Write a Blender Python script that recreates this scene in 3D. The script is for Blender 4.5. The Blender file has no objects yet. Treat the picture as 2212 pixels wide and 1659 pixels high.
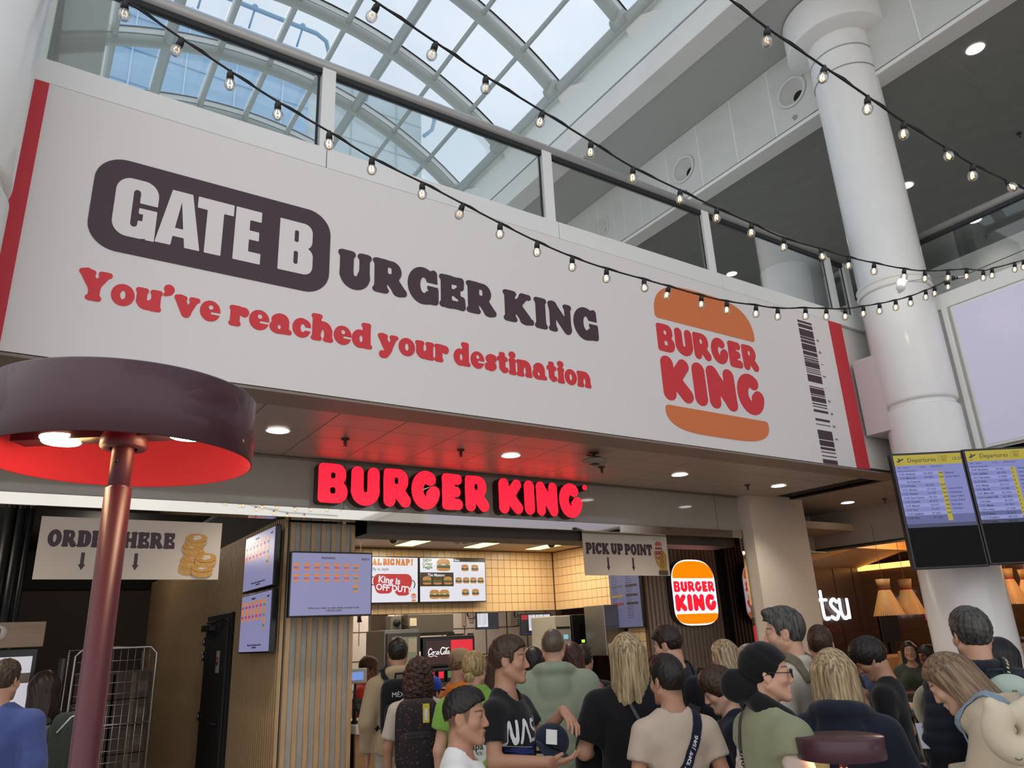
import bpy, bmesh, math, random
import numpy as np
from mathutils import Vector, Matrix, Euler
from mathutils.bvhtree import BVHTree
random.seed(7)
scene = bpy.context.scene
COL = scene.collection
R_ = math.radians

# ------------------------------------------------------------------ camera, sky, exposure
YAW, PITCH, ROLL, FOC = 0.593689979, 0.327553535, -0.0470403305, 1607.00587
EYE = np.array([0.0, 0.0, 1.72])
_f = np.array([math.sin(YAW) * math.cos(PITCH), math.cos(YAW) * math.cos(PITCH), math.sin(PITCH)])
_r = np.array([math.cos(YAW), -math.sin(YAW), 0.0])
_u = np.cross(_r, _f)
CR = _r * math.cos(ROLL) + _u * math.sin(ROLL)
CU = -_r * math.sin(ROLL) + _u * math.cos(ROLL)
CF = _f
cam = bpy.data.cameras.new('camera')
cam.sensor_width = 36.0
cam.lens = FOC / 2212 * 36.0
cam.clip_start = 0.05
cam.clip_end = 400
camo = bpy.data.objects.new('camera', cam)
COL.objects.link(camo)
mw = Matrix.Identity(4)
for i in range(3):
    mw[i][0], mw[i][1], mw[i][2], mw[i][3] = CR[i], CU[i], -CF[i], EYE[i]
camo.matrix_world = mw
scene.camera = camo

scene.view_settings.view_transform = 'Standard'
scene.view_settings.look = 'None'
scene.view_settings.exposure = 0.0
scene.view_settings.gamma = 1.0
scene.view_settings.use_curve_mapping = False

world = bpy.data.worlds.new('overcast_sky')
scene.world = world
world.use_nodes = True
wn = world.node_tree.nodes
wl = world.node_tree.links
wn.clear()
w_out = wn.new('ShaderNodeOutputWorld')
w_bg = wn.new('ShaderNodeBackground')
w_tc = wn.new('ShaderNodeTexCoord')
w_no = wn.new('ShaderNodeTexNoise')
w_no.inputs['Scale'].default_value = 5.0
w_no.inputs['Detail'].default_value = 5.0
w_rp = wn.new('ShaderNodeValToRGB')
w_rp.color_ramp.elements[0].position = 0.35
w_rp.color_ramp.elements[0].color = (0.79, 0.82, 0.87, 1)
w_rp.color_ramp.elements[1].position = 0.68
w_rp.color_ramp.elements[1].color = (0.96, 0.96, 0.98, 1)
wl.new(w_tc.outputs['Generated'], w_no.inputs['Vector'])
wl.new(w_no.outputs['Fac'], w_rp.inputs['Fac'])
wl.new(w_rp.outputs['Color'], w_bg.inputs['Color'])
w_bg.inputs['Strength'].default_value = 1.5
wl.new(w_bg.outputs['Background'], w_out.inputs['Surface'])
scene.cycles.max_bounces = 8
scene.cycles.transparent_max_bounces = 16
scene.cycles.diffuse_bounces = 4
scene.cycles.glossy_bounces = 4
scene.cycles.caustics_reflective = False
scene.cycles.caustics_refractive = False
scene.cycles.sample_clamp_indirect = 6.0
# ------------------------------------------------------------------ helpers
def lin(c):
    if isinstance(c, str):
        c = c.lstrip('#')
        c = [int(c[i:i + 2], 16) / 255 for i in (0, 2, 4)]
    return tuple(x / 12.92 if x <= 0.04045 else ((x + 0.055) / 1.055) ** 2.4 for x in c)

MATS = {}
def mat(name, col, rough=0.5, metal=0.0, emit=0.0, ecol=None, noise=0.0, nscale=20.0, bump=0.0, bscale=60.0, spec=0.5, stretch=None, coat=0.0, attr=None, sheen=0.0):
    """principled material; col is sRGB hex or a linear tuple. noise = amount of value variation, bump = fine relief"""
    if name in MATS:
        return MATS[name]
    m = bpy.data.materials.new(name)
    m.use_nodes = True
    nt = m.node_tree
    b = nt.nodes['Principled BSDF']
    c = lin(col) if isinstance(col, str) else col
    b.inputs['Base Color'].default_value = (*c, 1)
    b.inputs['Roughness'].default_value = rough
    b.inputs['Metallic'].default_value = metal
    b.inputs['Specular IOR Level'].default_value = spec
    if coat:
        b.inputs['Coat Weight'].default_value = coat
    if sheen:
        b.inputs['Sheen Weight'].default_value = sheen
    if emit:
        e = ecol or c
        e = lin(e) if isinstance(e, str) else e
        b.inputs['Emission Color'].default_value = (*e, 1)
        b.inputs['Emission Strength'].default_value = emit
    src = None
    if attr:
        a = nt.nodes.new('ShaderNodeVertexColor')
        a.layer_name = attr
        src = a.outputs['Color']
        nt.links.new(src, b.inputs['Base Color'])
    if noise or bump:
        tc = nt.nodes.new('ShaderNodeTexCoord')
        mp = nt.nodes.new('ShaderNodeMapping')
        if stretch:
            mp.inputs['Scale'].default_value = stretch
        nt.links.new(tc.outputs['Object'], mp.inputs['Vector'])
    if noise:
        n = nt.nodes.new('ShaderNodeTexNoise')
        n.inputs['Scale'].default_value = nscale
        n.inputs['Detail'].default_value = 4
        nt.links.new(mp.outputs['Vector'], n.inputs['Vector'])
        mr = nt.nodes.new('ShaderNodeMapRange')
        mr.inputs[1].default_value = 0.3
        mr.inputs[2].default_value = 0.7
        mr.inputs[3].default_value = 1 - noise
        mr.inputs[4].default_value = 1 + noise
        nt.links.new(n.outputs['Fac'], mr.inputs[0])
        mx = nt.nodes.new('ShaderNodeMix')
        mx.data_type = 'RGBA'
        mx.blend_type = 'MULTIPLY'
        mx.inputs[0].default_value = 1.0
        if src is not None:
            nt.links.new(src, mx.inputs[6])
        else:
            mx.inputs[6].default_value = (*c, 1)
        nt.links.new(mr.outputs[0], mx.inputs[7])
        nt.links.new(mx.outputs[2], b.inputs['Base Color'])
    if bump:
        n2 = nt.nodes.new('ShaderNodeTexNoise')
        n2.inputs['Scale'].default_value = bscale
        n2.inputs['Detail'].default_value = 3
        nt.links.new(mp.outputs['Vector'], n2.inputs['Vector'])
        bp = nt.nodes.new('ShaderNodeBump')
        bp.inputs['Strength'].default_value = bump
        bp.inputs['Distance'].default_value = 0.01
        nt.links.new(n2.outputs['Fac'], bp.inputs['Height'])
        nt.links.new(bp.outputs['Normal'], b.inputs['Normal'])
    MATS[name] = m
    return m

def glass_mat(name, tint=(0.95, 0.97, 0.97), refl=0.08, rough=0.02):
    """thin pane: mostly transparent with a Fresnel-weighted reflection"""
    if name in MATS:
        return MATS[name]
    m = bpy.data.materials.new(name)
    m.use_nodes = True
    nt = m.node_tree
    nt.nodes.clear()
    o = nt.nodes.new('ShaderNodeOutputMaterial')
    t = nt.nodes.new('ShaderNodeBsdfTransparent')
    t.inputs['Color'].default_value = (*tint, 1)
    g = nt.nodes.new('ShaderNodeBsdfGlossy')
    g.inputs['Roughness'].default_value = rough
    lw = nt.nodes.new('ShaderNodeLayerWeight')
    lw.inputs['Blend'].default_value = 0.25
    mm = nt.nodes.new('ShaderNodeMath')
    mm.operation = 'MULTIPLY_ADD'
    mm.inputs[1].default_value = 0.5
    mm.inputs[2].default_value = refl * 0.5
    nt.links.new(lw.outputs['Fresnel'], mm.inputs[0])
    mx = nt.nodes.new('ShaderNodeMixShader')
    nt.links.new(mm.outputs[0], mx.inputs[0])
    nt.links.new(t.outputs[0], mx.inputs[1])
    nt.links.new(g.outputs[0], mx.inputs[2])
    nt.links.new(mx.outputs[0], o.inputs['Surface'])
    MATS[name] = m
    return m

WM = {}
def place(o, parent=None, m=None):
    COL.objects.link(o)
    m = m or Matrix.Identity(4)
    o.matrix_basis = m
    if parent is not None:
        o.parent = parent
        WM[o.name] = WM[parent.name] @ m
    else:
        WM[o.name] = m
    return o

def tag(o, label=None, cat=None, group=None, kind=None):
    if label: o['label'] = label
    if cat: o['category'] = cat
    if group: o['group'] = group
    if kind: o['kind'] = kind
    return o

def thing(name, label, cat, loc=(0, 0, 0), rz=0.0, group=None, m=None, kind=None):
    o = bpy.data.objects.new(name, None)
    o.empty_display_size = 0.1
    place(o, None, m or (Matrix.Translation(loc) @ Matrix.Rotation(rz, 4, 'Z')))
    return tag(o, label, cat, group, kind)

def addmesh(name, me, parent=None, m=None):
    return place(bpy.data.objects.new(name, me), parent, m)

def raw_mesh(name, v, f, mats, smooth=False, mi=None):
    me = bpy.data.meshes.new(name)
    me.from_pydata([tuple(x) for x in v], [], f)
    for x in (mats if isinstance(mats, (list, tuple)) else [mats]):
        me.materials.append(x)
    if mi is not None:
        me.polygons.foreach_set('material_index', np.asarray(mi, dtype=np.int32))
    if smooth:
        me.polygons.foreach_set('use_smooth', np.ones(len(me.polygons), dtype=bool))
    me.update()
    return me

def big_mesh(name, V, F, mats, smooth=True, mi=None):
    """numpy quads/tris -> mesh (fast)"""
    me = bpy.data.meshes.new(name)
    V = np.asarray(V, dtype=np.float32)
    F = np.asarray(F, dtype=np.int32)
    n, k = F.shape
    me.vertices.add(len(V))
    me.vertices.foreach_set('co', V.ravel())
    me.loops.add(n * k)
    me.loops.foreach_set('vertex_index', F.ravel())
    me.polygons.add(n)
    me.polygons.foreach_set('loop_start', np.arange(0, n * k, k, dtype=np.int32))
    me.polygons.foreach_set('use_smooth', np.full(n, smooth, dtype=bool))
    for x in (mats if isinstance(mats, (list, tuple)) else [mats]):
        me.materials.append(x)
    if mi is not None:
        me.polygons.foreach_set('material_index', np.asarray(mi, dtype=np.int32))
    me.update(calc_edges=True)
    me.validate()
    return me

class MB:
    """collects solids; build() links them as ONE mesh object"""
    def __init__(s):
        s.v, s.f, s.sm = [], [], []
    def add(s, v, f, smooth=False):
        o = len(s.v)
        s.v += [tuple(x) for x in v]
        s.f += [tuple(i + o for i in q) for q in f]
        s.sm += [smooth] * len(f)
        return s
    def box(s, x0, y0, z0, x1, y1, z1):
        v = [(x0, y0, z0), (x1, y0, z0), (x1, y1, z0), (x0, y1, z0), (x0, y0, z1), (x1, y0, z1), (x1, y1, z1), (x0, y1, z1)]
        return s.add(v, [(0, 3, 2, 1), (4, 5, 6, 7), (0, 1, 5, 4), (1, 2, 6, 5), (2, 3, 7, 6), (3, 0, 4, 7)])
    def bbox(s, x0, y0, z0, x1, y1, z1, b=0.004):
        """box with bevelled edges"""
        bm = bmesh.new()
        bmesh.ops.create_cube(bm, size=1.0)
        for v in bm.verts:
            v.co = ((x0 + x1) / 2 + v.co.x * (x1 - x0), (y0 + y1) / 2 + v.co.y * (y1 - y0), (z0 + z1) / 2 + v.co.z * (z1 - z0))
        bmesh.ops.bevel(bm, geom=bm.edges[:], offset=min(b, 0.45 * min(abs(x1 - x0), abs(y1 - y0), abs(z1 - z0))), segments=2, affect='EDGES', profile=0.5)
        bm.verts.index_update()
        s.add([v.co[:] for v in bm.verts], [tuple(v.index for v in f.verts) for f in bm.faces])
        bm.free()
        return s
    def obox(s, p0, p1, w, h, up=(0, 0, 1)):
        """bar from p0 to p1 with width w and height h"""
        p0, p1, up = Vector(p0), Vector(p1), Vector(up)
        d = (p1 - p0).normalized()
        a = d.cross(up)
        if a.length < 1e-6:
            a = d.cross(Vector((1, 0, 0)))
        a.normalize()
        b = a.cross(d)
        v = []
        for p in (p0, p1):
            for i, j in ((-1, -1), (1, -1), (1, 1), (-1, 1)):
                v.append(p + a * (w / 2 * i) + b * (h / 2 * j))
        return s.add(v, [(0, 3, 2, 1), (4, 5, 6, 7), (0, 1, 5, 4), (1, 2, 6, 5), (2, 3, 7, 6), (3, 0, 4, 7)])
    def tube(s, pts, r, n=10, closed=False, cap=True):
        pts = [Vector(p) for p in pts]
        k = len(pts)
        rr = r if isinstance(r, (list, tuple)) else [r] * k
        prev = None
        v = []
        for i, p in enumerate(pts):
            if closed:
                d = pts[(i + 1) % k] - pts[i - 1]
            else:
                d = pts[min(i + 1, k - 1)] - pts[max(i - 1, 0)]
            d.normalize()
            if prev is None:
                a = d.cross(Vector((0, 0, 1)))
                if a.length < 1e-3:
                    a = d.cross(Vector((1, 0, 0)))
            else:
                a = prev - d * prev.dot(d)
            a.normalize()
            prev = a
            b = d.cross(a)
            for j in range(n):
                t = 2 * math.pi * j / n
                v.append(p + (a * math.cos(t) + b * math.sin(t)) * rr[i])
        f = []
        for i in range(k if closed else k - 1):
            i2 = (i + 1) % k
            for j in range(n):
                f.append((i * n + j, i * n + (j + 1) % n, i2 * n + (j + 1) % n, i2 * n + j))
        s.add(v, f, True)
        if cap and not closed:
            o = len(s.v) - len(v)
            s.f.append(tuple(o + j for j in reversed(range(n))))
            s.f.append(tuple(o + (k - 1) * n + j for j in range(n)))
            s.sm += [False, False]
        return s
    def lathe(s, prof, c=(0, 0, 0), n=32, axis='Z', smooth=True, closed=False):
        """prof: (r, h) pairs around a vertical axis at c"""
        v, f = [], []
        k = len(prof)
        for r, h in prof:
            for j in range(n):
                t = 2 * math.pi * j / n
                if axis == 'Z':
                    p = (c[0] + r * math.cos(t), c[1] + r * math.sin(t), c[2] + h)
                elif axis == 'Y':
                    p = (c[0] + r * math.cos(t), c[1] + h, c[2] - r * math.sin(t))
                else:
                    p = (c[0] + h, c[1] + r * math.cos(t), c[2] + r * math.sin(t))
                v.append(p)
        for i in range(k if closed else k - 1):
            i2 = (i + 1) % k
            for j in range(n):
                f.append((i * n + j, i * n + (j + 1) % n, i2 * n + (j + 1) % n, i2 * n + j))
        return s.add(v, f, smooth)
    def ball(s, c, rx, ry=None, rz=None, n=14, m=10):
        ry = ry or rx
        rz = rz or rx
        v = [(c[0], c[1], c[2] - rz)]
        for i in range(1, m):
            ph = -math.pi / 2 + math.pi * i / m
            for j in range(n):
                t = 2 * math.pi * j / n
                v.append((c[0] + rx * math.cos(ph) * math.cos(t), c[1] + ry * math.cos(ph) * math.sin(t), c[2] + rz * math.sin(ph)))
        v.append((c[0], c[1], c[2] + rz))
        f = [(0, 1 + (j + 1) % n, 1 + j) for j in range(n)]
        for i in range(m - 2):
            for j in range(n):
                f.append((1 + i * n + j, 1 + i * n + (j + 1) % n, 1 + (i + 1) * n + (j + 1) % n, 1 + (i + 1) * n + j))
        e = len(v) - 1
        f += [(e, 1 + (m - 2) * n + j, 1 + (m - 2) * n + (j + 1) % n) for j in range(n)]
        return s.add(v, f, True)
    def mesh(s, name, mats, parent=None, local=True, mi=None):
        v = s.v
        if parent is not None and not local:
            iv = WM[parent.name].inverted()
            v = [tuple(iv @ Vector(p)) for p in v]
        me = bpy.data.meshes.new(name)
        me.from_pydata(v, [], s.f)
        for x in (mats if isinstance(mats, (list, tuple)) else [mats]):
            me.materials.append(x)
        me.polygons.foreach_set('use_smooth', np.array(s.sm, dtype=bool))
        if mi is not None:
            me.polygons.foreach_set('material_index', np.asarray(mi, dtype=np.int32))
        me.update()
        return me
    def build(s, name, mats, parent=None, local=False, m=None):
        """vertices are in world space unless local=True (then in the parent's space)"""
        return addmesh(name, s.mesh(name, mats, parent, local), parent, m)

def struct(o, label, cat, ):
    return tag(o, label, cat, kind='structure')

def copy_tree(o, parent=None, m=None):
    c = o.copy()
    COL.objects.link(c)
    if m is not None:
        c.matrix_basis = m
    WM[c.name] = (WM[parent.name] if parent else Matrix.Identity(4)) @ c.matrix_basis
    if parent is not None:
        c.parent = parent
    for ch in [x for x in o.children]:
        copy_tree(ch, c)
    return c

KIDS = {}
def pix(x, y, X=None, Y=None, Z=None, D=None):
    """point of the room on the sight line through a place of the photograph (2212 x 1659)"""
    d = CR * ((x - 1106) / FOC) - CU * ((y - 829.5) / FOC) + CF
    t = X / d[0] if X is not None else Y / d[1] if Y is not None else (Z - EYE[2]) / d[2] if Z is not None else D
    return EYE + t * d
# ------------------------------------------------------------------ lettering (2D distance fields -> outlines)
def _cap(X, Y, x0, y0, x1, y1, r0, r1):
    dx, dy = x1 - x0, y1 - y0
    t = np.clip(((X - x0) * dx + (Y - y0) * dy) / (dx * dx + dy * dy + 1e-9), 0, 1)
    return np.hypot(X - x0 - t * dx, Y - y0 - t * dy) - (r0 + t * (r1 - r0))

def _poly(X, Y, P):
    d = np.full(X.shape, 1e9)
    s = np.ones(X.shape)
    n = len(P)
    for i in range(n):
        ax, ay = P[i]
        bx, by = P[i - 1]
        ex, ey = bx - ax, by - ay
        wx, wy = X - ax, Y - ay
        t = np.clip((wx * ex + wy * ey) / (ex * ex + ey * ey + 1e-12), 0, 1)
        d = np.minimum(d, (wx - ex * t) ** 2 + (wy - ey * t) ** 2)
        c1, c2, c3 = Y >= ay, Y < by, ex * wy > ey * wx
        s = np.where((c1 & c2 & c3) | (~c1 & ~c2 & ~c3), -s, s)
    return s * np.sqrt(d)

def catmull(P, n=6):
    P = [np.array(p, float) for p in P]
    P = [2 * P[0] - P[1]] + P + [2 * P[-1] - P[-2]]
    out = []
    for i in range(1, len(P) - 2):
        for k in range(n):
            t = k / n
            a, b, c, d = P[i - 1:i + 3]
            out.append(0.5 * (2 * b + (c - a) * t + (2 * a - 5 * b + 4 * c - d) * t * t + (3 * b - a - 3 * c + d) * t ** 3))
    out.append(P[-2])
    return out

def sd_prim(p, X, Y):
    k = p[0]
    if k == 'l':
        r1 = p[6] if len(p) > 6 else p[5]
        return _cap(X, Y, *p[1:5], p[5], r1)
    if k == 'b':
        x0, y0, x1, y1 = p[1:5]
        r = p[5] if len(p) > 5 else 0.0
        r = min(r, (x1 - x0) / 2, (y1 - y0) / 2)
        qx = np.abs(X - (x0 + x1) / 2) - (x1 - x0) / 2 + r
        qy = np.abs(Y - (y0 + y1) / 2) - (y1 - y0) / 2 + r
        return np.hypot(np.maximum(qx, 0), np.maximum(qy, 0)) + np.minimum(np.maximum(qx, qy), 0) - r
    if k == 'e':
        cx, cy, rx, ry = p[1:5]
        q = np.hypot((X - cx) / rx, (Y - cy) / ry)
        return (q - 1) * min(rx, ry)
    if k == 'a':
        cx, cy, rx, ry, a0, a1, r = p[1:8]
        n = max(4, int(abs(a1 - a0) / 12))
        pts = [(cx + rx * math.cos(R_(a0 + (a1 - a0) * i / n)), cy + ry * math.sin(R_(a0 + (a1 - a0) * i / n))) for i in range(n + 1)]
        d = np.full(X.shape, 1e9)
        for i in range(n):
            d = np.minimum(d, _cap(X, Y, *pts[i], *pts[i + 1], r, r))
        return d
    if k == 's':   # smooth curve through points
        pts = catmull(p[1], 8)
        r = p[2]
        r1 = p[3] if len(p) > 3 else r
        d = np.full(X.shape, 1e9)
        n = len(pts) - 1
        for i in range(n):
            d = np.minimum(d, _cap(X, Y, *pts[i], *pts[i + 1], r + (r1 - r) * i / n, r + (r1 - r) * (i + 1) / n))
        return d
    if k == 'p':
        return _poly(X, Y, p[1]) - (p[2] if len(p) > 2 else 0)
    raise ValueError(k)

def sd_glyph(g, X, Y, k=0.0):
    d = None
    for p in g:
        if p[0] == '-':
            e = sd_prim(p[1], X, Y)
            d = np.maximum(d, -e)
            continue
        e = sd_prim(p, X, Y)
        if d is None:
            d = e
        elif k > 0:
            h = np.clip(0.5 + 0.5 * (d - e) / k, 0, 1)
            d = d * (1 - h) + e * h - k * h * (1 - h)
        else:
            d = np.minimum(d, e)
    return d

def contours(D, xs, ys):
    """marching squares; closed loops of the zero set (inside negative)"""
    ins = D < 0
    seg = {}
    def pt(e):
        i, j, o = e
        a = D[i, j]
        if o == 0:
            b = D[i + 1, j]
            t = a / (a - b)
            return (xs[i] + t * (xs[i + 1] - xs[i]), ys[j])
        b = D[i, j + 1]
        t = a / (a - b)
        return (xs[i], ys[j] + t * (ys[j + 1] - ys[j]))
    c = ins[:-1, :-1].astype(int) + 2 * ins[1:, :-1] + 4 * ins[1:, 1:] + 8 * ins[:-1, 1:]
    T = {1: [(3, 0)], 2: [(0, 1)], 3: [(3, 1)], 4: [(1, 2)], 5: [(3, 2), (1, 0)], 6: [(0, 2)], 7: [(3, 2)], 8: [(2, 3)], 9: [(2, 0)], 10: [(0, 3), (2, 1)], 11: [(2, 1)], 12: [(1, 3)], 13: [(1, 0)], 14: [(0, 3)]}
    for i, j in zip(*np.nonzero((c > 0) & (c < 15))):
        E = ((i, j, 0), (i + 1, j, 1), (i, j + 1, 0), (i, j, 1))
        for a, b in T[c[i, j]]:
            seg[E[a]] = E[b]
    loops = []
    while seg:
        s = next(iter(seg))
        L = []
        e = s
        while e in seg:
            L.append(pt(e))
            e = seg.pop(e)
        if len(L) > 3:
            loops.append(L)
    return loops

def simplify(L, tol):
    P = np.array(L)
    keep = np.zeros(len(P), bool)
    far = int(np.argmax(((P - P[0]) ** 2).sum(1)))
    keep[[0, far]] = True
    st = [(0, far), (far, len(P))]
    Q = np.vstack([P, P[:1]])
    while st:
        a, b = st.pop()
        if b - a < 2:
            continue
        d = Q[b] - Q[a]
        n = math.hypot(*d) + 1e-12
        h = np.abs((Q[a + 1:b, 0] - Q[a, 0]) * d[1] - (Q[a + 1:b, 1] - Q[a, 1]) * d[0]) / n
        i = int(np.argmax(h))
        if h[i] > tol:
            m = a + 1 + i
            keep[m] = True
            st += [(a, m), (m, b)]
    return [tuple(p) for p in P[keep]]

def loops_mesh(name, loops, depth, bevel=0.0, mats=None):
    """2D outlines (x, y) -> solid with thickness 2*depth; front faces +z"""
    cu = bpy.data.curves.new(name, 'CURVE')
    cu.dimensions = '2D'
    cu.fill_mode = 'BOTH'
    cu.extrude = depth
    cu.bevel_depth = bevel
    cu.bevel_resolution = 1
    for L in loops:
        sp = cu.splines.new('POLY')
        sp.points.add(len(L) - 1)
        for i, p in enumerate(L):
            sp.points[i].co = (p[0], p[1], 0, 1)
        sp.use_cyclic_u = True
    return curve_to_mesh(name, cu, mats)

TMP = bpy.data.scenes.new('drawing_table')
def curve_to_mesh(name, cu, mats=None):
    o = bpy.data.objects.new(name, cu)
    TMP.collection.objects.link(o)
    vl = TMP.view_layers[0]
    with bpy.context.temp_override(scene=TMP, view_layer=vl):
        dg = bpy.context.evaluated_depsgraph_get()
    me = bpy.data.meshes.new_from_object(o.evaluated_get(dg))
    bpy.data.objects.remove(o)
    bpy.data.curves.remove(cu)
    me.name = name
    me.materials.clear()
    for x in (mats if isinstance(mats, (list, tuple)) else [mats] if mats else []):
        me.materials.append(x)
    return me

def text_mesh(body, size, mats, depth=0.001, bold=0.0, align='LEFT', line=1.0, name='lettering', width=1.0, shear=0.0):
    cu = bpy.data.curves.new(name, 'FONT')
    cu.body = body
    cu.size = size
    cu.extrude = depth
    cu.offset = bold * size
    cu.align_x = align
    cu.space_line = line
    cu.shear = shear
    cu.resolution_u = 3
    return curve_to_mesh(name, cu, mats)

def stem(x, y0, y1, w=0.34, s=0.06, top=True, bot=True):
    g = [('b', x - w / 2, y0, x + w / 2, y1, 0.05)]
    if bot: g.append(('b', x - w / 2 - s, y0, x + w / 2 + s, y0 + 0.11, 0.055))
    if top: g.append(('b', x - w / 2 - s, y1 - 0.11, x + w / 2 + s, y1, 0.055))
    return g
m_ = lambda *p: ('-', p)
BUBBLE = {
 'B': [('b', 0, 0, .42, 1, .1), ('b', .1, .45, .71, 1, .25), ('b', .1, 0, .76, .56, .27), m_('b', .31, .62, .44, .78, .06), m_('b', .30, .23, .45, .40, .06)],
 'U': [('l', .17, .83, .17, .38, .17), ('a', .40, .38, .23, .21, 180, 360, .17), ('l', .63, .38, .63, .83, .17)],
 'R': [('l', .17, .17, .17, .7, .17), ('b', 0, .4, .42, 1, .1), ('b', .1, .38, .72, 1, .29), ('l', .42, .42, .63, .17, .17), m_('b', .31, .60, .43, .78, .05)],
 'G': [('a', .42, .5, .25, .33, 60, 350, .168), ('s', [(.672, .42), (.63, .405), (.56, .40)], .125)],
 'E': [('b', 0, 0, .4, 1, .11), ('b', 0, .71, .64, 1, .13), ('b', 0, .36, .59, .64, .13), ('b', 0, 0, .66, .3, .14)],
 'K': [('l', .17, .17, .17, .83, .17), ('l', .28, .42, .62, .84, .155), ('l', .28, .56, .64, .17, .17)],
 'I': [('l', .18, .18, .18, .82, .18)],
 'N': [('l', .165, .165, .165, .835, .165), ('l', .165, .82, .66, .18, .165), ('l', .66, .165, .66, .835, .165)],
 '.': [('e', .5, .5, .5, .5)],
}
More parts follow.
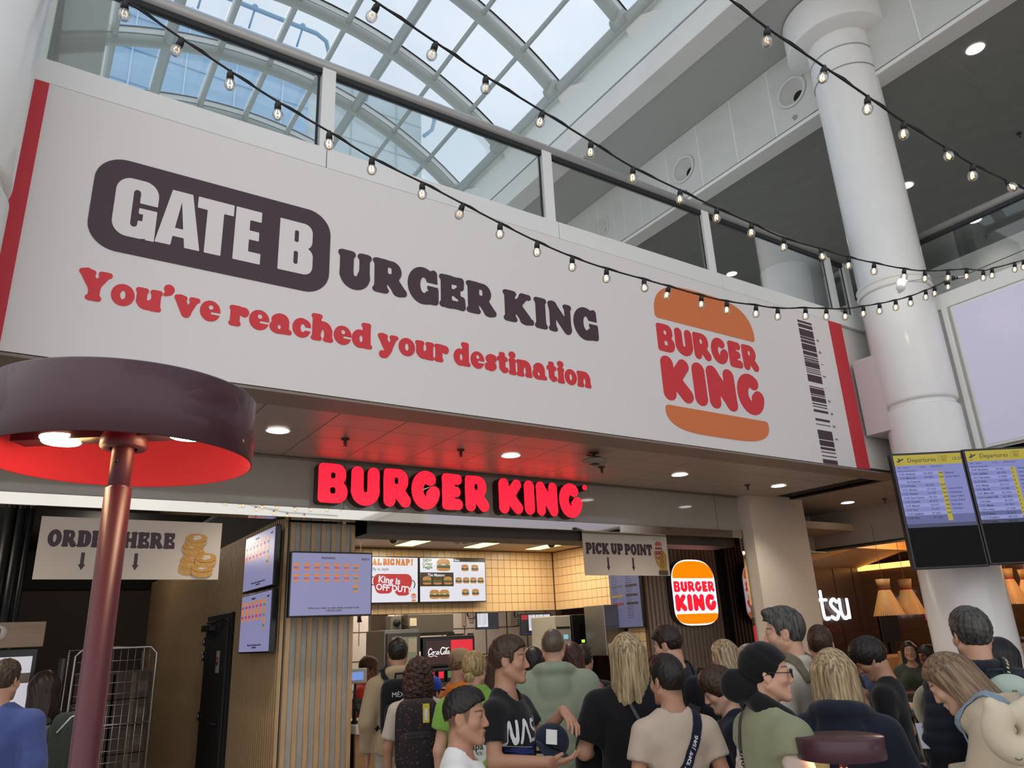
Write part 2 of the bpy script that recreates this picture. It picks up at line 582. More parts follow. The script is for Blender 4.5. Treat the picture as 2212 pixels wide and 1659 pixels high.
SLAB = {
 'U': stem(.21, .3, 1, .34, .06, True, False) + stem(.74, .3, 1, .25, .06, True, False) + [('a', .46, .36, .25, .2, 180, 360, .16)],
 'R': stem(.22, 0, 1) + [('b', .2, .42, .86, 1, .28), ('l', .55, .45, .80, .14, .17), ('b', .64, 0, 1.04, .17, .08), m_('b', .41, .575, .60, .845, .08)],
 'G': [('e', .49, .5, .49, .52), ('b', .55, .02, 1.0, .50, .09), ('b', .78, .6, .96, 1.0, .08), m_('e', .52, .52, .155, .29), m_('b', .50, .50, 1.08, .66, .04), m_('b', .50, .33, .70, .46, .04)],
 'E': stem(.22, 0, 1) + [('b', .2, .8, .86, 1, .06), ('b', .66, .64, .86, 1, .08), ('b', .3, .42, .66, .58, .05), ('b', .56, .35, .72, .66, .07), ('b', .2, 0, .9, .2, .06), ('b', .7, 0, .9, .39, .08)],
 'K': stem(.22, 0, 1) + [('l', .36, .42, .74, .88, .11), ('b', .62, .86, 1.02, 1, .06), ('l', .44, .56, .82, .14, .17), ('b', .62, 0, 1.1, .15, .07)],
 'I': stem(.22, 0, 1),
 'N': stem(.18, 0, 1, .22) + [('l', .2, .86, .84, .14, .17)] + stem(.88, .1, 1, .22, .06, True, False),
 'O': [('e', .49, .5, .49, .52), m_('e', .49, .5, .155, .32)],
 'D': stem(.22, 0, 1) + [('b', .15, 0, .98, 1, .42), m_('b', .43, .18, .58, .82, .09)],
 'H': stem(.22, 0, 1) + stem(.86, 0, 1) + [('b', .2, .40, .86, .58, .02)],
 'P': stem(.22, 0, 1) + [('b', .2, .36, .9, 1, .3), m_('b', .43, .55, .58, .83, .07)],
 'C': [('e', .49, .5, .49, .52), ('b', .76, .6, .95, 1.0, .08), m_('e', .54, .5, .17, .31), m_('b', .58, .30, 1.1, .63, .05)],
 'T': stem(.5, 0, 1) + [('b', .02, .8, .98, 1, .06), ('b', .02, .6, .2, 1, .07), ('b', .80, .6, .98, 1, .07)],
 'L': stem(.22, 0, 1) + [('b', .2, 0, .88, .2, .06), ('b', .68, 0, .88, .39, .08)],
 'A': [('l', .2, .1, .48, .88, .09), ('l', .52, .86, .82, .12, .18), ('b', .3, .22, .7, .36, .02), ('b', 0, 0, .42, .13, .06), ('b', .56, 0, 1.1, .13, .06)],
 'B': stem(.22, 0, 1) + [('b', .2, .45, .84, 1, .25), ('b', .2, 0, .92, .55, .26), m_('b', .43, .62, .56, .82, .06), m_('b', .43, .2, .58, .4, .07)],
 '!': [('l', .18, .42, .18, .86, .1, .17), ('e', .18, .14, .16, .15)],
 'Y': [('l', .24, .88, .52, .45, .17), ('l', .84, .88, .56, .45, .11), ('b', .38, 0, .70, .5, .05), ('b', .3, 0, .78, .12, .06), ('b', 0, .87, .5, 1, .06), ('b', .64, .87, 1.05, 1, .06)],
 'a': [('e', .33, .22, .32, .24), ('b', .44, .02, .72, .5, .05), ('b', .5, 0, .84, .13, .06), ('a', .4, .48, .2, .14, 0, 165, .11), ('e', .2, .5, .13, .12), m_('e', .36, .22, .095, .125)],
 'c': [('e', .35, .35, .35, .36), ('e', .54, .5, .14, .13), m_('e', .40, .35, .13, .22), m_('b', .42, .23, .85, .43, .02)],
 'd': [('e', .33, .34, .33, .35), ('b', .48, .02, .78, 1, .05), ('b', .42, .88, .78, 1, .06), ('b', .5, 0, .86, .12, .06), m_('e', .38, .35, .105, .205)],
 'e': [('e', .36, .35, .36, .36), m_('e', .38, .49, .12, .12), m_('b', .36, .20, .95, .355, .04)],
 'h': stem(.2, 0, 1, .3, .05) + [('a', .47, .42, .21, .18, 0, 180, .14)] + stem(.70, 0, .46, .28, .05, False),
 'i': stem(.2, 0, .68, .3, .05) + [('e', .2, .89, .17, .13)],
 'n': stem(.2, 0, .70, .3, .05) + [('a', .47, .42, .21, .16, 0, 180, .14)] + stem(.70, 0, .46, .28, .05, False),
 'o': [('e', .37, .35, .37, .36), m_('e', .37, .35, .12, .215)],
 'r': stem(.2, 0, .70, .3, .05) + [('a', .42, .44, .2, .14, 60, 180, .11), ('e', .54, .53, .15, .15)],
 's': [('s', [(.53, .53), (.36, .60), (.17, .51), (.34, .36), (.5, .2), (.33, .1), (.11, .17)], .115), ('b', .45, .44, .6, .68, .06), ('b', .02, .02, .17, .26, .06)],
 't': [('b', .12, .12, .42, .9, .08), ('b', 0, .54, .56, .69, .05), ('s', [(.27, .2), (.36, .1), (.52, .13)], .12, .08)],
 'u': stem(.2, .2, .70, .3, .05, True, False) + [('a', .40, .27, .2, .13, 180, 330, .14)] + stem(.70, 0, .70, .28, .05),
 'v': [('l', .2, .58, .44, .12, .15), ('l', .72, .6, .48, .1, .09), ('b', 0, .58, .42, .70, .06), ('b', .54, .58, .90, .70, .06)],
 'y': [('l', .2, .58, .46, .10, .15), ('s', [(.74, .6), (.52, .1), (.36, -.14), (.2, -.16)], .09), ('e', .2, -.12, .13, .12), ('b', 0, .58, .42, .70, .06), ('b', .56, .58, .92, .70, .06)],
 "'": [('e', .16, .88, .15, .13), ('s', [(.26, .86), (.22, .74), (.05, .66)], .07, .04)],
}
IMPACT = {
 'G': [('b', 0, 0, .66, 1, .24), ('b', .52, 0, .66, .3, 0), m_('b', .27, .18, .38, .82, .055), m_('b', .34, .52, .8, .60, 0), m_('b', .33, .30, .45, .42, 0)],
 'A': [('p', [(.0, 0), (.20, 1), (.55, 1), (.75, 0), (.49, 0), (.47, .17), (.28, .17), (.26, 0)]), m_('p', [(.305, .32), (.375, .82), (.445, .32)])],
 'T': [('b', 0, .79, .62, 1), ('b', .17, 0, .45, 1)],
 'E': [('b', 0, 0, .28, 1), ('b', 0, .80, .5, 1), ('b', 0, .43, .47, .60), ('b', 0, 0, .52, .20)],
 'B': [('b', 0, 0, .4, 1), ('b', .1, .49, .62, 1, .17), ('b', .1, 0, .64, .53, .17), m_('b', .28, .60, .36, .83, .03), m_('b', .28, .17, .36, .42, .03)],
}
FONTS = {'bubble': (BUBBLE, 0.03), 'slab': (SLAB, 0.05), 'impact': (IMPACT, 0.0)}
_gl = {}
FAT = {'slab': 0.03}
def glyph_loops(font, ch, step=0.014):
    key = (font, ch)
    if key not in _gl:
        F, k = FONTS[font]
        xs = np.arange(-0.1, 1.25, step)
        ys = np.arange(-0.35, 1.15, step)
        X, Y = np.meshgrid(xs, ys, indexing='ij')
        L = [simplify(l, 0.0025) for l in contours(sd_glyph(F[ch], X, Y, k) - FAT.get(font, 0), xs, ys)]
        P = np.array([p for l in L for p in l])
        _gl[key] = (L, P.min(0), P.max(0))
    return _gl[key]

_gm = {}
def glyph_obj(font, ch, box, y, parent, material, depth=0.002, name='letter', fit_z=True, bevel=0.0):
    """one letter fitted to box (x0, z0, x1, z1) in the plane Y = y (front faces -Y); coordinates are the room's"""
    L, lo, hi = glyph_loops(font, ch)
    x0, z0, x1, z1 = box
    sx, sz = (x1 - x0) / (hi[0] - lo[0]), (z1 - z0) / (hi[1] - lo[1])
    key = (font, ch, material.name, round(depth, 4), round(sx, 3), round(sz, 3))
    if key not in _gm:
        me = loops_mesh(name, [[((p[0] - lo[0]) * sx, (p[1] - lo[1]) * sz) for p in l] for l in L], depth, bevel, material)
        me.transform(Matrix(((1, 0, 0, 0), (0, 0, -1, 0), (0, 1, 0, 0), (0, 0, 0, 1))))
        _gm[key] = me
    m = Matrix.Translation((x0, y, z0))
    if parent is not None:
        m = WM[parent.name].inverted() @ m
    return addmesh(name, _gm[key], parent, m)

def word(font, s, x0, x1, zb, h, y, parent, material, depth=0.002, gap=0.05, space=0.3, widths=None, name='letter'):
    """a line of letters from x0 to x1 on the baseline zb, capital height h"""
    adv, pen = [], 0.0
    for ch in s:
        if ch == ' ':
            pen += space
            continue
        L, lo, hi = glyph_loops(font, ch)
        adv.append((ch, pen, lo, hi))
        pen += hi[0] - lo[0] + gap
    tot = pen - gap
    k = (x1 - x0) / tot
    return [glyph_obj(font, ch, (x0 + p * k, zb + lo[1] * h, x0 + (p + hi[0] - lo[0]) * k, zb + hi[1] * h), y, parent, material, depth, name) for ch, p, lo, hi in adv]

def shape_obj(prims, y, parent, material, depth=0.002, k=0.0, step=None, name='print', bounds=None, tol=None):
    """any 2D shape given in room coordinates (x, z) in the plane Y = y"""
    x0, z0, x1, z1 = bounds
    step = step or (x1 - x0) / 120
    xs = np.arange(x0 - 3 * step, x1 + 4 * step, step)
    zs = np.arange(z0 - 3 * step, z1 + 4 * step, step)
    X, Z = np.meshgrid(xs, zs, indexing='ij')
    L = [simplify(l, tol or step * 0.15) for l in contours(sd_glyph(prims, X, Z, k), xs, zs)]
    me = loops_mesh(name, L, depth, 0.0, material)
    me.transform(Matrix(((1, 0, 0, 0), (0, 0, -1, 0), (0, 1, 0, 0), (0, 0, 0, 1))))
    m = Matrix.Translation((0, y, 0))
    if parent is not None:
        m = WM[parent.name].inverted() @ m
    return addmesh(name, me, parent, m)

def text_obj(body, size, x, z, y, parent, material, depth=0.0006, bold=0.0, align='LEFT', line=1.0, name='lettering', sx=1.0, m=None):
    me = text_mesh(body, size, material, depth, bold, align, line, name)
    me.transform(Matrix(((sx, 0, 0, 0), (0, 0, -1, 0), (0, 1, 0, 0), (0, 0, 0, 1))))
    mm = Matrix.Translation((x, y, z)) if m is None else m
    if parent is not None and m is None:
        mm = WM[parent.name].inverted() @ mm
    return addmesh(name, me, parent, mm)
# ------------------------------------------------------------------ materials of the building
WHITE = mat('white_paint', '#e8e8e4', 0.45, noise=0.03, nscale=1.5)
WALLW = mat('wall_white', '#dedbd6', 0.6, noise=0.03, nscale=2)
GREYC = mat('grey_soffit_paint', '#b4b5b0', 0.7, noise=0.03, nscale=0.6)
DARKC = mat('dark_ceiling_tile', '#8c8d88', 0.8, noise=0.06, nscale=3, bump=0.15, bscale=300)
FASC = mat('fascia_panel_grey', '#cccdc8', 0.55, noise=0.05, nscale=2.0)
STEELG = mat('skylight_steel', '#b4bab6', 0.4)
STEELD = mat('dark_gasket', '#1c1d1f', 0.6)
RAILM = mat('brushed_rail', '#aeadaa', 0.38, metal=0.35)
SOFF = mat('soffit_tile', '#a89a8e', 0.30, noise=0.05, nscale=4, bump=0.2, bscale=260, spec=0.6)
SOFM = mat('soffit_margin', '#8b7d71', 0.5)
GLASSP = glass_mat('balustrade_glass', (0.945, 0.965, 0.96), 0.10)
GLASSS = glass_mat('skylight_glass', (0.565, 0.63, 0.69), 0.05)
COLW = mat('column_white', '#ebeae7', 0.22, noise=0.02, nscale=3, spec=0.5)
FLOORM = mat('floor_stone', '#b3a99f', 0.35, noise=0.15, nscale=6)
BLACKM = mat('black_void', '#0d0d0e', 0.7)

# ------------------------------------------------------------------ floor and walls of the hall
fl = MB().box(-30, -30, -0.2, 30, 20, 0).build('floor', FLOORM)
struct(fl, 'brown stone floor of the terminal hall under the queue', 'floor')
pl_m = mat('floor_plank', '#6a4c37', 0.4, noise=0.2, nscale=5, stretch=(6, 1, 1))
pm = MB().box(0, 0, 0, 1.18, 0.145, 0.012).mesh('plank', pl_m)
for i in range(6):
    for j in range(16):
        addmesh('plank', pm, fl, Matrix.Translation((10.3 + i * 1.2 + (j % 2) * 0.5, 5.6 + j * 0.15, 0.0)))

wf = MB().box(-9, 4.70, 3.36, 8.66, 5.0, 5.1).build('wall_front', WALLW)
struct(wf, 'white bulkhead above the shop fronts that carries the big banner', 'wall')
led = bpy.data.objects.new('trim_1', None)
place(led)
struct(led, 'pale grey coping strip running along the top of the banner', 'trim')
xs = [-9, -0.55, 1.56, 3.74, 5.90, 8.12, 8.66]
for a, b in zip(xs, xs[1:]):
    MB().bbox(a + 0.003, 4.655, 5.105, b - 0.003, 5.1, 5.28, 0.006).build('coping_panel', WHITE, led)
mg = MB().box(-9, 4.66, 3.30, 8.66, 4.95, 3.318).build('trim_2', SOFM)
struct(mg, 'brown grey border strip of the soffit just below the banner', 'trim')

# right wing of the gallery
wr = MB().box(8.66, -10, 3.36, 9.0, 4.4, 5.1).box(8.66, 4.4, 3.36, 8.9, 4.99, 5.1).build('wall_right', WALLW)
struct(wr, 'white bulkhead of the side gallery behind the round column', 'wall')
MB().bbox(8.63, -10, 5.10, 9.05, 4.6, 5.28, 0.006).build('coping_panel', WHITE, wr)
MB().bbox(8.60, 3.74, 3.42, 8.66, 3.80, 5.10, 0.006).build('channel', WHITE, wr)
MB().bbox(8.60, 4.0, 3.72, 8.66, 4.4, 3.80, 0.006).build('ledge', WHITE, wr)
sb = MB().box(8.0, 4.35, 3.72, 8.5, 4.64, 4.62).build('wall_box', mat('pinkish_white', '#cfc6c6', 0.6))
tag(sb, 'white boxed casing between the banner end and the round column', 'casing', kind='structure')
up = MB().box(-9, 5.0, 3.6, 26, 20, 4.95).box(9.0, -10, 3.6, 26, 5.0, 4.95).build('floor_2', WALLW)
struct(up, 'upper gallery floor slab above the shops', 'floor')
# soffit of the shop front: perforated tiles
so = MB().box(-9, 4.95, 3.34, 9.0, 6.6, 3.40).box(8.66, -10, 3.34, 26, 6.6, 3.40).box(8.0, 6.6, 3.34, 26, 20, 3.4).build('ceiling', BLACKM)
struct(so, 'low soffit of perforated brown grey tiles in front of the shop', 'ceiling')
tm = MB().bbox(0, 0, 0, 0.531, 0.353, 0.02, 0.004).mesh('tile', SOFF)
for i in range(-8, 12):
    for j in range(4):
        addmesh('tile', tm, so, Matrix.Translation((1.86 + i * 0.537, 4.97 + j * 0.3585, 3.318)))
tm2 = MB().bbox(0, 0, 0, 1.19, 0.59, 0.02, 0.004).mesh('tile', SOFF)
for i in range(8):
    for j in range(17):
        addmesh('tile', tm2, so, Matrix.Translation((8.78 + i * 1.2, 1.0 + j * 0.6, 3.318)))
sm = MB().box(8.69, 4.6, 3.312, 8.745, 6.45, 3.33).build('joint', BLACKM, so)

# ------------------------------------------------------------------ upper storey: beam, grey soffit, fascia with air nozzles, dark tiled ceiling
bm_ = bpy.data.objects.new('trim_3', None)
place(bm_)
struct(bm_, 'white steel edge beam along the foot of the skylight', 'beam')
MB().bbox(6.92, -8, 9.93, 7.3, 19, 10.71, 0.01).build('upper_plate', mat('beam_white', '#eef3f0', .45), bm_)
MB().box(6.96, -8, 9.88, 7.3, 19, 9.94).build('groove', STEELD, bm_)
MB().bbox(6.92, -8, 9.50, 7.3, 19, 9.89, 0.01).build('lower_plate', WHITE, bm_)
c2 = MB().box(6.95, -8, 9.52, 8.5, 19, 9.7).build('ceiling_2', GREYC)
struct(c2, 'flat grey soffit strip between skylight beam and nozzle fascia', 'ceiling')
c3 = MB().box(8.40, -8, 8.341, 24, 19, 8.45).build('ceiling_3', mat('tile_grid', '#b0b1ab', 0.8))
struct(c3, 'dark grey tiled ceiling over the upper gallery', 'ceiling')
MB().bbox(8.37, -8, 8.30, 8.66, 19, 8.36, 0.01).build('edge_strip', WHITE, c3)
tm3 = MB().bbox(0, 0, 0, 1.068, 1.018, 0.03, 0.005).mesh('tile', DARKC)
for i in range(12):
    for j in range(17):
        addmesh('tile', tm3, c3, Matrix.Translation((8.67 + i * 1.08, -2.0 + j * 1.03, 8.335)))
wu = bpy.data.objects.new('wall_upper', None)
place(wu)
FJ = mat('fascia_joint', '#f2f2ee', 0.6)
struct(wu, 'grey panelled fascia below the soffit with round air nozzles', 'wall')
PW = 2.12 / 3
NZ = 8.89
def fascia_panel(hole):
    w, h = PW - 0.016, 1.14
    L = [[(0, 0), (w, 0), (w, h), (0, h)]]
    if hole:
        L.append([(w / 2 + 0.2 * math.cos(t * math.pi / 16), NZ - 8.37 + 0.2 * math.sin(t * math.pi / 16)) for t in range(32)])
    me = loops_mesh('panel', L, 0.01, 0, FASC)
    me.transform(Matrix(((0, 0, -1, 0), (-1, 0, 0, 0), (0, 1, 0, 0), (0, 0, 0, 1))))
    return me
pm0, pm1 = fascia_panel(False), fascia_panel(True)
NY = [4.93 + 2.12 * k for k in range(-3, 6)]
for i in range(-11, 17):
    yc = 4.93 + PW * i
    MB().box(8.368, yc - PW / 2 - 0.009, 8.37, 8.38, yc - PW / 2 + 0.009, 9.51).build('joint', FJ, wu)
    if i not in (0, 3, 6):
        addmesh('panel', pm0, wu, Matrix.Translation((8.375, yc + (PW - 0.016) / 2, 8.37)))
    else:
        addmesh('panel', pm1, wu, Matrix.Translation((8.375, yc + (PW - 0.016) / 2, 8.37)))
NOZ = mat('nozzle_white', '#d2d3ce', 0.35)
names = {0: 'round recessed air nozzle in the grey fascia beside the column', 1: 'round recessed air nozzle in the middle of the fascia', 2: 'round recessed air nozzle low on the fascia behind the balcony glass'}
nz0 = None
for k in range(0, 3):
    y = 4.93 + 2.12 * k
    t = thing('air_nozzle', names[k], 'air vent', (8.36, y, NZ), group='air nozzles in the upper fascia')
    if nz0 is None:
        nz0 = [MB().lathe([(0.195, 0.01), (0.235, 0.0), (0.24, -0.012), (0.225, -0.022), (0.20, -0.016), (0.19, 0.0)], n=40, axis='X', closed=True).mesh('rim', NOZ),
               MB().lathe([(0.20, -0.012), (0.17, 0.06), (0.12, 0.13), (0.085, 0.17)], n=40, axis='X').mesh('bowl', NOZ),
               MB().lathe([(0.086, 0.168), (0.0, 0.17)], n=24, axis='X').mesh('throat', BLACKM)]
    for me in nz0:
        addmesh(me.name, me, t)
    s = thing('sidewall_sprinkler', ['small chrome sprinkler under the air nozzle nearest the column', 'small chrome sprinkler under the middle air nozzle', 'small chrome sprinkler under the air nozzle behind the glass'][k], 'sprinkler', (8.365, y + 0.02, NZ - 0.42))
    MB().lathe([(0, 0), (0.035, 0.0), (0.03, -0.02), (0, -0.025)], n=14, axis='X').build('plate', RAILM, s, local=True)
    MB().ball((-0.05, 0, 0), 0.022).build('bulb', mat('chrome', '#d0d0d0', 0.1, 1.0), s, local=True)

# far end walls of the upper storey
uw = MB().box(20, -8, 4.95, 20.3, 19, 8.35).build('wall_far', mat('far_wall', '#90918a', 0.8))
struct(uw, 'grey far wall of the upper gallery', 'wall')
bd = MB().box(13.9, -8, 7.35, 14.3, 19, 8.0).build('trim_4', mat('pale_band', '#c8c9c4', 0.7))
struct(bd, 'pale grey downstand band under the upper gallery ceiling', 'trim')
bl = MB().box(-3.0, 7.0, 4.95, 0.06, 7.3, 10.75).build('wall_end', mat('slab_grey', '#8a8d86', 0.7))
struct(bl, 'dark grey end wall of the gallery beside the skylight', 'wall')
bl2 = MB().box(-3.0, 6.85, 4.95, -0.38, 7.0, 10.75).build('wall_pier', mat('slab_light', '#c2c5c0', 0.7))
struct(bl2, 'light grey wall pier between the end wall and the column', 'wall')

# ------------------------------------------------------------------ skylight
sk = bpy.data.objects.new('window_1', None)
place(sk)
struct(sk, 'barrel vaulted glass skylight with tubular steel ribs', 'skylight')
SC, SR = (2.75, 5.86), 6.24
def arch(a, r=SR):
    return SC[0] + r * math.sin(R_(a)), SC[1] + r * math.cos(R_(a))
PIT = 1.775
RY = [4.715 + PIT * k for k in range(-7, 8)]
ribm = MB().tube([(arch(a)[0], 0, arch(a)[1]) for a in np.linspace(-40, 40, 33)], 0.105, 12).mesh('rib', STEELG)
def arcbar(y0, y1, r0, r1, a0=-40, a1=40, n=32):
    b = MB()
    A = np.linspace(a0, a1, n + 1)
    v, f = [], []
    for a in A:
        for r, y in ((r0, y0), (r0, y1), (r1, y1), (r1, y0)):
            x, z = arch(a, r)
            v.append((x, y, z))
    for i in range(n):
        for j in range(4):
            f.append((4 * i + j, 4 * i + (j + 1) % 4, 4 * i + 4 + (j + 1) % 4, 4 * i + 4 + j))
    f += [(3, 2, 1, 0), (4 * n, 4 * n + 1, 4 * n + 2, 4 * n + 3)]
    return b.add(v, f)
railm = arcbar(-0.055, 0.055, SR + 0.11, SR + 0.22).mesh('rib_cap', WHITE)
gask = arcbar(-0.075, 0.075, SR + 0.22, SR + 0.235).mesh('gasket', STEELD)
webm = arcbar(-0.012, 0.012, SR + 0.08, SR + 0.12).mesh('web', STEELG)
brk = MB()
for sgn in (1,):
    x0, z0 = arch(40)
    pts = [(x0 - 0.05, z0 + 0.1), (x0 + 0.16, z0 + 0.02), (x0 + 0.16, z0 - 0.25), (x0 - 0.02, z0 - 0.02)]
    v = [(px, y, pz) for y in (-0.62, -0.6) for px, pz in pts]
    brk.add([(x0 - 0.02, 0, z0 + 0.04), (x0 + 0.17, -0.75, z0 - 0.22), (x0 + 0.17, 0, z0 - 0.22), (x0 + 0.02, 0.03, z0 + 0.04), (x0 + 0.19, -0.75, z0 - 0.20), (x0 + 0.19, 0.03, z0 - 0.2)],
            [(0, 1, 2), (3, 5, 4), (0, 3, 4, 1), (1, 4, 5, 2), (2, 5, 3, 0)])
brkm = brk.mesh('bracket', WHITE)
nodem = MB().tube([(arch(39.5)[0], -0.13, arch(39.5)[1]), (arch(39.5)[0], 0.13, arch(39.5)[1])], 0.12, 14).mesh('rib_foot', STEELG)
for y in RY:
    T = Matrix.Translation((0, y, 0))
    for me in (ribm, railm, gask, webm, brkm, nodem):
        addmesh(me.name, me, sk, T)
L0, L1 = RY[0], RY[-1]
for k in range(-5, 6):
    x, z = arch(8 * k)
    thick = k in (-5, -2, 2, 5)
    MB().tube([(x, L0, z), (x, L1, z)], 0.09 if thick else 0.042, 12).build('purlin', STEELG, sk)
    x1, z1 = arch(8 * k, SR + 0.17)
    d = Vector((math.sin(R_(8 * k)), 0, math.cos(R_(8 * k))))
    MB().obox((x1, L0, z1), (x1, L1, z1), 0.05, 0.1, d).build('glazing_bar', WHITE, sk)
pan = []
for k in range(-5, 5):
    b = MB()
    v = []
    for a in (8 * k + 0.25, 8 * k + 7.75):
        for r in (SR + 0.236, SR + 0.25):
            x, z = arch(a, r)
            v += [(x, 0.05, z), (x, PIT - 0.05, z)]
    b.add(v, [(0, 1, 5, 4)])
    pan.append(b.mesh('pane', GLASSS))
for y in RY[:-1]:
    for me in pan:
        addmesh('pane', me, sk, Matrix.Translation((0, y, 0)))

# ------------------------------------------------------------------ glass balustrades
def balustrade(name, label, p0, d, segs, length, zt=5.28):
    """p0 start on the coping, d unit direction, segs distances of the posts"""
    t = thing(name, label, 'balustrade', p0)
    d = Vector(d)
    n = Vector((-d.y, d.x, 0))
    P = Vector(p0)
    MB().tube([P + d * s + Vector((0, 0, 0.87)) for s in (0, length)], 0.052, 14).build('handrail', RAILM, t)
    a, b = P + Vector((0, 0, 0.80)), P + d * length + Vector((0, 0, 0.80))
    MB().obox(a, b, 0.05, 0.045).build('rail_channel', STEELD, t)
    for i, s in enumerate(segs):
        q = P + d * s
        MB().obox(q + d * 0.02, q + d * 0.02 + Vector((0, 0, 0.84)), 0.11, 0.07, n).build('post', WHITE, t)
        if i:
            s0 = segs[i - 1] + 0.075
            a, b = P + d * s0, P + d * (s - 0.065)
            c = MB()
            mid = (a + b) / 2 + Vector((0, 0, 0.40))
            c.obox(a + Vector((0, 0, 0.39)), b + Vector((0, 0, 0.39)), 0.014, 0.78)
            ob = c.build('pane', GLASSP, t)
            MB().obox(b + d * 0.012, b + d * 0.012 + Vector((0, 0, 0.79)), 0.016, 0.02, n).build('gasket', STEELD, t)
    return t
balustrade('glass_balustrade', 'glass balustrade with round grey handrail above the banner', (-5.0, 4.80, 5.28), (1, 0, 0), [0, 2.2, 4.45, 6.57, 8.72, 10.89, 13.12, 13.5], 13.6)
balustrade('glass_balustrade', 'glass balustrade of the side gallery above the pale screen', (8.80, 4.7, 5.28), (0, -1, 0), [0.3, 2.4, 4.6, 6.8, 9.0], 9.2)

# ------------------------------------------------------------------ columns
def column(label, cx, cy, r=0.385, zt=9.5):
    t = thing('column', label, 'column', (cx, cy, 0))
    k = r / 0.385
    MB().lathe([(r + 0.004, 0), (r + 0.004, 3.90), (r - 0.004, 3.915), (r - 0.012, 3.93), (r - 0.032, 3.931)], n=64).build('lower_shaft', COLW, t, local=True)
    MB().lathe([(r - 0.03, 3.91), (r - 0.03, 4.0)], n=64).build('groove', COLW, t, local=True)
    MB().lathe([(r - 0.032, 3.984), (r - 0.012, 3.985), (r + 0.002, 4.0), (r + 0.004, 4.02), (r + 0.004, 5.33), (r - 0.004, 5.34), (r - 0.004, 8.44), (r + 0.002, 8.445), (r + 0.002, 9.2)], n=64).build('shaft', COLW, t, local=True)
    MB().lathe([(r, 5.345), (r + 0.02, 5.35), (r + 0.028, 5.37), (r + 0.02, 5.39), (r, 5.395), (r, 5.43), (r + 0.02, 5.435), (r + 0.024, 5.45), (r + 0.02, 5.465), (r, 5.47)], n=64).build('ring', COLW, t, local=True)
    MB().lathe([(r, 8.735), (r + 0.012, 8.74), (r + 0.012, 8.752), (r, 8.757)], n=64).build('band', RAILM, t, local=True)
    MB().lathe([(r, 8.435), (r + 0.006, 8.437), (r + 0.006, 8.447), (r, 8.449)], n=64).build('seam', mat('seam_grey', '#9a9c9a', 0.5), t, local=True)
    MB().lathe([(r, 9.0), (r + 0.24, 9.02), (r + 0.25, 9.06), (r + 0.25, zt)], n=64).build('collar', COLW, t, local=True)
    return t
colR = column('tall round white column behind the departure screens', 8.337, 4.143)
MB().tube([(0.395, -0.03, 2.0), (0.395, -0.03, 8.74)], 0.008, 6).build('cable', WHITE, colR, local=True)
colL = column('round white column cut by the picture edge at the red banner stripe', -0.65, 4.10)
up2 = thing('column', 'pale round column on the upper gallery seen through balcony glass', 'column', (12.05, 8.0, 4.95))
MB().lathe([(0.45, 0), (0.45, 2.9), (0.47, 2.92), (0.47, 3.4)], n=40).build('shaft', COLW, up2, local=True)
MB().lathe([(0.45, 0), (0.49, 0.01), (0.49, 0.12), (0.45, 0.13)], n=40).build('base', COLW, up2, local=True)

# ------------------------------------------------------------------ buildings outside, seen through the skylight
BLU = mat('blue_cladding', '#a8cbe8', 0.4, noise=0.08, nscale=0.6, stretch=(0.3, 1, 4))
BLU2 = mat('blue_joint', '#cfe4f4', 0.4)
CONC = mat('grey_concrete', '#d0dada', 0.8, noise=0.1, nscale=0.7)
tb = thing('building', 'tall blue clad building seen through the skylight', 'building', (3, 30, 0))
MB().box(-12, 30, 0, 9.0, 45, 29.9).build('facade', BLU, tb)
MB().box(9.0, 30.1, 0, 9.9, 45, 29.7).build('corner_strip', CONC, tb)
for i in range(9):
    x = -9.5 + i * 2.15
    MB().box(x, 29.93, 8, x + 0.06, 30.02, 29.9).build('joint', BLU2, tb)
for i in range(12):
    MB().box(-12, 29.95, 9 + 1.75 * i, 9.0, 30.02, 9.05 + 1.75 * i).build('joint', mat('blue_seam', '#8fb2cf', 0.4), tb)
def roof_rail(parent, x0, x1, z, y, mt):
    b = MB()
    b.tube([(x0, y, z), (x1 - 0.3, y, z), (x1 + 0.25, y + 0.15, z - 0.1), (x1 + 0.5, y + 0.4, z - 0.5), (x1 + 0.45, y + 0.6, z - 1.0), (x1, y + 0.7, z - 1.5)], 0.11, 8)
    b.build('roof_rail', mt, parent)
    b = MB()
    for i in range(int((x1 - x0) / 2.3)):
        b = MB()
        b.tube([(x1 - 1.0 - i * 2.3, y, z), (x1 - 1.1 - i * 2.3, y + 0.5, z - 0.8)], 0.05, 6)
        b.ball((x1 - 1.0 - i * 2.3, y, z + 0.12), 0.14)
        b.build('rail_bracket', mt, parent)
RR = mat('rail_blue_grey', '#8fb0c6', 0.4)
roof_rail(tb, -6, 9.3, 30.5, 29.2, RR)
tc = thing('building', 'lower grey concrete tower with a curved roof rail', 'building', (12, 30, 0))
MB().box(9.9, 30.5, 0, 15.4, 45, 29.6).build('shaft', CONC, tc)
for i in range(7):
    MB().box(9.9, 30.45, 15 + 2.2 * i, 15.4, 30.52, 15.04 + 2.2 * i).build('joint', mat('conc_joint', '#b3bfbf', 0.8), tc)
MB().box(11.4, 30.45, 10, 11.44, 30.52, 29.6).box(13.9, 30.45, 10, 13.94, 30.52, 29.6).build('joint', MATS['conc_joint'], tc)
roof_rail(tc, 9.9, 15.4, 29.0, 29.5, RR)
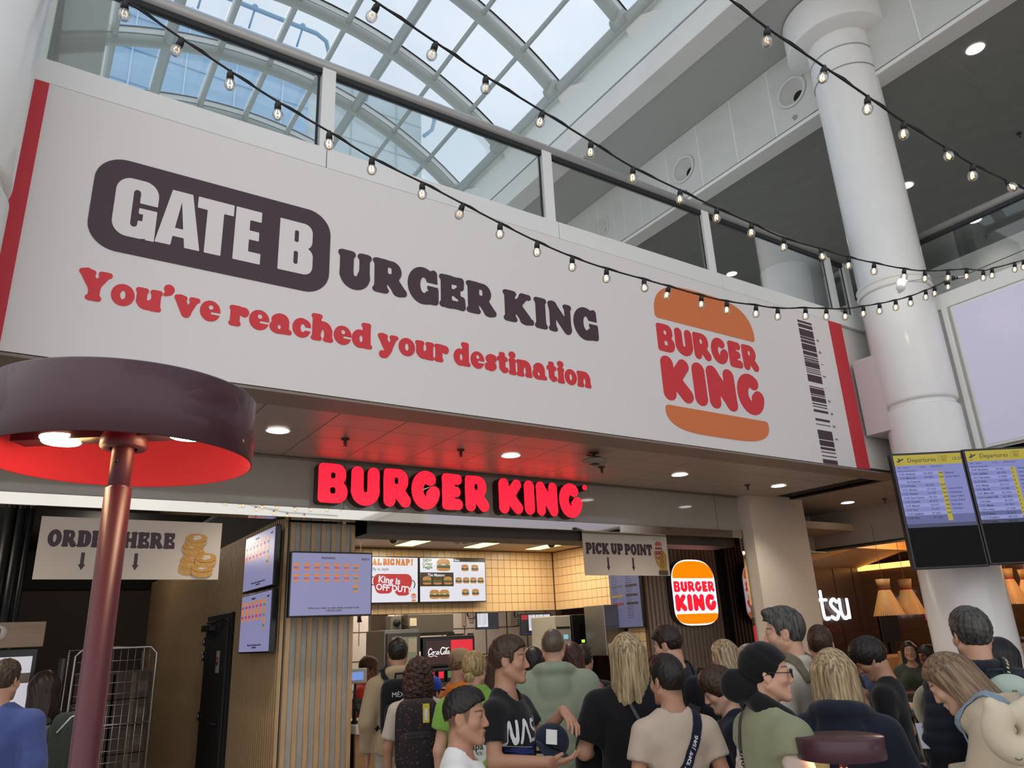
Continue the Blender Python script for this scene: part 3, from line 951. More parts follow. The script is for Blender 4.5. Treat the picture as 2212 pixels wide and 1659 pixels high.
# ------------------------------------------------------------------ the big banner
PAPER = mat('banner_vinyl', '#e6e1de', 0.6)
BROWN = mat('print_brown', '#46303a', 0.6)
RED = mat('print_red', '#d8363d', 0.6)
REDS = mat('print_stripe_red', '#c8303a', 0.6)
ORANGE = mat('print_orange', '#dd7a45', 0.6)
BY = 4.652
ban = thing('banner', 'huge white banner with brown and red lettering and a burger logo', 'banner', (3.8, 4.66, 3.32))
MB().box(-0.30, 4.652, 3.322, 7.935, 4.66, 5.10).build('panel', PAPER, ban)
MB().box(-0.305, 4.647, 3.322, -0.218, 4.654, 5.10).build('stripe', REDS, ban)
MB().box(7.69, 4.647, 3.322, 7.94, 4.654, 5.10).build('stripe', REDS, ban)
shape_obj([('b', 0.097, 4.055, 1.609, 4.706, 0.175)], BY - 0.002, ban, BROWN, 0.002, step=0.01, name='name_plate', bounds=(0.097, 4.055, 1.609, 4.706), tol=0.001)
for ch, x0, x1, z0, z1 in (('G', .222, .468, 4.172, 4.585), ('A', .472, .737, 4.178, 4.578), ('T', .702, .932, 4.178, 4.578), ('E', .945, 1.124, 4.178, 4.578), ('B', 1.243, 1.485, 4.178, 4.578)):
    glyph_obj('impact', ch, (x0, z0, x1, z1), BY - 0.005, ban, PAPER, 0.002)
for ch, x0, x1, z0, z1 in (('U', 1.672, 1.932, 4.150, 4.456), ('R', 1.94, 2.219, 4.168, 4.456), ('G', 2.226, 2.489, 4.154, 4.468), ('E', 2.496, 2.73, 4.168, 4.456), ('R', 2.738, 3.018, 4.168, 4.456),
                           ('K', 3.088, 3.391, 4.168, 4.456), ('I', 3.400, 3.532, 4.168, 4.456), ('N', 3.545, 3.800, 4.165, 4.456), ('G', 3.818, 4.092, 4.152, 4.468)):
    glyph_obj('slab', ch, (x0, z0, x1, z1), BY - 0.002, ban, BROWN, 0.002)
for w_, x0, x1 in (("You've", .095, .902), ('reached', .955, 1.946), ('your', 1.988, 2.571), ('destination', 2.612, 3.960)):
    word('slab', w_, x0, x1, 3.713, 0.184, BY - 0.002, ban, RED, 0.002, gap=0.015, space=.3)

def bun(x0, x1, zf, h, sgn, rc=0.10, n=40, p=0.62):
    """half bun outline with a flat side at zf"""
    cx, w = (x0 + x1) / 2, (x1 - x0) / 2
    P = []
    for i in range(n + 1):
        t = math.pi * i / n
        c, s = math.cos(t), math.sin(t)
        P.append((cx + w * math.copysign(abs(c) ** p, c), zf + sgn * (rc * h + (1 - rc) * h * s ** 0.92)))
    k = rc * h
    P = [(x1 - k * 0.6, zf), (x1 - k * 0.1, zf + sgn * k * 0.3)] + P + [(x0 + k * 0.1, zf + sgn * k * 0.3), (x0 + k * 0.6, zf)]
    return P
def poly_obj(P, y, parent, material, depth, name):
    me = loops_mesh(name, [P], depth, 0, material)
    me.transform(Matrix(((1, 0, 0, 0), (0, 0, -1, 0), (0, 1, 0, 0), (0, 0, 0, 1))))
    m = Matrix.Translation((0, y, 0))
    if parent is not None:
        m = WM[parent.name].inverted() @ m
    return addmesh(name, me, parent, m)
def burger_logo(parent, x0, x1, z0, z1, y, mo, mr, depth, fz=(0.735, 0.16, 0.78, 0.69, 0.49, 0.195)):
    w, h = x1 - x0, z1 - z0
    poly_obj(bun(x0, x1, z0 + fz[0] * h, (1 - fz[0]) * h, 1), y, parent, mo, depth, 'top_bun')
    poly_obj(bun(x0, x1, z0 + fz[1] * h, fz[1] * h, -1, 0.15), y, parent, mo, depth, 'bottom_bun')
    word('bubble', 'BURGER', x0, x1, z0 + 0.515 * h, 0.185 * h, y, parent, mr, depth, gap=0.045)
    word('bubble', 'KING', x0, x1, z0 + 0.195 * h, 0.29 * h, y, parent, mr, depth, gap=0.05)
poly_obj(bun(4.822, 6.266, 4.556, 0.41, 1, 0.14, p=0.55), BY - 0.002, ban, ORANGE, 0.002, 'top_bun')
poly_obj(bun(4.822, 6.268, 3.682, 0.245, -1, 0.22, p=0.5), BY - 0.002, ban, ORANGE, 0.002, 'bottom_bun')
word('bubble', 'BURGER', 4.822, 6.262, 4.216, 0.285, BY - 0.002, ban, RED, 0.002, gap=0.045)
word('bubble', 'KING', 4.824, 6.264, 3.729, 0.444, BY - 0.002, ban, RED, 0.002, gap=0.05)
for a, b in ((4.99, 4.965), (4.948, 4.905), (4.885, 4.80), (4.79, 4.765), (4.752, 4.72), (4.705, 4.63), (4.615, 4.57), (4.553, 4.54), (4.527, 4.512), (4.502, 4.492), (4.485, 4.425), (4.41, 4.402), (4.388, 4.38), (4.365, 4.355),
             (4.335, 4.25), (4.197, 4.187), (4.175, 4.11), (4.10, 4.09), (4.075, 4.02), (4.0, 3.987), (3.967, 3.958), (3.927, 3.90), (3.825, 3.80), (3.763, 3.755), (3.695, 3.592), (3.58, 3.52), (3.505, 3.478), (3.455, 3.445), (3.412, 3.402), (3.37, 3.325)):
    MB().box(7.088, BY - 0.004, b, 7.342, BY, a).build('bar', BROWN, ban)
for i, ch in enumerate('.0012.0905'):
    me = text_mesh(ch, 0.062, BROWN, 0.001, name='digit')
    m = WM[ban.name].inverted() @ Matrix.Translation((7.385, BY - 0.002, 4.95 - i * 0.1465)) @ Matrix.Rotation(R_(90), 4, 'Y') @ Matrix.Rotation(R_(90), 4, 'X')
    addmesh('digit', me, ban, m)

# ------------------------------------------------------------------ shop fascia, illuminated name, mirror strip
FG = mat('fascia_gloss', '#a8a298', 0.06, spec=0.6)
MIR = mat('polished_strip', '#cfcabf', 0.03, metal=1.0)
fa = MB().box(-7, 6.48, 2.885, 7.84, 6.60, 3.36).build('wall_fascia', FG)
struct(fa, 'glossy grey fascia panel behind the red illuminated shop name', 'fascia')
for x in (-2.6, -0.2, 2.46, 5.1, 7.4):
    MB().box(x, 6.4785, 2.885, x + 0.004, 6.481, 3.36).build('joint', STEELD, fa)
for k, (y, z) in enumerate(((6.45, 3.355), (6.47, 3.325))):
    MB().box(-7, y, z - 0.02, 7.9, 6.48, z).build('cornice', SOFM, fa)
ms = MB().bbox(-7, 6.465, 2.79, 7.84, 6.60, 2.885, 0.004).build('trim_5', MIR)
struct(ms, 'polished metal strip along the lower edge of the shop fascia', 'trim')
sgn_m = mat('sign_red_lit', (0.9, 0.02, 0.03), 0.4, emit=2.4, ecol=(1.0, 0.006, 0.02))
sgn_side = mat('sign_side', '#3a0d12', 0.4)
sg = thing('shop_sign', 'red illuminated three dimensional shop name letters on the grey fascia', 'sign', (3.75, 6.48, 2.95))
def sign_letter(ch, x0, z0, x1, z1):
    o = glyph_obj('bubble', ch, (x0, z0, x1, z1), 6.42, sg, sgn_side, 0.055)
    f = glyph_obj('bubble', ch, (x0 + 0.004, z0 + 0.004, x1 - 0.004, z1 - 0.004), 6.3625, o, sgn_m, 0.003, name='lit_face')
for ch, x0, x1, z0, z1 in (('B', 2.222, 2.508, 2.938, 3.312), ('U', 2.533, 2.826, 2.932, 3.305), ('R', 2.858, 3.15, 2.937, 3.312), ('G', 3.152, 3.467, 2.930, 3.318), ('E', 3.486, 3.726, 2.940, 3.312), ('R', 3.750, 4.036, 2.937, 3.312),
                           ('K', 4.155, 4.457, 2.937, 3.312), ('I', 4.476, 4.612, 2.938, 3.312), ('N', 4.632, 4.922, 2.935, 3.312), ('G', 4.940, 5.262, 2.930, 3.318), ('.', 5.278, 5.345, 3.25, 3.318)):
    k = 6.36 / 6.5   # letters stand proud of the fascia
    s = lambda v, c: c + (v - c) * k
    sign_letter(ch, x0 * k, s(z0, 1.72), x1 * k, s(z1, 1.72))

# pillar at the end of the fascia
BEIGE = mat('beige_pillar', '#d6c8b8', 0.55, noise=0.03)
pl = thing('pillar', 'square beige pillar at the end of the shop front', 'pillar', (8.4, 6.7, 0), kind='structure')
MB().box(7.84, 6.30, 0, 8.95, 6.50, 3.34).build('shaft', BEIGE, pl)
MB().box(7.825, 6.465, 0, 7.842, 6.50, 2.9).build('edge_strip', MIR, pl)

# ------------------------------------------------------------------ slatted walls
WOODS = mat('slat_wood', '#c0a078', 0.5, noise=0.18, nscale=6, stretch=(8, 8, 0.5))
GREYS = mat('slat_grey', '#b0aea8', 0.6, noise=0.08, nscale=8)
BACKD = mat('slat_back', '#2a241f', 0.8)
pp = thing('slatted_pillar', 'slatted wood and grey pillar left of the kitchen opening', 'pillar', (2.38, 7.0, 0), kind='structure')
MB().box(2.075, 6.775, 0, 2.69, 7.25, 2.80).build('core', GREYS, pp)
sw_ = MB().bbox(0, 0, 0, 0.040, 0.03, 2.79, 0.003).mesh('slat', WOODS)
for i in range(7):
    addmesh('slat', sw_, pp, WM[pp.name].inverted() @ Matrix.Translation((2.075 + 0.0955 * i, 6.748, 0)))
wsl = bpy.data.objects.new('wall_slatted', None)
place(wsl, None, Matrix.Translation((2.05, 10, 0)))
struct(wsl, 'long side wall of fine vertical wood slats beside the black door', 'wall')
MB().box(2.055, 6.80, 0, 2.072, 7.26, 3.3).box(2.055, 7.26, 0, 2.3, 14.2, 3.3).build('backing', BACKD, wsl)
s1 = MB().box(0, 0, 0, 0.03, 0.035, 2.85).mesh('slat', WOODS)
s2 = MB().box(0, 0, 2.10, 0.03, 0.035, 2.85).mesh('slat', WOODS)
for i in range(110):
    y = 6.78 + i * 0.0665
    addmesh('slat', s2 if 8.36 < y < 9.50 else s1, wsl, WM[wsl.name].inverted() @ Matrix.Translation((2.03, y, 0)))
BLKD = mat('black_door', '#2a2a2c', 0.5)
dr = bpy.data.objects.new('door_1', None)
place(dr, None, Matrix.Translation((2.0, 8.94, 0)))
struct(dr, 'black service door set in the slatted side wall', 'door')
MB().bbox(2.005, 8.40, 0, 2.05, 9.50, 2.10, 0.005).build('frame', mat('door_frame', '#141415', 0.5), dr)
MB().bbox(1.985, 8.46, 0.01, 2.01, 9.44, 2.04, 0.004).build('leaf', BLKD, dr)
MB().bbox(1.92, 8.95, 1.93, 1.985, 9.4, 2.0, 0.006).build('closer', mat('closer_grey', '#3f4042', 0.4, 0.6), dr)
MB().obox((1.93, 8.95, 2.0), (1.97, 8.6, 2.04), 0.03, 0.015).build('closer_arm', MATS['closer_grey'], dr)
for z in (0.3, 1.0, 1.62, 1.78):
    MB().tube([(1.975, 9.45, z), (1.975, 9.45, z + 0.09)], 0.014, 8).build('hinge', mat('hinge_steel', '#9a9b9d', 0.3, 1.0), dr)
hd = MB().tube([(1.985, 8.55, 1.02), (1.93, 8.55, 1.02), (1.93, 8.69, 1.02)], 0.011, 8).build('handle', MATS['closer_grey'], dr)
MB().bbox(1.98, 8.52, 0.9, 1.987, 8.58, 1.12, 0.003).build('handle_plate', MATS['closer_grey'], hd, local=False)
sn = MB().box(1.978, 8.70, 1.50, 1.986, 8.82, 1.72).build('sign_plate', mat('plate_white', '#b9b3ac', 0.5), dr)
MB().lathe([(0, -0.002), (0.05, -0.002), (0.05, 0.0)], (1.977, 8.76, 1.62), 20, 'X').build('red_disc', mat('nono_red', '#8a1f2a', 0.5), sn)
MB().box(1.973, 8.728, 1.61, 1.976, 8.792, 1.63).build('white_bar', MATS['plate_white'], sn)

dw = MB().box(-8, 14.2, 0, 2.3, 14.4, 3.62).box(-8.2, 6.6, 0, -8, 14.4, 3.62).build('wall_dark', mat('dark_wall', '#5c534c', 0.8))
struct(dw, 'dark brown rear wall behind the ordering kiosks', 'wall')
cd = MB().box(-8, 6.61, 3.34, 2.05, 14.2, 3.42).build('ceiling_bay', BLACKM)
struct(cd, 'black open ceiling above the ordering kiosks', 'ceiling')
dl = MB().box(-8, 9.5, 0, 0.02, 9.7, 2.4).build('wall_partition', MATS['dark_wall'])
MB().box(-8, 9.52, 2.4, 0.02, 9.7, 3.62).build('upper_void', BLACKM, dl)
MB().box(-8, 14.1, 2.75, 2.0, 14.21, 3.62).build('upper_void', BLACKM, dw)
struct(dl, 'dark brown partition wall behind the first ordering kiosk', 'wall')
dp = MB()
for i, (x, r) in enumerate(((-0.07, 0.05), (0.02, 0.045), (0.10, 0.03))):
    dp = dp.tube([(x, 8.6, 0), (x, 8.6, 3.3)], r, 10)
for lx, ly, le in ((-.6, 8.3, 14), (1.0, 11.6, 22), (1.0, 8.0, 4)):  # unseen fill lights, added to lift the dark kiosk bay
    kp = bpy.data.lights.new('bay_lamp', 'POINT')
    kp.energy = le
    kp.color = (1.0, .88, .74)
    kp.shadow_soft_size = .2
    place(bpy.data.objects.new('bay_lamp', kp), None, Matrix.Translation((lx, ly, 3.2)))
dpo = thing('duct', 'dark vertical pipes rising behind the first ordering kiosk', 'duct', (0.02, 8.6, 0))
for x, r in ((-0.07, 0.05), (0.02, 0.045), (0.10, 0.03)):
    MB().tube([(x, 8.6, 0), (x, 8.6, 3.3)], r, 10).build('pipe', mat('pipe_black', '#1b1c20', 0.4), dpo)

# slatted wall right of the kitchen, polished end panel
wsr = bpy.data.objects.new('wall_slatted_right', None)
place(wsr, None, Matrix.Translation((8.2, 8.0, 0)))
struct(wsr, 'taupe slatted wall that carries the round cornered light box', 'wall')
TAUP = mat('slat_taupe', '#a39382', 0.5, noise=0.14, nscale=6, stretch=(8, 8, 0.5))
MB().box(7.38, 8.03, 0, 9.0, 8.2, 3.0).build('backing', mat('taupe_back', '#3a332c', 0.8), wsr)
s3 = MB().bbox(0, 0, 0, 0.055, 0.04, 2.95, 0.003).mesh('slat', TAUP)
for i in range(20):
    addmesh('slat', s3, wsr, WM[wsr.name].inverted() @ Matrix.Translation((7.40 + i * 0.08, 7.99, 0)))
MB().box(8.97, 7.99, 0, 9.09, 8.2, 3.0).build('dark_gap', BLACKM, wsr)
wmr = MB().box(9.085, 6.52, 0, 9.2, 8.2, 3.0).build('wall_mirror', mat('mirror_panel', '#8c7c78', 0.06, metal=1.0))
struct(wmr, 'polished brown side panel that mirrors the light box', 'wall')

# ------------------------------------------------------------------ kitchen shell
KW = mat('kitchen_wall', '#8f8880', 0.5)
TILE = mat('tan_tile', '#dcbc94', 0.3, noise=0.05, nscale=3)
GROUT = mat('tile_grout', '#5b4632', 0.8)
kc = MB().box(2.7, 6.6, 3.0, 10.6, 14, 3.1).build('ceiling_kitchen', mat('kitchen_ceiling', '#b59e86', 0.6))
struct(kc, 'beige kitchen ceiling with long light panels', 'ceiling')
hb = MB().box(2.69, 6.62, 2.70, 7.84, 7.0, 2.80).build('trim_6', mat('shutter_box', '#3c342c', 0.5))
struct(hb, 'dark shutter box above the serving counter', 'trim')
MB().box(2.69, 6.62, 2.70, 2.75, 7.0, 3.0).build('trim_7', MATS['shutter_box']).__setitem__('kind', 'structure')
bpy.data.objects['trim_7']['label'] = 'dark end cap of the shutter box by the pillar'
bpy.data.objects['trim_7']['category'] = 'trim'
kt = bpy.data.objects.new('wall_tiled', None)
place(kt, None, Matrix.Translation((5, 10, 2.1)))
struct(kt, 'tan tiled bulkhead above the kitchen pass', 'wall')
MB().box(3.2, 10.0, 2.095, 7.6, 10.2, 3.02).build('grout', GROUT, kt)
TW, TH = 0.1165, 0.128
tl = MB().bbox(0, 0, 0, TW - 0.005, 0.008, TH - 0.005, 0.002).mesh('tile', TILE)
for i in range(36):
    for j in range(7):
        addmesh('tile', tl, kt, WM[kt.name].inverted() @ Matrix.Translation((7.37 - TW * (i + 1), 9.993, 2.098 + TH * j)))
kr = bpy.data.objects.new('wall_tiled_side', None)
place(kr, None, Matrix.Translation((7.4, 8.7, 2.1)))
struct(kr, 'tan tiled side wall of the kitchen behind the narrow menu screen', 'wall')
MB().box(7.385, 8.3, 2.095, 7.6, 10.0, 3.02).box(7.385, 7.92, 0, 7.42, 8.32, 3.02).build('grout', GROUT, kr)
tl2 = MB().bbox(0, 0, 0, 0.008, TW - 0.005, TH - 0.005, 0.002).mesh('tile', TILE)
for i in range(14):
    for j in range(7):
        addmesh('tile', tl2, kr, WM[kr.name].inverted() @ Matrix.Translation((7.378, 9.985 - TW * (i + 1), 2.098 + TH * j)))
for i in range(3):
    for j in range(-11, 7):
        addmesh('tile', tl2, kr, WM[kr.name].inverted() @ Matrix.Translation((7.378, 8.32 - TW * (i + 1), 2.098 + TH * j)))
kb = MB().box(2.7, 12.2, 0, 10.6, 12.4, 3.1).build('wall_kitchen', mat('kitchen_tiles', '#d5cdc6', 0.4))
struct(kb, 'pale tiled rear wall of the kitchen', 'wall')
for i in range(16):
    MB().box(2.9 + i * 0.45, 12.19, 0.8, 2.91 + i * 0.45, 12.205, 2.6).build('joint', GROUT, kb)
for i in range(4):
    MB().box(2.7, 12.19, 1.0 + i * 0.45, 10.6, 12.205, 1.01 + i * 0.45).build('joint', GROUT, kb)
kp = bpy.data.lights.new('kitchen_lamp', 'POINT')  # fill light out of view, added to brighten the rear kitchen
kp.energy = 90
kp.color = (1.0, .9, .78)
kp.shadow_soft_size = .3
place(bpy.data.objects.new('kitchen_lamp', kp), None, Matrix.Translation((5.6, 11.1, 2.75)))
kl = MB().box(2.69, 7.25, 0, 2.75, 12.4, 3.0).build('wall_kitchen_side', KW)
struct(kl, 'grey side wall of the kitchen behind the slatted pillar', 'wall')

LP = mat('light_panel', '#fff2b0', 0.5, emit=2.4, ecol=(1.0, 0.90, 0.33))
lab = ['partly hidden first light panel beside the slatted pillar', 'long warm light panel beside the camera dome', 'long warm light panel beside the smoke detectors', 'long warm light panel nearest the pick up sign']
l0 = None
for i in range(4):
    t = thing('kitchen_light', lab[i], 'ceiling light', (3.45 + 1.09 * i, 8.98, 3.0), group='light panels in the kitchen ceiling')
    MB().box(-0.14, -0.64, -0.012, 0.14, 0.64, 0.0).build('frame', WHITE, t, local=True)
    MB().box(-0.128, -0.628, -0.016, 0.128, 0.628, -0.011).build('diffuser', LP, t, local=True)
    al = bpy.data.lights.new('panel_light', 'AREA')
    al.shape = 'RECTANGLE'
    al.size, al.size_y = 0.25, 1.25
    al.energy = 22
    al.color = (1.0, 0.86, 0.62)
    place(bpy.data.objects.new('panel_light', al), t, Matrix.Translation((0, 0, -0.02)))

# ------------------------------------------------------------------ soffit fittings
SPOT = mat('downlight_glow', '#ffffff', 0.3, emit=7.0, ecol=(1.0, 0.97, 0.92))
RIMW = mat('downlight_rim', '#c8c4bd', 0.3)
def downlight(x, y, z, label, r=0.085, glow=SPOT, power=70, group='downlights in the soffit over the queue', deep=True):
    t = thing('downlight', label, 'ceiling light', (x, y, z), group=group)
    MB().lathe([(r, -0.001), (r + 0.012, -0.004), (r + 0.016, -0.001), (r + 0.012, 0.0)], n=32, closed=True).build('rim', RIMW, t, local=True)
    MB().lathe([(r, -0.002), (r * 0.8, -0.0025), (0, -0.0025)], n=32).build('lens', glow, t, local=True)
    if power:
        l = bpy.data.lights.new('downlight_beam', 'SPOT')
        l.energy = power
        l.spot_size = R_(110)
        l.spot_blend = 0.8
        l.shadow_soft_size = 0.07
        l.color = (1.0, 0.93, 0.84)
        o = bpy.data.objects.new('downlight_beam', l)
        place(o, t, Matrix.Translation((0, 0, -0.02)))
    return t
for (x, y), s in zip([(-0.6, 5.63), (-2.8, 5.63), (1.59, 5.63), (3.75, 5.63), (5.98, 5.67), (7.69, 5.70), (9.85, 6.20)], ['downlight over the ordering kiosks, hidden by the lamp shade', 'outermost downlight far beyond the order sign', 'bright round downlight over the burgundy lamp shade', 'bright round downlight above the red sign letters', 'bright round downlight past the ceiling projector', 'bright round downlight above the beige pillar', 'yellowish round downlight behind the departure screens']):  # first two lie out of view, added to brighten the space under the soffit
    downlight(x, y, 3.316, s)
for (x, y), s in zip([(9.06, 2.87), (11.24, 5.01), (13.42, 5.01), (11.14, 8.55), (11.21, 7.22)], ['round downlight high in the dark ceiling above the string lights', 'downlight in the dark ceiling touching the column edge', 'downlight in the dark ceiling over the side balustrade', 'downlight in the dark ceiling seen through the last balcony pane', 'downlight in the dark ceiling just under the handrail']):
    downlight(x, y, 8.33, s, r=0.10, group='downlights in the upper gallery ceiling', power=25)
SPRK = mat('sprinkler_metal', '#4a4440', 0.35, metal=0.7)
def sprinkler(x, y, z, label):
    t = thing('sprinkler', label, 'sprinkler', (x, y, z))
    MB().lathe([(0, 0), (0.035, 0), (0.03, -0.012), (0, -0.014)], n=18).build('rosette', SPRK, t, local=True)
    b = MB().tube([(0, 0, -0.01), (0, 0, -0.05)], 0.008, 8)
    b.tube([(0.012, 0, -0.02), (0.014, 0, -0.045), (0, 0, -0.058), (-0.014, 0, -0.045), (-0.012, 0, -0.02)], 0.003, 6)
    b.build('head', SPRK, t, local=True)
    MB().lathe([(0, -0.058), (0.02, -0.06), (0, -0.062)], n=14).build('deflector', SPRK, t, local=True)
for (x, y, z), s in zip([(2.15, 5.66, 3.316), (3.21, 5.62, 3.316), (4.89, 5.69, 3.316), (7.24, 5.8, 3.316), (10.09, 5.79, 3.316), (3.9, 8.6, 3.0), (6.05, 8.6, 3.0), (10.0, 4.68, 8.33), (14.2, 5.2, 8.33), (11.4, 3.4, 8.33)],
        ['sprinkler in the soffit glowing red over the first sign letter', 'flat sprinkler rosette in the red lit soffit above the sign', 'sprinkler beside the ceiling projector', 'sprinkler between two downlights near the pillar', 'sprinkler in the soffit beside the departure screen',
         'sprinkler in the kitchen ceiling near the camera dome', 'sprinkler in the kitchen ceiling near the pick up sign', 'dark sprinkler in the upper ceiling behind the column', 'dark sprinkler in the upper ceiling near the side handrail', 'dark sprinkler in the upper ceiling above the outer string']):
    sprinkler(x, y, z, s)
pj = thing('ceiling_projector', 'flat round projector box hung from the soffit beside the red glow', 'projector', (4.42, 5.24, 3.316))
MB().lathe([(0, 0), (0.05, 0), (0.05, -0.012), (0, -0.012)], n=20).build('mount', SPRK, pj, local=True)
MB().tube([(0, 0, -0.01), (0, 0, -0.06)], 0.012, 8).obox((-0.08, 0, -0.03), (0.08, 0, -0.03), 0.01, 0.01).build('stalk', SPRK, pj, local=True)
MB().lathe([(0, -0.06), (0.10, -0.06), (0.125, -0.075), (0.12, -0.09), (0.06, -0.105), (0, -0.108)], n=28).build('housing', mat('projector_grey', '#8b847c', 0.4), pj, local=True)
MB().lathe([(0, -0.108), (0.04, -0.107), (0.045, -0.112), (0, -0.115)], n=20).build('lens', mat('lens_dark', '#1a1614', 0.1), pj, local=True)
for (x, y), s in zip([(4.0, 8.77), (6.42, 8.7)], ['black dome camera in the kitchen ceiling beside the light panel', 'black dome camera partly behind the pick up sign']):
    t = thing('dome_camera', s, 'camera', (x, y, 3.0))
    MB().lathe([(0, 0), (0.07, 0), (0.075, -0.03), (0.06, -0.045), (0, -0.045)], n=24).build('housing', mat('cam_shell', '#2b2624', 0.4), t, local=True)
    MB().lathe([(0.055, -0.045), (0.052, -0.07), (0.03, -0.095), (0, -0.102)], n=24).build('dome', mat('cam_dome', '#0a0a0b', 0.05, coat=0.5), t, local=True)
for x, s in ((5.07, 'white smoke detector nearer the camera dome'), (5.22, 'white smoke detector nearer the third light panel')):
    t = thing('smoke_detector', s, 'smoke detector', (x, 9.05, 3.0))
    MB().lathe([(0, 0), (0.055, 0), (0.055, -0.02), (0, -0.02)], n=24).build('base', mat('detector', '#a8998a', 0.5), t, local=True)
    MB().lathe([(0.048, -0.02), (0.046, -0.035), (0.02, -0.045), (0, -0.045)], n=24).build('cap', MATS['detector'], t, local=True)
# ------------------------------------------------------------------ local drawing on flat things (x right, z up, front faces -y)
def lrect(p, x0, z0, x1, z1, y, m, name='patch', th=0.001):
    return MB().box(x0, y - th, z0, x1, y, z1).build(name, m, p, local=True)
def lshape(p, loops, y, m, name='shape', th=0.0006):
    me = loops_mesh(name, loops, th, 0, m)
    me.transform(Matrix(((1, 0, 0, 0), (0, 0, -1, 0), (0, 1, 0, 0), (0, 0, 0, 1))))
    return addmesh(name, me, p, Matrix.Translation((0, y - th, 0)))
def ltext(p, body, size, x, z, y, m, bold=0.0, align='LEFT', line=1.0, name='lettering', sx=1.0, rz=0.0):
    me = text_mesh(body, size, m, 0.0005, bold, align, line, name)
    me.transform(Matrix(((sx, 0, 0, 0), (0, 0, -1, 0), (0, 1, 0, 0), (0, 0, 0, 1))))
    return addmesh(name, me, p, Matrix.Translation((x, y - 0.0008, z)) @ Matrix.Rotation(rz, 4, 'Y'))
def lword(p, font, s, x0, x1, zb, h, y, m, gap=0.05, space=0.3, name='lettering'):
    """a word in one of the drawn alphabets as ONE printed piece"""
    adv, pen = [], 0.0
    for ch in s:
        if ch == ' ':
            pen += space
            continue
        L, lo, hi = glyph_loops(font, ch)
        adv.append((L, pen - lo[0]))
        pen += hi[0] - lo[0] + gap
    k = (x1 - x0) / (pen - gap)
    return lshape(p, [[(x0 + (q[0] + o) * k, zb + q[1] * h) for q in l] for L, o in adv for l in L], y, m, name)
def ell(cx, cz, rx, rz, n=24, a0=0, a1=360):
    return [(cx + rx * math.cos(R_(a0 + (a1 - a0) * i / n)), cz + rz * math.sin(R_(a0 + (a1 - a0) * i / n))) for i in range(n if a1 - a0 == 360 else n + 1)]
def rrect(x0, z0, x1, z1, r, n=6):
    P = []
    for cx, cz, a in ((x1 - r, z1 - r, 0), (x0 + r, z1 - r, 90), (x0 + r, z0 + r, 180), (x1 - r, z0 + r, 270)):
        P += [(cx + r * math.cos(R_(a + 90 * i / n)), cz + r * math.sin(R_(a + 90 * i / n))) for i in range(n + 1)]
    return P
def em(name, col, s=1.0):
    if name in MATS:
        return MATS[name]
    return mat(name, (0.02, 0.02, 0.02), 0.25, emit=s, ecol=col)
S_BG = em('screen_lilac', '#a9a8d8', 0.55)
S_WH = em('screen_white', '#eeeef8', 0.85)
S_OR = em('screen_orange', '#e0802c', 0.8)
S_RD = em('screen_red', '#c8202c', 0.8)
S_DK = em('screen_dark', '#181818', 0.3)
S_BK = em('screen_brown', '#2d2018', 0.6)
S_GN = em('screen_green', '#4f7d3c', 0.8)
S_BN = em('screen_bun', '#c98a45', 0.8)
S_PT = em('screen_patty', '#5a3016', 0.8)
S_YE = em('screen_yellow', '#e8c022', 0.8)
BEZ = mat('bezel_black', '#0f0f11', 0.3)
BRK = mat('bracket_black', '#1a1a1b', 0.5)

def screen_case(t, w, h, d=0.05, bg=None):
    MB().bbox(0, 0, 0, w, d, h, 0.006).build('case', BEZ, t, local=True)
    return lrect(t, 0.012, 0.014, w - 0.012, h - 0.014, 0.0, bg or S_BG, 'display')

def order_icon(p, x, z, w, num, green=False):
    h = w * 1.15
    lshape(p, [[(a, b) for a, b in bun(x, x + w, z + h * .66, h * .34, 1)]], -0.0012, S_OR, 'bun_icon')
    lshape(p, [[(a, b) for a, b in bun(x, x + w, z + h * .22, h * .2, -1, .2)]], -0.0012, S_OR, 'bun_icon')
    ltext(p, num, w * 0.42, x + w * 0.5, z + h * 0.30, -0.0012, S_GN if green else S_RD, 0.03, 'CENTER', name='order_number')

NUMS = ['8687', '8689', '8690', '8691', '8692', '8693', '8694', '8695', '8696', '8697', '8699', '8700']
def order_screen(label, loc, rz, w, h, detail=True, n=6):
    t = thing('order_screen', label, 'screen', loc, rz, group='order number screens')
    d = screen_case(t, w, h)
    gx = w * 0.12
    for r in range(2):
        for c in range(n):
            order_icon(d, w * 0.035 + gx * c, h * (0.70 - 0.165 * r), gx * 0.62, NUMS[r * 6 + c % 6])
    for k in range(3):
        order_icon(d, w * 0.035 + gx * 6, h * (0.70 - 0.165 * k), gx * 0.6, ['8681', '8684', '8685'][k], True)
    ltext(d, 'PREPARING', h * 0.045, w * 0.36, h * 0.885, -0.0012, S_DK, 0.02, name='heading')
    ltext(d, 'READY', h * 0.045, w * 0.86, h * 0.875, -0.0012, S_DK, 0.02, name='heading')
    ltext(d, 'When your order is ready, please proceed to the\ncollection point', h * 0.042, w * 0.53, h * 0.12, -0.0012, S_DK, 0.015, 'CENTER', 0.9, name='notice')
    return t
t = order_screen('wide order number screen mounted across the slatted pillar', (1.99, 6.44, 1.955), 0, 0.745, 0.545)
MB().box(0.3, 0.05, 0.2, 0.45, 0.31, 0.35).build('wall_mount', BRK, t, local=True)
t = order_screen('upper of two order screens on the slatted side wall', (1.93, 7.72, 2.235), R_(-90), 1.0, 0.53)
MB().box(0.4, 0.05, 0.2, 0.6, 0.1, 0.35).build('wall_mount', BRK, t, local=True)
t = order_screen('lower of two order screens on the slatted side wall', (1.93, 7.72, 1.685), R_(-90), 1.0, 0.53)
MB().box(0.4, 0.05, 0.2, 0.6, 0.1, 0.35).build('wall_mount', BRK, t, local=True)

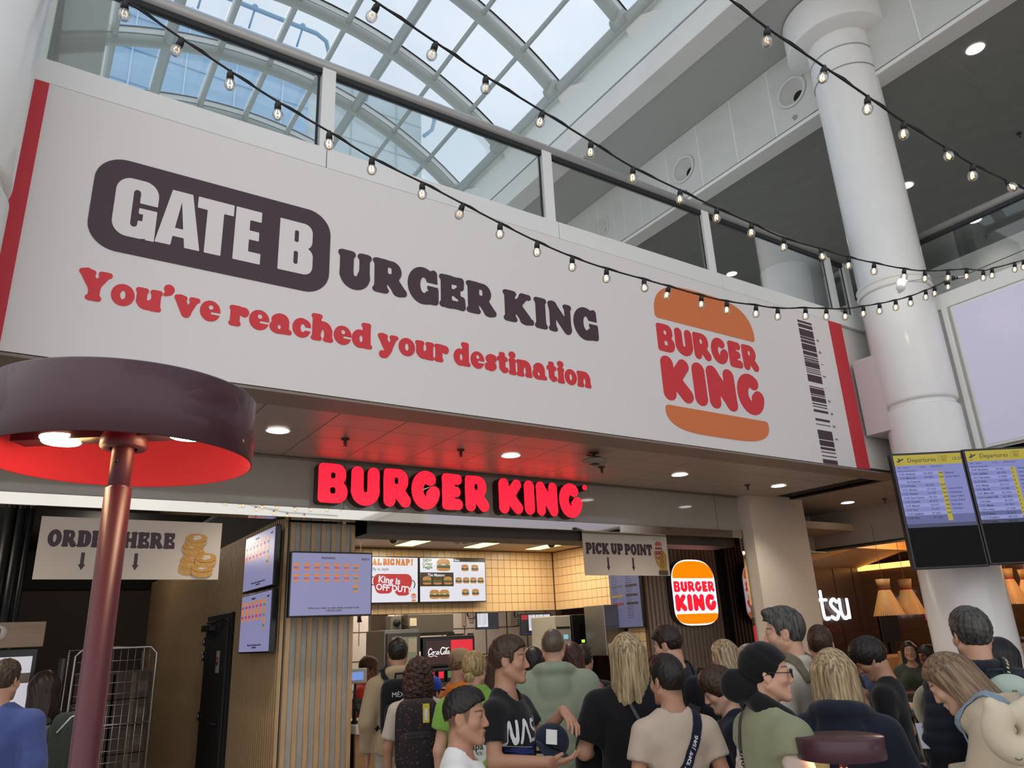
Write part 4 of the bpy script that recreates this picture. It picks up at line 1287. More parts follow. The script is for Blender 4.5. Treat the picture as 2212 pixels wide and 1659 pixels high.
# ------------------------------------------------------------------ hanging signs
SGN = mat('sign_board', '#cdbfae', 0.6)
GOLD = mat('coin_gold', '#c08a35', 0.5)
t = thing('hanging_sign', 'hanging order sign with two arrows and stacked gold coins', 'sign', (0.14, 6.30, 2.25))
MB().box(0, 0, 0, 1.24, 0.006, 0.44).build('board', SGN, t, local=True)
lword(t, 'slab', 'ORDER HERE', 0.055, 0.90, 0.232, 0.112, 0, BROWN, gap=0.03, space=0.32)
for x in (0.29, 0.64):
    lshape(t, [[(x - .012, .19), (x - .012, .105), (x - .024, .105), (x, .065), (x + .024, .105), (x + .012, .105), (x + .012, .19)]], 0, BROWN, 'arrow')
COINY = [0]
def coin(x, z, rx, rz, hh):
    COINY[0] += .0016
    c = lshape(t, [ell(x, z, rx, rz)], -COINY[0], GOLD, 'coin')
    lshape(c, [[(x - rx * .45, z - rz * .2), (x - rx * .2, z + rz * .25), (x - rx * .5, z + rz * .4), (x + rx * .35, z + rz * .6), (x + rx * .45, z - rz * .1), (x - rx * .1, z - rz * .55)]], -0.0008, SGN, 'crown_mark')
    e = [(a, b) for a, b in ell(x, z - rz * .12, rx, rz, 14, 180, 360)] + [(a, b - hh) for a, b in reversed(ell(x, z - rz * .12, rx, rz, 14, 180, 360))]
    lshape(c, [e], 0, GOLD, 'coin_edge')
    for a in (200, 230, 260, 290, 320, 345):
        px, pz = x + rx * math.cos(R_(a)), z - rz * .12 + rz * math.sin(R_(a))
        lrect(c, px - .001, pz - hh, px + .001, pz, -0.0010, SGN, 'edge_mark')
for x, z in ((1.02, .10), (1.03, .15), (1.05, .20), (1.035, .255), (1.055, .315)):
    coin(x, z, .078, .035, .03)
for x, z in ((1.115, .09), (1.135, .165)):
    coin(x, z, .078, .036, .035)
for x in (0.10, 1.17):
    MB().tube([(x, 0.003, 0.435), (x - (0.14 if x < .5 else -0.1), 0.172, 0.545)], 0.0025, 6).build('wire', BRK, t, local=True)
t = thing('hanging_sign', 'hanging pick up sign with two arrows and a hand holding a burger', 'sign', (5.285, 6.575, 2.325))
W_, H_ = 1.29, 0.462
MB().box(0, 0, 0, W_, 0.006, H_).build('board', SGN, t, local=True)
lword(t, 'slab', 'PICK UP POINT', .035, 1.04, .235, .118, 0, BROWN, gap=0.03, space=0.25)
for x in (0.345, .72):
    lshape(t, [[(x - .013, .20), (x - .013, .10), (x - .026, .10), (x, .05), (x + .026, .10), (x + .013, .10), (x + .013, .20)]], 0, BROWN, 'arrow')
SK = mat('print_hand', '#b88a3f', 0.6)
me_h = lshape(t, [ell(1.13, .425, .062, .014), ell(1.13, .425, .054, .009)], 0, mat('halo_line', '#a0917c', 0.6), 'halo')
bn = lshape(t, [bun(1.09, 1.20, .345, .05, 1), bun(1.09, 1.20, .225, .045, -1, .2)], 0, mat('print_dull_orange', '#b5604a', 0.6), 'printed_burger')
lword(bn, 'bubble', 'BURG', 1.09, 1.20, .30, .032, 0, mat('print_dull_red', '#9c3236', 0.6))
lword(bn, 'bubble', 'KIN', 1.09, 1.18, .235, .052, 0, MATS['print_dull_red'])
hnd = lshape(t, [[(1.075, .29), (1.06, .27), (1.07, .20), (1.09, .13), (1.13, .09), (1.13, .06), (1.24, .06), (1.25, .15), (1.26, .24), (1.23, .27), (1.20, .30), (1.17, .29), (1.16, .2), (1.12, .16), (1.095, .21), (1.085, .28)]], -0.001, SK, 'printed_hand')
for k in range(4):
    lshape(hnd, [ell(1.185 - .004 * k, .265 - .05 * k, .026, .02), ell(1.185 - .004 * k, .265 - .05 * k, .021, .015)], -0.002, mat('print_line', '#5a3c1c', 0.6), 'finger_line')
cu_ = lrect(t, 1.11, .005, 1.26, .06, -0.0005, mat('cuff_green', '#3c5a41', 0.6), 'printed_cuff')
for k in range(5):
    lrect(cu_, 1.12 + .03 * k, .005, 1.13 + .03 * k, .06, -0.0016, mat('cuff_red', '#7c2a2c', 0.6), 'cuff_stripe')
for x in (0.10, 1.17):
    MB().tube([(x, 0.003, 0.45), (x, 0.003, 0.50)], 0.003, 6).build('wire', BRK, t, local=True)

# ------------------------------------------------------------------ light box with the burger logo
LBW = em('lightbox_white', '#f2eeff', 1.5)
LBO = em('lightbox_orange', (1.0, 0.22, 0.0), 1.2)
LBR = em('lightbox_red', (0.9, 0.012, 0.03), 1.2)
def lb_outline(g):
    x0, x1, z0, z1 = -.445 - g, .445 + g, 0 - g, .925 + g
    P = []
    for i in range(25):
        a = math.pi * i / 24
        P.append((x1 * math.copysign(abs(math.cos(a)) ** .7, math.cos(a)), .60 + (z1 - .60) * math.sin(a) ** .9))
    for i in range(25):
        a = math.pi + math.pi * i / 24
        P.append((x1 * math.copysign(abs(math.cos(a)) ** .55, math.cos(a)), .22 + (.22 - z0) * math.sin(a)))
    return P
t = thing('light_box', 'glowing burger logo light box on the taupe slatted wall', 'sign', (8.33, 7.95, 1.755))
me = loops_mesh('case', [lb_outline(0.0)], 0.05, 0, mat('lightbox_side', '#3a3632', 0.4))
me.transform(Matrix(((1, 0, 0, 0), (0, 0, -1, 0), (0, 1, 0, 0), (0, 0, 0, 1))))
addmesh('case', me, t, Matrix.Translation((0, -0.02, 0)))
fc = lshape(t, [lb_outline(-0.004)], -0.07, LBW, 'face', 0.002)
lshape(fc, [bun(-.42, .42, .655, .245, 1, .06, p=.68)], -0.005, LBO, 'top_bun')
lshape(fc, [bun(-.42, .42, .165, .14, -1, .15, p=.55)], -0.005, LBO, 'bottom_bun')
lword(fc, 'bubble', 'BURGER', -.415, .415, .465, .15, -0.005, LBR, gap=0.06)
lword(fc, 'bubble', 'KING', -.415, .415, .20, .235, -0.005, LBR, gap=0.07)

# ------------------------------------------------------------------ menu screens
def burger_icon(p, x, z, w, dark=False):
    h = w * .8
    b = lshape(p, [bun(x, x + w, z + h * .55, h * .45, 1)], -0.0014, S_PT if dark else S_BN, 'bun_top')
    lshape(b, [[(x - w * .04, z + h * .46), (x + w * .2, z + h * .56), (x + w * .5, z + h * .46), (x + w * .8, z + h * .56), (x + w * 1.04, z + h * .46), (x + w, z + h * .40), (x, z + h * .40)]], -0.0016, S_GN, 'lettuce')
    lrect(b, x, z + h * .24, x + w, z + h * .42, -0.0014, S_PT, 'patty')
    lshape(b, [bun(x, x + w, z + h * .24, h * .24, -1, .3)], -0.0014, S_BN, 'bun_bottom')
t = thing('menu_screen', 'menu screen with a red sleep mask advert beside the order screen', 'screen', (3.78, 9.86, 2.235), group='menu screens on the tiled bulkhead')
d = screen_case(t, 1.11, .635, bg=S_WH)
MB().box(0.4, 0.05, 0.2, 0.7, 0.13, 0.4).build('wall_mount', BRK, t, local=True)
lword(d, 'slab', 'AL BIG NAP !', .40, 1.02, .515, .085, -0.001, S_OR, gap=0.03, space=.25)
ltext(d, 'fly in style', .06, .41, .44, -0.001, S_DK)
xs_ = np.arange(.36, 1.08, .008); zs_ = np.arange(.06, .44, .008)
Xg, Zg = np.meshgrid(xs_, zs_, indexing='ij')
mk = sd_glyph([('b', .42, .20, 1.01, .395, .09), ('b', .45, .13, .72, .30, .09), ('b', .74, .10, .99, .28, .09)], Xg, Zg, .03)
lshape(d, [simplify(l, .001) for l in contours(mk, xs_, zs_)], -0.001, S_RD, 'sleep_mask')
lshape(d, [ell(.42, .30, .04, .06), ell(.425, .30, .03, .05)], -0.0008, S_DK, 'strap')
lshape(d, [ell(1.02, .25, .04, .06), ell(1.015, .25, .03, .05)], -0.0008, S_DK, 'strap')
ltext(d, 'King is', .125, .49, .285, -0.0024, S_WH, .03, rz=R_(6))
ltext(d, 'OFF DUTY!', .115, .46, .185, -0.0024, S_WH, .035, rz=R_(5))
ic = lshape(d, [bun(1.0, 1.07, .095, .035, 1), bun(1.0, 1.07, .045, .025, -1, .2)], -0.001, S_OR, 'small_logo')
ltext(ic, 'BURGER\nKING', .024, 1.035, .075, -0.001, S_RD, .03, 'CENTER', .8)
t = thing('menu_screen', 'menu screen showing rows of burgers next to the blank tiles', 'screen', (4.905, 9.86, 2.235), group='menu screens on the tiled bulkhead')
d = screen_case(t, 1.11, .635, bg=S_WH)
MB().box(0.4, 0.05, 0.2, 0.7, 0.13, 0.4).build('wall_mount', BRK, t, local=True)
lrect(d, .012, .225, .555, .42, -0.001, S_BK, 'dark_band')
lrect(d, .56, .575, 1.098, .622, -0.001, S_BK, 'dark_header')
ltext(d, 'Menu', .04, .57, .585, -0.0022, S_WH, .02)
ltext(d, 'The Masters', .055, .27, .365, -0.0022, S_WH, .02, 'CENTER')
ltext(d, 'NEW\nCrispy\nVeggie', .06, .13, .57, -0.0012, S_GN, .03, 'CENTER', .8)
burger_icon(d, .28, .44, .22)
for i in range(3):
    burger_icon(d, .05 + i * .17, .25, .14, i == 1)
for i in range(2):
    burger_icon(d, .16 + i * .16, .05, .16)
    burger_icon(d, .69 + i * .17, .44, .12)
    burger_icon(d, .69 + i * .17, .09, .12)
for i in range(4):
    burger_icon(d, .585 + i * .125, .265, .11)
t = thing('menu_screen', 'narrow upright price list screen below the pick up sign', 'screen', (7.26, 8.50, 1.765), R_(-88), group='upright screens')
MB().bbox(0, 0, 0, .62, .05, 1.15, .006).build('case', BEZ, t, local=True)
d = lrect(t, .012, .012, .608, 1.138, 0, em('screen_grey', '#6f6e92', .6), 'display')
for col, x in ((0, .05), (1, .34)):
    for k in range(34):
        ltext(d, random.choice(['ooooo oo', 'oooooo', 'oooo ooo', 'ooo ooooo']), .026, x, 1.09 - k * .029, -0.001, S_DK)
    for z, m in ((.55, em('sg1', '#5c6350', .5)), (.42, em('sg2', '#a8842e', .6)), (.31, em('sg3', '#8e2430', .6))):
        lrect(d, x - .01, z, x + .22, z + .03, -0.0016, m if not col else S_BK, 'heading_bar')

# ------------------------------------------------------------------ kitchen counter and equipment
CTOP = mat('counter_top', '#d7cfc6', 0.3)
CWOOD = mat('counter_wood', '#a9855c', 0.5, noise=0.12, nscale=4, stretch=(0.6, 1, 6))
t = thing('serving_counter', 'long serving counter with pale top and wood front', 'counter', (5, 7.1, 0))
MB().bbox(2.76, 6.80, .965, 7.36, 7.5, 1.04, .006).build('worktop', CTOP, t)
for i in range(5):
    MB().bbox(2.77 + i * .92, 6.84, .08, 3.68 + i * .92, 6.88, .962, .004).build('front_panel', CWOOD, t)
MB().box(2.78, 6.88, 0, 7.34, 7.45, .962).build('body', BLACKM, t)
STL = mat('stainless', '#8f8b86', 0.3, metal=0.9)
STLD = mat('stainless_dark', '#5c5853', 0.35, metal=0.8)
t = thing('back_counter', 'steel rear counter below fridge, dispenser and oven', 'counter', (5.6, 9.2, 0))
MB().bbox(3.9, 8.86, .86, 7.3, 9.62, .9, .005).build('worktop', STL, t)
MB().bbox(3.92, 8.9, 0, 7.28, 9.6, .86, .005).build('body', STLD, t)
t = thing('fridge', 'stainless drinks fridge with a glass door behind the counter', 'fridge', (4.2, 9.2, 0))
MB().bbox(3.96, 8.92, .9, 4.44, 9.5, 1.87, .01).build('body', STL, t)
fd = MB().bbox(3.98, 8.88, .95, 4.43, 8.92, 1.83, .006).build('door', STLD, t)
MB().box(4.04, 8.876, 1.0, 4.38, 8.882, 1.78).build('glass', mat('fridge_glass', '#3a3a30', 0.05, emit=.25, ecol='#b8b48a'), fd)
MB().tube([(4.41, 8.86, 1.3), (4.41, 8.86, 1.6)], .01, 8).build('handle', mat('handle_pale', '#d8d0c4', .4), fd)
nt_ = MB().box(4.26, 8.868, 1.60, 4.37, 8.876, 1.76).build('notice', mat('notice_paper', '#d8cdb6', .6), fd)
DRK = mat('bottle_dark', '#1c130f', .1)
bo = [MB().lathe([(0, 0), (.028, 0), (.03, .02), (.03, .12), (.012, .16), (.012, .2), (0, .2)], n=14).mesh('bottle_body', mat('bottle_yellow', '#a89a4a', .2)), MB().lathe([(.014, .195), (.014, .215), (0, .215)], n=12).mesh('cap', mat('cap_white', '#d8d8d0', .4))]
for i in range(3):
    b = thing('bottle', ['pale bottle behind the fridge glass nearest the hinge side', 'pale bottle in the middle of the fridge shelf', 'pale bottle behind the fridge glass nearest the handle'][i], 'bottle', (4.09 + i * .05, 8.86, 1.39 - .0), group='bottles in the fridge')
    for x in bo:
        addmesh(x.name, x, b)
bpy.data.objects['fridge']
RDL = em('coke_red', (0.75, .012, .03), 1.0)
t = thing('drinks_dispenser', 'wide soda dispenser with a lit red cola panel', 'drinks machine', (4.85, 9.2, 0))
MB().bbox(4.47, 8.95, .9, 5.22, 9.5, 1.40, .01).build('body', STLD, t)
MB().bbox(4.46, 8.88, 1.40, 5.22, 9.5, 1.77, .02).build('hood', mat('machine_black', '#191614', .25), t)
fp = lrect(t, 4.50 - 4.85, 1.44, 4.86 - 4.85, 1.72, 8.876 - 9.2, em('cola_dark', '#3a0d0c', .7), 'ad_panel')
fr = lrect(t, 4.86 - 4.85, 1.44, 5.18 - 4.85, 1.72, 8.876 - 9.2, RDL, 'red_panel')
cola_w = em('cola_white', '#fff6f4', 1.1)
def script(parent, strokes, x, z, s, y, m, r=.035):
    xs = np.arange(-.2, 4.2, .03); zs = np.arange(-.6, 1.3, .03)
    X, Z = np.meshgrid(xs, zs, indexing='ij')
    L = [simplify(l, .005) for l in contours(sd_glyph([('s', q, r0) for q, r0 in strokes], X, Z, .03), xs, zs)]
    return lshape(parent, [[(x + a * s, z + b * s) for a, b in l] for l in L], y, m, 'script_lettering')
COKE = [([(.75, .75), (.55, .95), (.25, .7), (.12, .3), (.3, 0), (.6, .15)], .07), ([(.95, .45), (.75, .25), (.8, .02), (1.0, .05), (1.08, .3), (.95, .45), (1.15, .4)], .05), ([(1.5, .42), (1.3, .4), (1.22, .12), (1.38, .0), (1.55, .12)], .05), ([(1.95, .4), (1.75, .42), (1.66, .12), (1.8, .0), (1.95, .2), (1.97, .42), (1.95, .1), (2.08, .02)], .05),
        ([(2.15, .3), (2.3, .3)], .04), ([(3.0, .85), (2.75, 1.05), (2.42, .75), (2.35, .25), (2.6, -.02), (2.9, .15)], .07), ([(3.1, .45), (2.92, .25), (2.98, .02), (3.15, .05), (3.22, .3), (3.1, .45)], .05), ([(3.3, .3), (3.5, .75), (3.48, .95), (3.36, .7), (3.34, .1), (3.45, 0)], .045), ([(3.85, .4), (3.65, .42), (3.56, .12), (3.7, .0), (3.85, .2), (3.87, .42), (3.86, .1), (4.0, .02)], .05),
        ([(.1, -.1), (.5, -.3), (1.1, -.18), (1.7, -.32)], .04), ([(2.6, 1.0), (3.0, 1.0), (3.4, .85), (3.9, 1.0)], .04)]
script(fp, COKE, 4.525 - 4.85, 1.555, .078, 8.872 - 9.2, cola_w)
for i in range(5):
    v = MB().bbox(4.55 + i * .13, 8.90, 1.22, 4.64 + i * .13, 8.96, 1.36, .01).build('valve', mat('valve_black', '#151515', .4), t)
    MB().box(4.56 + i * .13, 8.895, 1.27, 4.63 + i * .13, 8.90, 1.35).build('valve_label', [RDL, RDL, S_GN, S_RD, S_WH][i], v)
t = thing('range_hood', 'grey metal extractor casing above the soda dispenser', 'extractor', (4.9, 9.7, 2.1))
MB().bbox(4.55, 9.5, 1.82, 5.25, 9.95, 2.072, .01).build('casing', mat('hood_grey', '#6f675f', .4, .5), t)
MB().box(4.55, 9.48, 1.79, 5.25, 9.9, 1.82).build('lip', BLACKM, t)
MB().box(4.58, 9.495, 1.92, 4.68, 9.5, 2.02).build('label_plate', MATS['notice_paper'], t)
t = thing('wall_cabinet', 'white upright duct panel left of the black kitchen scale', 'cabinet', (4.2, 10.6, 1.6))
MB().bbox(4.45, 10.5, 1.5, 4.72, 10.6, 2.6, .005).build('panel', mat('duct_white', '#c9c4be', .4), t)
t = thing('socket_tower', 'grey cable tower with black round sockets behind the fridge', 'socket', (4.35, 9.7, 1.8))
MB().bbox(4.36, 9.62, 1.5, 4.52, 9.8, 2.06, .01).build('tower', mat('tower_grey', '#6b6661', .4), t)
MB().lathe([(0, -.03), (.045, -.03), (.05, 0)], (4.44, 9.61, 1.97), 18, 'Y').lathe([(0, -.03), (.04, -.03), (.045, 0)], (4.43, 9.61, 1.84), 18, 'Y').build('socket', BLACKM, t)
MB().tube([(4.46, 9.58, 1.97), (4.55, 9.5, 1.92), (4.6, 9.5, 1.84)], .008, 8).build('cable', BLACKM, t)
t = thing('handheld_scanner', 'black handset hanging on a cable beside the slatted pillar', 'scanner', (3.62, 8.9, 2.0))
MB().tube([(3.62, 8.9, 2.09), (3.62, 8.9, 2.02), (3.625, 8.9, 1.97)], [.03, .022, .03], 10).build('handset', BLACKM, t)
MB().tube([(3.62, 8.9, 1.97), (3.62, 8.9, 1.7)], .004, 6).tube([(3.62, 8.9, 2.09), (3.62, 8.9, 3.0)], .004, 6).build('cable', BLACKM, t)
def monitor(label, x, y, z, w, h, cells):
    t = thing('kitchen_monitor', label, 'monitor', (x, y, z), R_(-4))
    d = screen_case(t, w, h, .04, em('monitor_navy', '#141b2c', .7))
    for (a, b, c, e, m) in cells:
        q = lrect(d, w * a, h * b, w * c, h * e, -0.001, m, 'order_ticket')
        for k in range(int((e - b) * 12)):
            lrect(q, w * (a + .02), h * (e - .04 - k * .075), w * (c - .05), h * (e - .025 - k * .075), -0.0022, S_DK, 'ticket_line')
    lrect(d, w * .06, h * .05, w * .94, h * .07, -0.001, em('taskbar', '#4668a8', .6), 'taskbar')
    MB().tube([(w / 2, .03, h - .06), (w / 2, .12, h - .06), (w / 2, .62, h - .06), (w / 2, .66, h), (w / 2, .66, 3.0 - z)], .015, 8).build('ceiling_arm', BRK, t, local=True)
monitor('small kitchen order monitor half white half navy', 5.73, 9.7, 1.844, .367, .237, [(.05, .14, .27, .93, S_WH), (.28, .14, .52, .93, S_WH)])
monitor('larger kitchen order monitor with a red first ticket', 6.49, 9.7, 1.737, .555, .31, [(.05, .72, .24, .93, S_RD), (.27, .2, .48, .93, S_WH), (.5, .55, .73, .93, S_WH), (.75, .2, .95, .93, S_WH)])
t = thing('kitchen_cabinet', 'white slotted kitchen appliance right of the larger monitor', 'appliance', (6.5, 9.3, 0))
MB().bbox(6.62, 9.0, .9, 6.90, 9.6, 1.98, .01).build('body', mat('appliance_white', '#a8a39c', .35), t)
MB().box(6.64, 8.995, 1.80, 6.88, 9.0, 1.83).box(6.64, 8.995, 1.60, 6.88, 9.0, 1.605).build('slot', BLACKM, t)
lrect(t, .26, 1.66, .34, 1.72, -.302, em('tiny_display', '#8fd0e0', .8), 'display')
t = thing('oven', 'black oven with a small green lit display', 'oven', (6.95, 9.3, 0))
MB().bbox(6.92, 9.0, .9, 7.34, 9.6, 1.99, .01).build('body', mat('oven_black', '#171718', .25), t)
MB().box(7.05, 8.99, 1.50, 7.30, 9.0, 1.85).build('panel', mat('oven_panel', '#0c0c0d', .15), t)
lrect(t, .12, 1.60, .18, 1.64, -.312, em('green_lit', (.45, .9, .05), 1.2), 'display')
t = thing('metal_hood', 'large stainless box cabinet beside the price list screen', 'extractor', (6.9, 8.6, 0))
MB().bbox(7.0, 8.36, 1.42, 7.37, 8.80, 2.09, .01).build('casing', STL, t)
MB().box(6.998, 8.352, 1.80, 7.36, 8.36, 1.805).build('seam', STLD, t)
MB().box(7.03, 8.352, 1.45, 7.10, 8.36, 1.58).build('label_plate', MATS['notice_paper'], t)
t = thing('steel_column', 'shiny steel pipe casing beneath the stainless cabinet', 'pipe', (6.6, 8.8, 0))
MB().lathe([(.13, 0.9), (.13, 1.5)], n=28).build('casing', STL, t, local=True)
t = thing('equipment_rack', 'dark equipment rack standing behind the soda dispenser', 'rack', (5.5, 9.6, 0))
for x in (5.30, 5.62):
    MB().bbox(x, 9.68, 0, x + .05, 9.78, 1.80, .004).build('upright', BLACKM, t)
MB().bbox(5.28, 9.66, 1.74, 5.5, 9.78, 1.80, .004).build('arm', BLACKM, t)
for k in range(4):
    MB().bbox(5.32, 9.65, .4 + k * .3, 5.65, 9.9, .43 + k * .3, .004).build('shelf', STLD, t)
for i, (x, z, c) in enumerate(((5.3, 1.95, '#b8a8a0'), (5.42, 2.0, '#b8a8a0'), (5.75, 1.9, '#a88080'), (6.1, 1.92, '#c0b0a8'))):
    t = thing('paper_notice', ['first of two paper slips on the kitchen rear wall', 'second paper slip on the kitchen rear wall', 'pinkish printed notice on the kitchen rear wall', 'white notice with red band on the kitchen rear wall'][i], 'notice', (x * 1.3, 12.18, z))
    MB().box(0, -.004, 0, .16 if i > 1 else .08, 0, .24).build('sheet', mat('paper%d' % i, c, .6), t, local=True)
    for k in range(5):
        MB().box(.015, -.006, .03 + k * .04, .13 if i > 1 else .06, -.004, .035 + k * .04).build('print_line', mat('paper_ink', '#7c4a4a', .6), t, local=True)
# card terminals, till display
for i, (x, y) in enumerate(((2.82, 7.0), (2.93, 6.95))):
    t = thing('card_terminal', ['black card terminal on a stand against the pillar', 'black card terminal with a lit screen on the counter edge'][i], 'card reader', (x, y, 1.04))
    MB().lathe([(0, 0), (.055, 0), (.055, .012), (.02, .025), (.018, .14), (0, .14)], n=20).build('stand', BLACKM, t, local=True)
    b = MB().bbox(-.045, -.1, .13, .045, .06, .165, .012).build('body', BLACKM, t, local=True)
    b.matrix_basis = Matrix.Translation((0, 0, .05)) @ Matrix.Rotation(R_(35), 4, 'X')
    lrect(b, -.035, -.0, .035, .001, 0, S_DK, 'key_pad')
    MB().box(-.036, -.0, .165, .036, .05, .168).build('display', em('term_lit', '#f0c8a0', .8) if i else S_DK, b, local=True)
t = thing('till_display', 'small white customer display with a blue lit panel', 'till display', (2.80, 6.95, 1.04))
MB().tube([(0, 0, 0), (0, 0, .36)], .012, 8).build('pole', BLACKM, t, local=True)
MB().bbox(-.11, -.02, .34, .11, .03, .47, .012).build('case', mat('till_grey', '#a8a69e', .4), t, local=True)
lrect(t, -.07, .37, .07, .44, -.02, em('till_blue', '#7ea0e8', .8), 'display')

# ------------------------------------------------------------------ ordering kiosk and the roll cage
KWD = mat('kiosk_wood', '#8d7660', .5, noise=.15, nscale=4, stretch=(0.5, 1, 6))
t = thing('order_kiosk', 'self order kiosk with a wood header and white number disc', 'kiosk', (.0, 6.95, 0))
MB().bbox(-.28, 6.88, 1.81, .29, 6.98, 1.99, .004).build('header', KWD, t)
dsc = MB().lathe([(0, -.004), (.052, -.004), (.052, 0)], (-.02 + .02, 6.879, 1.915), 28, 'Y').build('disc', mat('disc_white', '#d0c6bc', .5), t)
glyph_one = ltext(dsc, '1', .085, 0, 1.884, 6.874 - 6.95, BROWN, .05, 'CENTER', name='number')
MB().bbox(-.28, 6.90, .8, .265, 6.96, 1.80, .006).build('case', BEZ, t)
dd = lrect(t, -.25, .85, .235, 1.745, 6.899 - 6.95, em('kiosk_white', '#d8d4dc', .75), 'display')
lrect(dd, -.25, 1.56, .235, 1.63, 6.897 - 6.95, em('kiosk_brown', '#5a4238', .6), 'promo_band')
for i in range(6):
    burger_icon(dd, -.235 + i * .08, 1.655, .05)
for k in range(4):
    burger_icon(dd, -.18, 1.40 - k * .15, .11)
    burger_icon(dd, .04, 1.42 - k * .15, .13)
MB().bbox(-.1, 6.92, 0, .1, 6.96, .8, .004).build('leg', BEZ, t)
CH = mat('chrome_wire', '#b7b6b2', .25, metal=.9)
t = thing('roll_cage', 'wheeled chrome wire roll cage filled with cardboard boxes', 'roll cage', (.95, 8.65, 0))
CX0, CX1, CY0, CY1, CZ = .62, 1.31, 8.32, 9.1, 1.79
MB().tube([(CX0, CY0, .15), (CX0, CY0, CZ - .06), (CX0 + .06, CY0, CZ), (CX1 - .06, CY0, CZ), (CX1, CY0, CZ - .06), (CX1, CY0, .15)], .013, 8).build('front_frame', CH, t)
MB().tube([(CX0, CY1, .15), (CX0, CY1, CZ), (CX1, CY1, CZ), (CX1, CY1, .15)], .013, 8).build('rear_frame', CH, t)
wm1 = MB().tube([(0, 0, .2), (0, 0, CZ - .005)], .0035, 6).mesh('wire', CH)
wm2 = MB().tube([(CX0, 0, 0), (CX1, 0, 0)], .0035, 6).mesh('wire', CH)
wm3 = MB().tube([(0, CY0, 0), (0, CY1, 0)], .0035, 6).mesh('wire', CH)
for i in range(1, 11):
    addmesh('wire', wm1, t, WM[t.name].inverted() @ Matrix.Translation((CX0 + (CX1 - CX0) * i / 11, CY0, 0)))
for k in range(16):
    addmesh('wire', wm2, t, WM[t.name].inverted() @ Matrix.Translation((0, CY0, .22 + k * .097)))
    if k % 2 == 0:
        addmesh('wire', wm3, t, WM[t.name].inverted() @ Matrix.Translation((CX1, 0, .22 + k * .097)))
MB().tube([(CX0, CY0, 1.12), (CX1, CY0, 1.12)], .009, 8).build('cross_bar', CH, t)
MB().bbox(CX0, CY0, .12, CX1, CY1, .15, .005).build('base', STLD, t)
MB().bbox(CX0 - .1, CY0 + .02, .4, CX0 - .07, CY0 + .5, 1.72, .02).build('side_board', mat('cage_board', '#5d5c58', .5), t)
for x in (CX0 + .05, CX1 - .05):
    for y in (CY0 + .06, CY1 - .06):
        MB().lathe([(0, -.015), (.05, -.015), (.06, 0), (.05, .015), (0, .015)], (x, y, .06), 18, 'X').build('wheel', BLACKM, t)
CARD = mat('cardboard', '#55463c', .8, noise=.1)
blabs = ['top', 'second', 'third', 'fourth', 'fifth', 'lowest']
for k in range(6):
    for c in range(2):
        bx0 = CX0 + .03 + c * .335
        z0 = .155 + k * .235
        if k == 5 and c == 0:
            z0 += .0
        t2 = thing('cardboard_box', 'brown cardboard carton in the roll cage, %s layer, %s the side board' % (blabs[5 - k], 'towards' if c == 0 else 'away from'), 'box', (bx0 + .16, 8.7, z0), group='cartons in the roll cage')
        MB().bbox(-.158, -.3, 0, .158, .3, .228, .004).build('carton', CARD, t2, local=True)
        MB().box(-.02, -.302, 0.0, .02, -.3, .23).build('tape', mat('tape_brown', '#6b5646', .5), t2, local=True)
        MB().box(.04, -.302, .06, .13, -.3, .15).build('printed_label', mat('label_tan', '#6d5a4d', .7), t2, local=True)

# ------------------------------------------------------------------ burgundy lamps
BUR = mat('burgundy_metal', '#3f1d28', .42, metal=.0, spec=.5, coat=.15)
BURP = mat('burgundy_pole', '#4c1f2a', .4, metal=.15)
SHIN = mat('shade_inside', '#c02834', .5)
LEDM = mat('led_warm', '#fff0d8', .3, emit=30, ecol=(1.0, .80, .55))
def lamp(label, x, y, zb, k=.66, h=.135):
    """drum shade on a pole; all measures at k = 1 for a shade half a metre wide"""
    r = .246
    t = thing('table_lamp', label, 'lamp', (x, y, 0))
    S = Matrix.Translation((0, 0, zb)) @ Matrix.Scale(k, 4)
    z0 = -zb / k
    MB().lathe([(r, 0), (r + .002, .002), (r + .002, h - .004), (r - .002, h), (0, h + .001)], n=96).build('shade', BUR, t, local=True, m=S)
    MB().lathe([(r - .001, 0), (r - .004, .002), (r - .006, h - .01), (0, h - .012)], n=96).build('shade_lining', SHIN, t, local=True, m=S)
    d = Vector((CR[0], CR[1], 0)).normalized()
    MB().obox(-d * (r - .03) + Vector((0, 0, .058)), d * (r - .03) + Vector((0, 0, .058)), .05, .018).build('cross_bar', mat('bar_dark', '#2a1519', .4), t, local=True, m=S)
    for s in (-1, 1):
        c = d * (.128 * s)
        MB().lathe([(.040, .058), (.040, .053), (.034, .047), (.0, .043)], (c.x, c.y, 0), 28).build('led_puck', LEDM, t, local=True, m=S)
        l = bpy.data.lights.new('lamp_glow', 'POINT')
        l.energy = .5 * k
        l.color = (1.0, .58, .24)
        l.shadow_soft_size = .03
        place(bpy.data.objects.new('lamp_glow', l), t, S @ Matrix.Translation((c.x * .8, c.y * .8, .02)))
    MB().lathe([(.04, .06), (.044, .05), (.044, .032), (.04, .028), (.026, .028)], n=32).build('collar', BURP, t, local=True, m=S)
    po = MB().lathe([(.0205, .06), (.0205, -.045), (.019, -.047), (.019, -.05), (.0245, -.052), (.0245, z0 + .02)], n=28).build('pole', BURP, t, local=True, m=S)
    MB().lathe([(0, .012), (.18, .012), (.185, .006), (.185, 0), (0, 0)], n=40).build('base', BURP, t, local=True)
    MB().ball((-.012, -.0175, .0), .004, n=8, m=6).build('screw', BLACKM, po, local=True)
    return t
lamp('tall burgundy drum lamp with glowing red lining near the camera', .1043, 1.0857, 1.961)
lamp('low burgundy drum lamp with closed top in front of the blonde woman', 2.80, 1.988, 1.222, h=.115)

